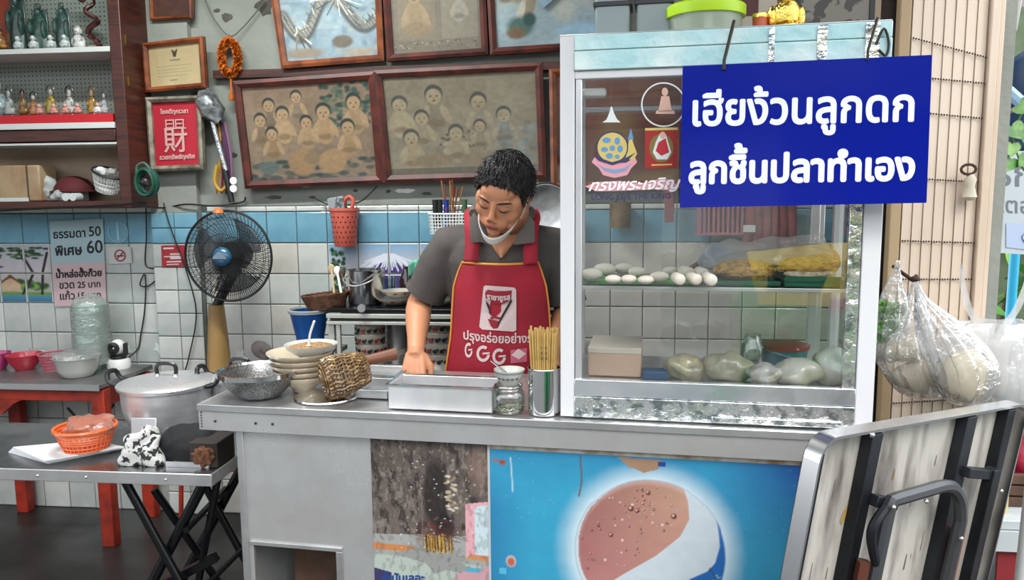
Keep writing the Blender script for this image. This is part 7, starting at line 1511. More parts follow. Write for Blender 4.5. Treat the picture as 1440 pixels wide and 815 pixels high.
# apron
APR = mat('red_apron_cloth', '#a4122c', .75, var='#8a0f25', vscale=5, bump=.15, bscale=200); ORT = mat('orange_trim', '#d98c35', .7)
ey = [366, 380, 400, 430, 470, 531, 640]; exl = [650, 644, 638, 636, 634, 625, 612]; exr = [757, 762, 768, 772, 774, 784, 796]
def apron(u, v):
    y = 366+v*274; xl = float(np.interp(y, ey, exl)); xr = float(np.interp(y, ey, exr)); yy = y+(2.5+3*math.sin(PI*u))*(1-v)**6
    t = 2*u-1; Y = 2.447+.045*t*t+.012*v+.004*math.sin(u*11+v*3)*min(1, v*2)+.0035*math.sin(u*23+1)*v; return T(lerp(xl, xr, u), yy, Y)
ap = part('apron', MB().grid(apron, 40, 40), APR, man, world=True, solid=.0025)
def edge(f, n=24): return [f(i/(n-1))+Vector((0, -.002, 0)) for i in range(n)]
part('trim', MB().tube(edge(lambda k: apron(k, 0)), .0038, 6).tube(edge(lambda k: apron(0, k)), .0032, 6).tube(edge(lambda k: apron(1, k)), .0032, 6), ORT, ap, world=True)
for pts in ([(662, 368, 2.452), (664, 340, 2.468), (663, 316, 2.49), (662, 300, 2.525), (668, 292, 2.57)], [(746, 371, 2.455), (746, 345, 2.47), (747, 322, 2.495), (750, 305, 2.53), (746, 294, 2.575)]):
    P_ = smoothpts([T(*p) for p in pts], 5); w = .0235; vs_ = []; [vs_.extend([p-Vector((w, 0, 0)), p+Vector((w, 0, 0))]) for p in P_]; part('strap', MB().add(vs_, [(2*i, 2*i+1, 2*i+3, 2*i+2) for i in range(len(P_)-1)]), APR, ap, world=True, solid=.003)
def AP(px, py, off=.003):
    y = min(max(py, 366), 640); v = (y-366)/274; xl = float(np.interp(y, ey, exl)); xr = float(np.interp(y, ey, exr)); p = apron((px-xl)/(xr-xl), v); return T(px, py, p.y-off)
def adecal(nm, polys, m, off):
    mb = MB()
    for poly in polys:
        r = delaunay_2d_cdt([Vector(p) for p in poly], [(i, (i+1) % len(poly)) for i in range(len(poly))], [], 1, 1e-6); mb.add([AP(p[0], p[1], off) for p in r[0]], [tuple(reversed(t)) for t in r[2]])
    return part(nm, mb, m, ap, world=True, smooth=False)
AW, AM, AK = mat('apron_print_white', '#cbb5b4', .7), mat('apron_print_maroon', '#8a1028', .7), mat('apron_print_black', '#201014', .7)
def sub_(pts, k=6):
    out = []
    for (x1, y1), (x2, y2) in zip(pts, pts[1:]+pts[:1]):
        for i in range(k): out.append((lerp(x1, x2, i/k), lerp(y1, y2, i/k)))
    return out
logo = adecal('logo_panel', [sub_([(682, 401), (723, 404), (726, 407), (726, 464), (722, 466), (678, 463), (674, 459), (680, 403)])], AW, .0075)
adecal('logo_banner', [[(682, 411), (686, 407), (696, 409), (710, 409), (720, 408), (719, 418), (714, 424), (704, 428), (696, 426), (688, 420), (683, 420)], [(686, 448), (704, 452), (700, 461), (694, 462), (690, 458)]], AM, .009)
adecal('logo_swoosh', [[(719, 419), (720, 424), (705, 450), (698, 461), (704, 446), (714, 428)], [(683, 422), (688, 428), (692, 446), (689, 440), (684, 428)]], AK, .0098); adecal('logo_bowl', [[(689, 446), (696, 444), (704, 446), (703, 449), (696, 447), (690, 449)]], AM, .0105)
def atext(s, p0, p1, sag, bold, off, m, nm, up_=1.0):
    mb = MB(); w = math.hypot(p1[0]-p0[0], p1[1]-p0[1])
    def fn(x, y, k): return AP(lerp(p0[0], p1[0], x), lerp(p0[1], p1[1], x)+sag*4*x*(1-x)-y*w*up_, off+k*.00004)
    put_text(mb, s, fn, bold); part(nm, mb, m, ap, world=True, smooth=False)
atext('\u0e23\u0e32\u0e0a\u0e32\u0e0a\u0e39\u0e23\u0e2a', (685, 420), (717, 421), 1.5, .012, .0115, AW, 'logo_lettering', 1.1)
atext('\u0e1b\u0e23\u0e38\u0e07\u0e2d\u0e23\u0e48\u0e2d\u0e22\u0e2d\u0e22\u0e48\u0e32\u0e07\u0e23\u0e32\u0e0a\u0e32', (652, 476), (768, 478), 5, .0035, .005, AW, 'slogan_lettering', 1.12)
rings_ = []
for cx, cy, rx, ry in ((659, 492, 5.5, 10.5), (679.5, 497, 9.5, 11.5), (702, 501, 9.5, 11.5)):
    o_ = [(cx+rx*math.cos(a), cy+ry*math.sin(a)) for a in [(.15+.83*2*PI*i/24) for i in range(25)]]; i_ = [(cx+rx*.62*math.cos(a), cy+ry*.62*math.sin(a)) for a in [(.15+.83*2*PI*i/24) for i in range(24, -1, -1)]]; rings_ += [o_+i_, [(cx-rx*.1, cy-ry*.12), (cx+rx*.95, cy-ry*.2), (cx+rx*.95, cy+ry*.02), (cx-rx*.1, cy+ry*.1)]]
adecal('round_logos', rings_, AW, .006); adecal('pink_label', [[(718, 492), (741, 489), (741, 508), (718, 511)]], mat('apron_print_pink', '#b8566c', .7), .006); adecal('label_diamond', [[(729, 490), (740, 497), (730, 505), (719, 499)]], AW, .0075)
# trousers and shoes behind the counter
tb_ = MB(); 
for s in (-1, 1): tb_.tube([(X0+s*.07, 2.67, .95), (X0+s*.09, 2.67, .7), (X0+s*.1, 2.68, .45), (X0+s*.1, 2.7, .1)], [.1, .085, .065, .055], 20)
tb_.ell((X0, 2.67, .92), (.17, .125, .12), 24, 14); remeshed('trousers', tb_, .012, mat('dark_trousers', '#22242b', .85), man, 4)
for s in (-1, 1): part('shoe', MB().ell((X0+s*.1, 2.64, .035), (.045, .12, .05), 20, 12, warp=lambda q: Vector((q.x, q.y, max(q.z, -.034)))), BLACKP, man, world=True)
# ================================================================ folding gate and what hangs on it
GY = 2.36
CRM = mat('cream_gate_paint', '#dccbba', .5, var='#bfa995', vscale=5, stretch=(1, 1, .15)); RUST = mat('rust_dark', '#3b2a22', .8)
gt_ = thing('folding_gate', 'folded cream metal gate with rivet rows at the shop opening', 'gate', (T(1325, 400, GY).x, GY, 0))
ztop = 3.05; xs = [T(1268, 300, GY).x, T(1372, 300, GY).x]; ns = 14; w = (xs[1]-xs[0])/ns
sl = None
for i in range(ns):
    x = xs[0]+(i+.5)*w; m = MB().add([(-w*.48, .012, 0), (-w*.45, -.003, 0), (w*.45, -.003, 0), (w*.48, .012, 0), (-w*.48, .012, ztop), (-w*.45, -.003, ztop), (w*.45, -.003, ztop), (w*.48, .012, ztop)], [(0, 1, 5, 4), (1, 2, 6, 5), (2, 3, 7, 6), (3, 0, 4, 7), (3, 2, 1, 0), (4, 5, 6, 7)])
    if sl is None: sl = part('slat', m, CRM, gt_, smooth=False)
    o = sl if i == 0 else sl.copy()
    if i: COL.objects.link(o); o.parent = gt_
    o.location = (x-gt_.location.x, (.004 if i % 2 else 0), 0)
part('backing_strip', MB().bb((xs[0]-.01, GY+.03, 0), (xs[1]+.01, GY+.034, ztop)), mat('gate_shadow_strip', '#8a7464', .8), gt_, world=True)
rb = MB()
for (yl, yr) in ((54, 82), (108, 118), (157, 167), (250, 256), (338, 341), (392, 392), (566, 560), (640, 640), (740, 740)):
    for i in range(ns*2):
        x = xs[0]+(i+.5)*w/2; px_ = lerp(1268, 1372, (i+.5)/(ns*2)); z = T(px_, lerp(yl, yr, (i+.5)/(ns*2)), GY).z; rb.ell((x, GY-.008, z), (.0028, .003, .0028), 6, 4)
part('rivets', rb, RUST, gt_, world=True)['kind'] = 'stuff'
part('left_stile', MB().bb((T(1251, 300, GY).x, GY-.005, 0), (xs[0]-.003, GY+.03, ztop)), mat('tan_gate_paint', '#a89070', .55), gt_, world=True, bevel=.003)
part('right_stile', MB().bb((xs[1]+.002, GY-.02, 0), (T(1384, 300, GY).x, GY+.03, ztop)).bb((T(1386, 300, GY).x, GY-.01, .0), (T(1393, 300, GY).x, GY+.02, ztop)), CRM, gt_, world=True, bevel=.002)
lk = T(1364, 262, GY-.03); part('lock_body', MB().tube([lk+Vector((0, 0, .035)), lk+Vector((0, 0, .02)), lk, lk-Vector((0, 0, .03)), lk-Vector((0, 0, .04))], [.008, .016, .012, .02, .012], 12), mat('worn_lock_paint', '#b9ae9c', .5), gt_, world=True)
ch_ = T(1362, 238, GY-.035); part('padlock_chain', MB().tube([ch_+Vector((.02*math.cos(a), 0, .014*math.sin(a))) for a in [2*PI*i/12 for i in range(12)]], .004, 6, closed=True), RUST, gt_, world=True)
DB = mat('dark_brown_post', '#2e211c', .6, var='#1c1412', vscale=4)
struct('trim_4', MB().bb((T(1230, 300, GY+.06).x, GY+.04, 0), (T(1255, 300, GY+.06).x, GY+.09, 3.1)), DB, smooth=False)
struct('trim_5', MB().bb((T(1214, 30, 2.9).x, 2.88, 1.9), (T(1254, 30, 2.9).x, 2.94, 3.1)), mat('cream_column', '#b7a58c', .6), smooth=False)
# plastic bags hanging from the gate
BGY = 2.17
BAG = glassy('hanging_bag_film', refl=.14, rough=.12, haze=.22, crinkle=.7, cscale=26, edge=.5)
BAGM = glassy('milky_bag_film', refl=.1, rough=.2, haze=.62, hazecol=(.9, .9, .9), crinkle=.5, cscale=18, edge=.3)
def hang_bag(name, lb, top, prof, Y, m, depth=.6, seed=0, folds=9, top2=None):
    """prof: list of (px centre, py, px half width)"""
    tp = T(*top, Y); t = thing(name, lb, 'bag', tp); s = Y/1080; n = 48; vs = []; rows = []
    for (x, y, hw) in smoothpts([(a, b, c) for a, b, c in prof], 4): rows.append((T(x, y, Y), max(hw, .5)*s))
    mb = MB(); L = len(rows)
    for j, (c, r) in enumerate(rows):
        k = j/(L-1)
        for i in range(n):
            a = 2*PI*i/n; f = 1+(.22*(1-k)+.04)*math.sin(folds*a+seed+k*2)*(1 if r > .004 else 0)+.10*noise.noise(Vector((math.cos(a)*1.5+seed, math.sin(a)*1.5, k*5)))
            mb.v.append(tuple(c+Vector((r*f*math.cos(a), r*f*depth*math.sin(a), .0))))
    mb.f = [(j*n+i, j*n+(i+1) % n, (j+1)*n+(i+1) % n, (j+1)*n+i) for j in range(L-1) for i in range(n)]; mb.m = [0]*len(mb.f)
    part('film', mb, m, t, world=True, autos=180); return t
DOUGH = mat('cream_white_radish', '#c9bfa8', .5, var='#b9ac90', vscale=6, sub=.1)
def lump(name, lb, px, py, rx, ry, Y, m, ang=0, seed=0, cat='dough'):
    c = T(px, py, Y); s = Y/1080; o = part(name, MB().ell((0, 0, 0), (rx*s, rx*s*.6, ry*s), 36, 24, rot=Ry(ang), warp=lambda p: p*(1+.14*noise.noise(p*14+Vector((seed, 0, 0))))), m, autos=180); o.location = c; return tag(o, lb, cat)
hang_bag('greens_bag', 'clear plastic bag of green herbs hanging at the left edge of the gate', (1262, 366), [(1263, 366, 2), (1261, 380, 4), (1258, 400, 10), (1256, 430, 19), (1252, 465, 22), (1250, 495, 19), (1251, 508, 8), (1251, 510, 1)], BGY, BAG, seed=1)
rg = random.Random(3); mb = MB()
for i in range(420):
    c = T(1250+rg.uniform(-15, 15), 458+rg.uniform(-34, 26), BGY-.0+rg.uniform(-.02, .02)); d = Vector((rg.gauss(0, 1), rg.gauss(0, 1), rg.gauss(0, 1))).normalized()*.014; e_ = d.orthogonal().normalized()*.004
    mb.add([c-d, c+e_, c+d, c-e_], [(0, 1, 2, 3)])
solo('green_herbs', mb, mat('herb_green', '#3f7a2a', .5, var='#6ca04a', vscale=40), 'bunch of green herbs inside the left hanging bag', 'herbs', smooth=False)['kind'] = 'stuff'
hang_bag('dough_bag', 'clear bag with two flat cream lumps hanging on the gate', (1287, 392), [(1287, 392, 3), (1287, 408, 6), (1286, 430, 13), (1282, 458, 24), (1276, 480, 34), (1282, 510, 42), (1294, 535, 38), (1300, 555, 26), (1302, 562, 4)], BGY, BAG, depth=.75, seed=3, folds=13)
lump('radish_lump', 'upper cream white lump in the middle hanging bag', 1273, 490, 34, 17, BGY-.0, DOUGH, .05, 1); lump('radish_lump', 'lower cream white lump in the middle hanging bag', 1292, 530, 36, 22, BGY, DOUGH, .12, 2)
hang_bag('long_dough_bag', 'long teardrop shaped clear bag with cream lump hanging in front of the gate', (1290, 400), [(1290, 400, 3), (1296, 420, 8), (1316, 450, 24), (1340, 485, 38), (1356, 520, 40), (1358, 548, 34), (1356, 565, 20), (1354, 570, 3)], BGY-.09, BAG, depth=.7, seed=5, folds=15)
lump('radish_lump', 'large rounded cream lump at the bottom of the long teardrop bag', 1357, 528, 31, 37, BGY-.09, DOUGH, .1, 4)
kn = T(1288, 398, BGY-.04); solo('gate_hook', MB().tube([kn+Vector((0, .16, .03)), kn+Vector((0, .02, .005)), kn+Vector((0, 0, .02))], .005, 8).ell(kn+Vector((-.002, 0, .012)), (.012, .012, .008), 10, 8), RUST, 'dark wire hook on the gate holding the clear bags', 'hook')
hang_bag('white_carrier_bag', 'large milky white carrier bag hanging right of the gate', (1352, 385), [(1410, 452, 50), (1410, 466, 62), (1408, 500, 66), (1410, 535, 62), (1412, 560, 46), (1412, 572, 20), (1412, 575, 2)], BGY+.08, BAGM, depth=.5, seed=7, folds=7)
t = [o for o in COL.objects if o.name == 'white_carrier_bag'][0]
for sx in (0, 1):
    pts = [(1352, 372), (1356, 400), (1366, 430), (1385, 456)] if sx == 0 else [(1447, 380), (1443, 405), (1436, 430), (1420, 456)]
    mb = MB(); mb.grid(lambda u, v: (lambda c, c2: c*(1-u)+c2*u)(*(lambda k: (T(lerp(pts[min(2, int(k))][0], pts[min(2, int(k))+1][0], k-min(2, int(k)))-(2+14*v if sx == 0 else -2), lerp(pts[min(2, int(k))][1], pts[min(2, int(k))+1][1], k-min(2, int(k)))+0*v, BGY+.08), T(lerp(pts[min(2, int(k))][0], pts[min(2, int(k))+1][0], k-min(2, int(k)))+(2 if sx == 0 else -2-14*v), lerp(pts[min(2, int(k))][1], pts[min(2, int(k))+1][1], k-min(2, int(k)))+6*v, BGY+.07)))(v*3)), 5, 12); part('handle_strap', mb, BAGM, t, world=True)
lump('bagged_goods', 'pale bundle inside the large milky carrier bag', 1408, 520, 46, 40, BGY+.1, mat('pale_grey_bundle', '#bdb8b4', .6), .0, 6, 'bundle')
# ================================================================ steel folding table standing on its end
A = T(1136, 608, 1.48); Bp = T(1428, 560, 2.02); ex = (Bp-A).normalized()
up = None
for k in range(200):                          # left edge seen through (1098, 815), square to the top edge
    D = TZ(1098, 815, A.z-.2-.002*k); u_ = (A-D).normalized()
    if up is None or abs(u_.dot(ex)) < abs(up.dot(ex)): up = u_
up = (up-ex*up.dot(ex)).normalized(); nb = ex.cross(up).normalized()
if nb.y > 0: nb = -nb                         # towards the camera
Wt = (Bp-A).length; Ht = A.z/up.z-.01
ft_ = thing('upturned_folding_table', 'folding table stood on its end showing its grey underside and dark frame', 'table', (A-up*Ht))
def fp(a, b, d=0): return A+ex*(a*Wt)-up*b+nb*d          # a 0..1 across, b metres down, d metres towards camera
FO = A; 
def rrect(inset, r, d, n=6):
    pts = []; x0_, x1_, y0_, y1_ = inset, Wt-inset, inset, Ht-inset
    for cx, cy, a0 in ((x0_+r, y0_+r, PI), (x1_-r, y0_+r, 1.5*PI), (x1_-r, y1_-r, 0), (x0_+r, y1_-r, .5*PI)):
        for i in range(n+1): a = a0+.5*PI*i/n; pts.append((cx+r*math.cos(a), cy+r*math.sin(a)))
    return [A+ex*x-up*y+nb*d for x, y in pts]
outer0, outer1 = rrect(0, .05, 0), rrect(0, .05, .035); inn1 = rrect(.006, .046, .035); inn0 = rrect(.006, .046, .004); n = len(outer0)
mb = MB(); mb.add(outer0+outer1+inn1+inn0, [(i+k*n, (i+1) % n+k*n, (i+1) % n+((k+1) % 4)*n, i+((k+1) % 4)*n) for k in range(3) for i in range(n)])
part('steel_edge', mb, mat('bright_table_edge', (.6, .6, .6), .25, 1), ft_, world=True)
UND = mat('weathered_underside', '#b0aba3', .8, var='#5d5752', vscale=16, stretch=(1, 1, .22), vlo=.46, vhi=.7, bump=.3, bscale=30, detail=9)
mb = MB(); pl_ = rrect(.004, .048, .004); pb = rrect(.004, .048, -.004); mb.add(pl_+pb, [tuple(range(n)), tuple(reversed(range(n, 2*n)))]); part('underside_board', mb, UND, ft_, world=True, smooth=False)
rs_ = random.Random(8); mbs = MB(); mbd = MB()
for i in range(110):
    a = rs_.uniform(.03, .95); b = rs_.uniform(.1, Ht*.9); c = fp(a, b, .0046); h_ = rs_.uniform(.004, .03); w_ = rs_.uniform(.001, .004); (mbd if i % 3 else mbs).add([c-ex*w_-up*h_, c+ex*w_-up*h_*.8, c+ex*w_*.6+up*h_, c-ex*w_*.5+up*h_], [(0, 1, 2, 3)])
part('stain_dark', mbd, mat('dark_streak', '#5b5652', .9), ft_, world=True, smooth=False)['kind'] = 'stuff'; part('stain_brown', mbs, mat('brown_streak', '#7d5a3c', .9), ft_, world=True, smooth=False)['kind'] = 'stuff'
c = fp(.2, .19, .005); part('yellow_stain', MB().add([c+ex*.014+up*.02, c-ex*.004, c-ex*.01-up*.02, c-up*.03, c+ex*.008-up*.012], [(0, 1, 2, 3, 4)]), mat('yellow_stain', '#a88a4c', .8), ft_, world=True, smooth=False)
DKF = mat('dark_frame_steel', '#14171c', .45, .4, var='#262a30', vscale=8)
def bar(a0, b0, a1, b1, w_, th, nm, m=DKF, d0=.005):
    p, q_ = fp(a0, b0, d0+th/2), fp(a1, b1, d0+th/2); d = (q_-p).normalized(); sd = nb.cross(d).normalized(); vs = []
    for P_ in (p, q_):
        for s1_, s2_ in ((-1, -1), (1, -1), (1, 1), (-1, 1)): vs.append(P_+sd*(s1_*w_/2)+nb*(s2_*th/2))
    return part(nm, MB().add(vs, [(3, 2, 1, 0), (4, 5, 6, 7), (0, 1, 5, 4), (1, 2, 6, 5), (2, 3, 7, 6), (3, 0, 4, 7)]), m, ft_, world=True, bevel=.002)
def fi(px, py, d=.03):                        # a, b of the point of the frame plane seen at this pixel
    r = ray(px, py); o = Vector((0, 0, CAM_H)); q0 = A+nb*d; t = (q0-o).dot(nb)/r.dot(nb); v = o+r*t-A; return v.dot(ex)/Wt, -v.dot(up)
LB = Ht-.02
ar = [fi(x, y, .02)[0] for x, y in ((1226, 625), (1359, 600), (1412, 600))]
for a_, w_ in zip(ar, (.036, .044, .036)): bar(a_, .012, a_, LB, w_, .026, 'frame_rail')
bar(.012, .03, .012, LB, .008, .03, 'frame_rail')
P1, P2, P3, P4 = fi(1222, 700), fi(1252, 705), fi(1352, 661), fi(1388, 664)
bar(*P1, *P2, .024, .02, 'hinge_arm', d0=.03); bar(*P3, *P4, .024, .02, 'hinge_arm', d0=.03); q5 = fi(1388, 655); bar(q5[0], q5[1], q5[0], LB*.9, .028, .026, 'leg_tube', d0=.03)
GRT = mat('grey_leg_tube', '#55575a', .35, .6)
f2 = lambda x, y: (lambda q: fp(q[0], q[1], .06))(fi(x, y, .06))
lo = fi(1252, 705, .06)[0]; ro = fi(1352, 720, .06)[0]
part('leg_loop', MB().tube([fp(lo, LB*.9, .06), fp(lo, .5, .06), fp(lo, fi(1252, 712, .06)[1], .06)]+smoothpts([f2(1254, 703), f2(1296, 691), f2(1326, 683), f2(1341, 686), f2(1350, 704), f2(1351, 730)], 5)+[fp(ro, LB*.9, .06)], .0145, 8), GRT, ft_, world=True)
oa = fi(1353, 745, .05); ob = fi(1218, 790, .05)
part('orange_leg', MB().tube([fp(oa[0], oa[1], .045), fp(oa[0], LB*.95, .045)], .013, 6), mat('rusty_orange_tube', '#a8502a', .5), ft_, world=True); part('orange_leg', MB().tube([fp(ob[0], ob[1], .045), fp(ob[0], LB*.95, .045)], .014, 6), mat('rusty_orange_dark', '#5b3022', .5), ft_, world=True)
part('curved_stay', MB().tube(smoothpts([f2(1246, 712), f2(1228, 740), f2(1226, 765), f2(1234, 800)], 4), .01, 8), DKF, ft_, world=True)
for x, y in ((1342, 752), (1246, 708), (1216, 607), (1398, 686), (1292, 700)): part('bolt', MB().ell(f2(x, y)+nb*.016, (.005, .005, .005), 8, 6), POLISH, ft_, world=True)
# ================================================================ outside, beyond the gate
# white notice board with handwriting
NY = 3.1; P = [T(1345, 209, NY), T(1520, 215, NY), T(1520, 362, NY), T(1345, 352, NY)]
nb_ = thing('handwritten_notice', 'pale grey notice board with outlined handwriting beyond the gate', 'notice', P[3])
part('board', MB().add(P+[p+Vector((0, .004, 0)) for p in P], [(3, 2, 1, 0), (4, 5, 6, 7), (0, 1, 5, 4), (1, 2, 6, 5), (2, 3, 7, 6), (3, 0, 4, 7)]), mat('pale_grey_card', '#b4bcc2', .5), nb_, world=True, smooth=False)
q = quadmap(*P); asp = (P[0]-P[3]).length/(P[1]-P[0]).length; mb = MB(); mg = mat('marker_grey', '#6a6f78', .6)
text_on(mb, '\u0e1b\u0e23\u0e36\u0e01\u0e29\u0e32', q, .13, .95, .66, asp, .004, .0006, Vector((0, -1, 0))); text_on(mb, '\u0e25\u0e31\u0e14\u0e40\u0e15\u0e2d\u0e23\u0e4c\u0e40\u0e15\u0e47\u0e21', q, .12, .98, .40, asp, .003, .0006, Vector((0, -1, 0))); text_on(mb, '\u0e2b\u0e25\u0e1a', q, .08, .36, .12, asp, .006, .0006, Vector((0, -1, 0)))
part('handwriting', mb, mg, nb_, world=True, smooth=False)
Q2 = [q(.40, .30), q(.80, .28), q(.80, .03), q(.40, .06)]; part('printed_card', MB().add([p-Vector((0, .003, 0)) for p in Q2], [(3, 2, 1, 0)]), mat('light_blue_card', '#a9b7d2', .5), nb_, world=True, smooth=False)
part('card_heart', MB().tube(smoothpts([q(.54, .2)+Vector((0, -.005, 0)), q(.60, .22)+Vector((0, -.005, 0)), q(.64, .17)+Vector((0, -.005, 0)), q(.585, .1)+Vector((0, -.005, 0)), q(.53, .15)+Vector((0, -.005, 0))], 4, True), .002, 5, closed=True), mat('marker_violet', '#7a7ca0', .6), nb_, world=True)
part('striped_edge', MB().add([p-Vector((0, .003, 0)) for p in (q(0, .36), q(.06, .36), q(.06, 0), q(0, 0))], [(3, 2, 1, 0)]), mat('striped_blue', '#3c9ac0', .5, var='#c8d8e0', vscale=40, vlo=.45, vhi=.5), nb_, world=True, smooth=False)
# blue tarpaulin
TB = mat('navy_tarpaulin', '#0b3258', .5, var='#0a2746', vscale=2)
tp = solo('blue_tarpaulin', MB().grid(lambda u, v: T(lerp(1352, 1540, u), lerp(lerp(130, 5, u), 214, v), 3.25+.1*math.sin(u*5+v*3)+.05*v), 24, 16), TB, 'dark blue tarpaulin stretched above the notice outside', 'tarpaulin', solid=.003)
solo('tarp_fold', MB().tube(smoothpts([T(1385, 95, 3.1), T(1400, 112, 3.08), T(1420, 130, 3.08), T(1440, 147, 3.1), T(1470, 165, 3.1)], 4), [.012]*4+[.022]*9+[.012]*4, 8, flat=(0, 1, 0)), mat('painted_lit_fold', '#9fc0e0', .4), 'fold of the blue tarpaulin, painted pale where lit', 'tarpaulin')  # lit crest of the tarpaulin put into a paler colour
for i, (x0_, y0_, x1_, y1_) in enumerate([(1386, 96, 1412, 118), (1414, 112, 1440, 142)]):
    pass
solo('support_branch', MB().tube(smoothpts([T(1358, 173, 2.6), T(1385, 164, 2.7), T(1412, 158, 2.8), T(1450, 150, 2.9)], 4), .009, 8), mat('brown_branch', '#5c4838', .8), 'brown stick tied across below the tarpaulin', 'stick')
t = thing('electric_meter_box', 'grey box with cable mounted high beyond the gate', 'box', T(1408, 30, 3.0)); c = T(1406, 22, 3.0); part('case', MB().box(c, (.1, .08, .12), rot=Ry(.1)), mat('grey_meter', '#a3a8a4', .5), t, world=True, bevel=.006); part('cable', MB().tube(smoothpts([c+Vector((-.04, -.02, -.05)), T(1392, 70, 2.98), T(1397, 92, 2.98)], 4), .006, 6), mat('grey_meter', '#a3a8a4', .5), t, world=True)
solo('upper_beam', MB().bb(tuple(T(1385, 4, 3.4)-Vector((0, 0, .02))), tuple(T(1385, -60, 3.4)+Vector((1.2, .06, 0)))), mat('pinkish_concrete', '#9b8f8c', .8), 'pinkish grey concrete beam at the top right beyond the gate', 'beam')
# blue pole, pothos vine
bpX = T(1424, 400, 3.6); solo('blue_pole', MB().cyl((bpX.x, 3.6, 0), (bpX.x, 3.6, 1.75), .02, 16), mat('bright_blue_pole', '#2fa3cc', .4), 'bright blue round pole below the handwritten notice', 'pole')
vn = thing('pothos_vine', 'pothos vine with green yellow leaves hanging in front of the tarpaulin', 'plant', T(1440, 150, 2.6))
part('stem', MB().tube(smoothpts([T(1448, 120, 2.6), T(1436, 160, 2.6), T(1424, 190, 2.6), T(1430, 215, 2.6), T(1440, 240, 2.6)], 5), .003, 6), mat('vine_stem', '#6a8a3a', .6), vn, world=True)
PL = mat('pothos_leaf', '#2f6f1c', .4, var='#6f9a34', vscale=25, coat=.3)
for (x, y, sz, a) in [(1427, 183, 15, -.5), (1423, 208, 13, .1), (1419, 229, 15, .5), (1440, 226, 12, .9), (1440, 150, 14, -.9), (1446, 196, 12, .3)]:
    c = T(x, y, 2.58); s = sz*2.58/1080; pts = [(s*.9*math.sin(t_)**3, s*(.8*math.cos(t_)-.3*math.cos(2*t_)-.12*math.cos(3*t_))) for t_ in [2*PI*i/18 for i in range(18)]]
    M = Matrix.Translation(c) @ (Ry(a) @ Rx(PI/2-.3)).to_4x4(); part('leaf', MB().prism(pts, .001, M), PL, vn, world=True, smooth=False)
# shrubs behind
rg = random.Random(11)
SHG = [mat('shrub_green_a', '#4d8a28', .5), mat('shrub_green_b', '#7db03c', .5), mat('shrub_green_c', '#25521c', .6)]
def leaf_mesh(L_, W_):
    return MB().add([(0, 0, 0), (-W_*.6, L_*.35, .01), (0, L_*.4, -.01), (W_*.6, L_*.35, .01), (-W_*.4, L_*.7, .01), (0, L_*.75, -.012), (W_*.4, L_*.7, .01), (0, L_, 0)], [(0, 2, 1), (0, 3, 2), (1, 2, 5, 4), (2, 3, 6, 5), (4, 5, 7), (5, 6, 7)])
for si, (cx, cy, lb) in enumerate([(T(1385, 400, 4.6).x, 4.6, 'leafy green shrub seen just right of the gate'), (T(1540, 400, 4.4).x, 4.4, 'leafy green shrub further right behind the blue pole')]):
    sh = thing('garden_shrub', lb, 'shrub', (cx, cy, -.06)); lm = [None]*3
    for i in range(150):
        a = rg.uniform(0, 2*PI); r = .42*math.sqrt(rg.random()); z = rg.uniform(.2, 1.75); k = i % 3
        if lm[k] is None: o = part('leaf', leaf_mesh(.2, .07), SHG[k], sh); lm[k] = o
        else: o = lm[k].copy(); COL.objects.link(o)
        o.location = (r*math.cos(a), r*math.sin(a)*.7, z); o.rotation_euler = (rg.uniform(-1.2, .6), rg.uniform(-.5, .5), rg.uniform(0, 2*PI)); sc1 = rg.uniform(.6, 1.3); o.scale = (sc1,)*3
    part('stem', MB().tube([(-.1, 0, 0), (-.05, 0, .9), (.05, 0, 1.7)], .012, 6).tube([(.1, 0, 0), (.12, .05, .8), (.2, 0, 1.6)], .012, 6).tube([(0, .1, 0), (-.2, .1, 1.5)], .01, 6), mat('shrub_stem', '#4b3a26', .8), sh)
struct('wall_far', MB().bb((1.9, 5.4, -.1), (6.5, 5.5, 3.2)), mat('garden_wall', '#5d6a50', .9, var='#3c4c34', vscale=3), smooth=False)
# stall table outside with red sack, bottle and box
OY = 2.35
t = thing('stall_table', 'small white topped table outside behind the upturned table', 'table', T(1430, 760, OY)); p = T(1400, 712, OY)
part('top', MB().bb((p.x-.05, OY-.1, p.z-.03), (p.x+.5, OY+.4, p.z)), mat('pale_tabletop', '#b0b6b8', .5), t, world=True, bevel=.004); part('skirt', MB().bb((p.x-.05, OY-.11, p.z-.09), (p.x+.5, OY-.1005, p.z-.03)), mat('pale_tabletop', '#b0b6b8', .5), t, world=True); part('red_cloth', MB().bb((p.x-.03, OY-.09, .0), (p.x+.45, OY-.08, p.z-.09)), mat('deep_red_cloth', '#7c1c22', .8), t, world=True)
tz0 = p.z
c = T(1424, 640, OY+.1); o = part('red_sack', MB().ell((0, 0, 0), (.1, .08, .13), 36, 24, warp=lambda q: q*(1+.3*noise.noise(q*12))), mat('crimson_plastic_sack', '#8e1c34', .35, coat=.3, bump=.4, bscale=20)); o.location = T(1436, 642, OY+.12); tag(o, 'crimson plastic sack behind the upturned table', 'sack')
t = thing('crate', 'brown wooden crate with jars on the outside table', 'crate', T(1412, 745, OY)); pc = T(1398, 700, OY)
for k in range(3): part('plank', MB().bb((pc.x-.02, OY, tz0+.001+.035*k), (pc.x+.25, OY+.02, tz0+.03+.035*k)), mat('brown_crate_wood', '#5b4030', .8, var='#3c2a20'), t, world=True, bevel=.002)
q_ = T(1412, 664, OY-.04); t = thing('white_bottle', 'white bottle with bright blue cap behind the upturned table', 'bottle', (q_.x, OY-.04, tz0)); part('body', MB().tube([(q_.x, OY-.04, tz0), (q_.x, OY-.04, q_.z-.02)], .016, 14), mat('beige_bottle', '#b3a878', .5), t, world=True)
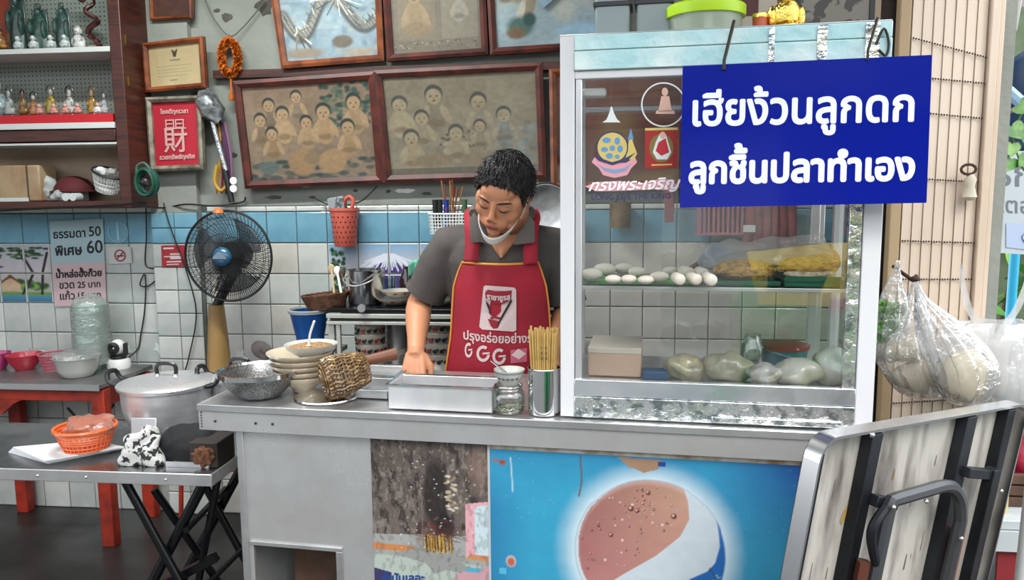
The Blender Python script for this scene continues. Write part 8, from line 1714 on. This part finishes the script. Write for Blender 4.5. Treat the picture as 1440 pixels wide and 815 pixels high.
part('cap', MB().tube([(q_.x-.02, OY-.04, q_.z+.045), (q_.x+.02, OY-.04, q_.z+.045)], .012, 14), mat('cyan_cap', '#2a9cc0', .4), t, world=True)
q_ = T(1432, 740, 1.95); solo('white_pvc_pipe', MB().tube([(q_.x+.03, 1.95, 1.0), (q_.x, 1.95, 0)], .016, 14), mat('white_pvc', '#c0c2c0', .4), 'white plastic pipe standing in front of the red sack', 'pipe')
# ================================================================ the street behind the viewpoint (seen in glass, steel and acrylic)
fcd = thing('shophouse_row', 'row of shophouses across the street seen only as reflections', 'building', (0, -9, -.2))
part('wall', MB().bb((-14, -9.6, -.2), (14, -9, 4.2)), mat('facade_plaster', '#77756e', .9, var='#5c5b56', vscale=1.5), fcd, world=True, smooth=False)
SHU = mat('rolling_shutter', '#a8a79f', .5); AWN = mat('dark_awning', '#28323c', .8)
for k in range(7):
    x = -12.5+k*4; part('shutter' if k % 2 else 'open_front', MB().bb((x-1.6, -8.98, -.2), (x+1.6, -8.9, 2.6)), SHU if k % 2 else AWN, fcd, world=True, smooth=False)
    part('awning', MB().add([(x-1.9, -9, 3.1), (x+1.9, -9, 3.1), (x+1.9, -7.6, 2.7), (x-1.9, -7.6, 2.7), (x-1.9, -7.6, 2.6), (x+1.9, -7.6, 2.6)], [(0, 1, 2, 3), (3, 2, 5, 4)]), AWN, fcd, world=True, smooth=False)
    part('window', MB().bb((x-1.1, -8.99, 3.2), (x+1.1, -8.92, 3.95)), mat('facade_window', '#2d3a44', .2), fcd, world=True, smooth=False)
# parked taxi whose reflection shows in the case glass
def mirror(px, py, real_y):
    """point on the plane Y=real_y that the case glass reflects to this pixel"""
    d = ray(px, py); o = Vector((0, 0, CAM_H)); g = CO+CV*(V0+.008); t = (g-o).dot(CV)/d.dot(CV); h = o+d*t; r = d-CV*2*d.dot(CV); return h+r*((real_y-h.y)/r.y)
TY = -1.35; m1 = mirror(1112, 380, TY); cxx = mirror(1045, 420, TY).x+2.2
YL, GRN = mat('taxi_yellow', '#f2d000', .35, coat=.5), mat('taxi_green', '#0f8a4a', .35, coat=.5)
tx = thing('taxi', 'parked green and yellow taxi behind the viewpoint seen in the glass', 'car', (cxx, TY-.8, -.2)); zt_c, zbelt = mirror(1112, 352, TY).z, mirror(1112, 428, TY).z; zb2 = mirror(1112, 412, TY).z
M = Matrix(((1, 0, 0, cxx), (0, 0, 1, TY-1.6), (0, 1, 0, 0), (0, 0, 0, 1)))
part('roof', MB().prism([(-2.15, zt_c-.13), (-1.5, zt_c-.05), (-.6, zt_c-.01), (0, zt_c), (.6, zt_c-.03), (1.1, zt_c-.14), (0, zt_c-.07), (-1.5, zt_c-.1)], 1.6, M), YL, tx, world=True)
part('pillar', MB().prism([(-1.74, zb2-.02), (-1.58, zb2-.02), (-1.56, zt_c-.09), (-1.66, zt_c-.09)], 1.6, M), YL, tx, world=True); part('pillar', MB().prism([(-.3, zb2-.02), (-.15, zb2-.02), (-.2, zt_c-.06), (-.28, zt_c-.06)], 1.6, M), YL, tx, world=True); part('pillar', MB().prism([(1.3, zb2-.02), (1.6, zb2-.02), (1.1, zt_c-.1), (1.0, zt_c-.1)], 1.6, M), YL, tx, world=True)
part('belt', MB().prism([(-2.1, zbelt), (2.2, zbelt), (2.1, zb2), (-2.0, zb2)], 1.62, M), YL, tx, world=True); part('side_body', MB().prism([(-2.2, .05), (2.3, .05), (2.3, zbelt-.06), (2.2, zbelt-.002), (-2.1, zbelt-.002), (-2.2, zbelt-.1)], 1.64, M), GRN, tx, world=True)
part('window_glass', MB().bb((cxx-2.05, TY-.06, zb2), (cxx+1.3, TY-.05, zt_c-.1)), mat('tinted_car_glass', '#0c1012', .1), tx, world=True, smooth=False); part('tail_light', MB().bb((cxx-1.68, TY+.045, zbelt-.03), (cxx-1.3, TY+.07, zb2-.02)), mat('tail_light_red', '#b01820', .3), tx, world=True, bevel=.01)
for x in (-1.35, 1.4): part('wheel', MB().tube([(cxx+x, TY-.2, .1), (cxx+x, TY+.055, .1)], .3, 28), BLACKP, tx, world=True)
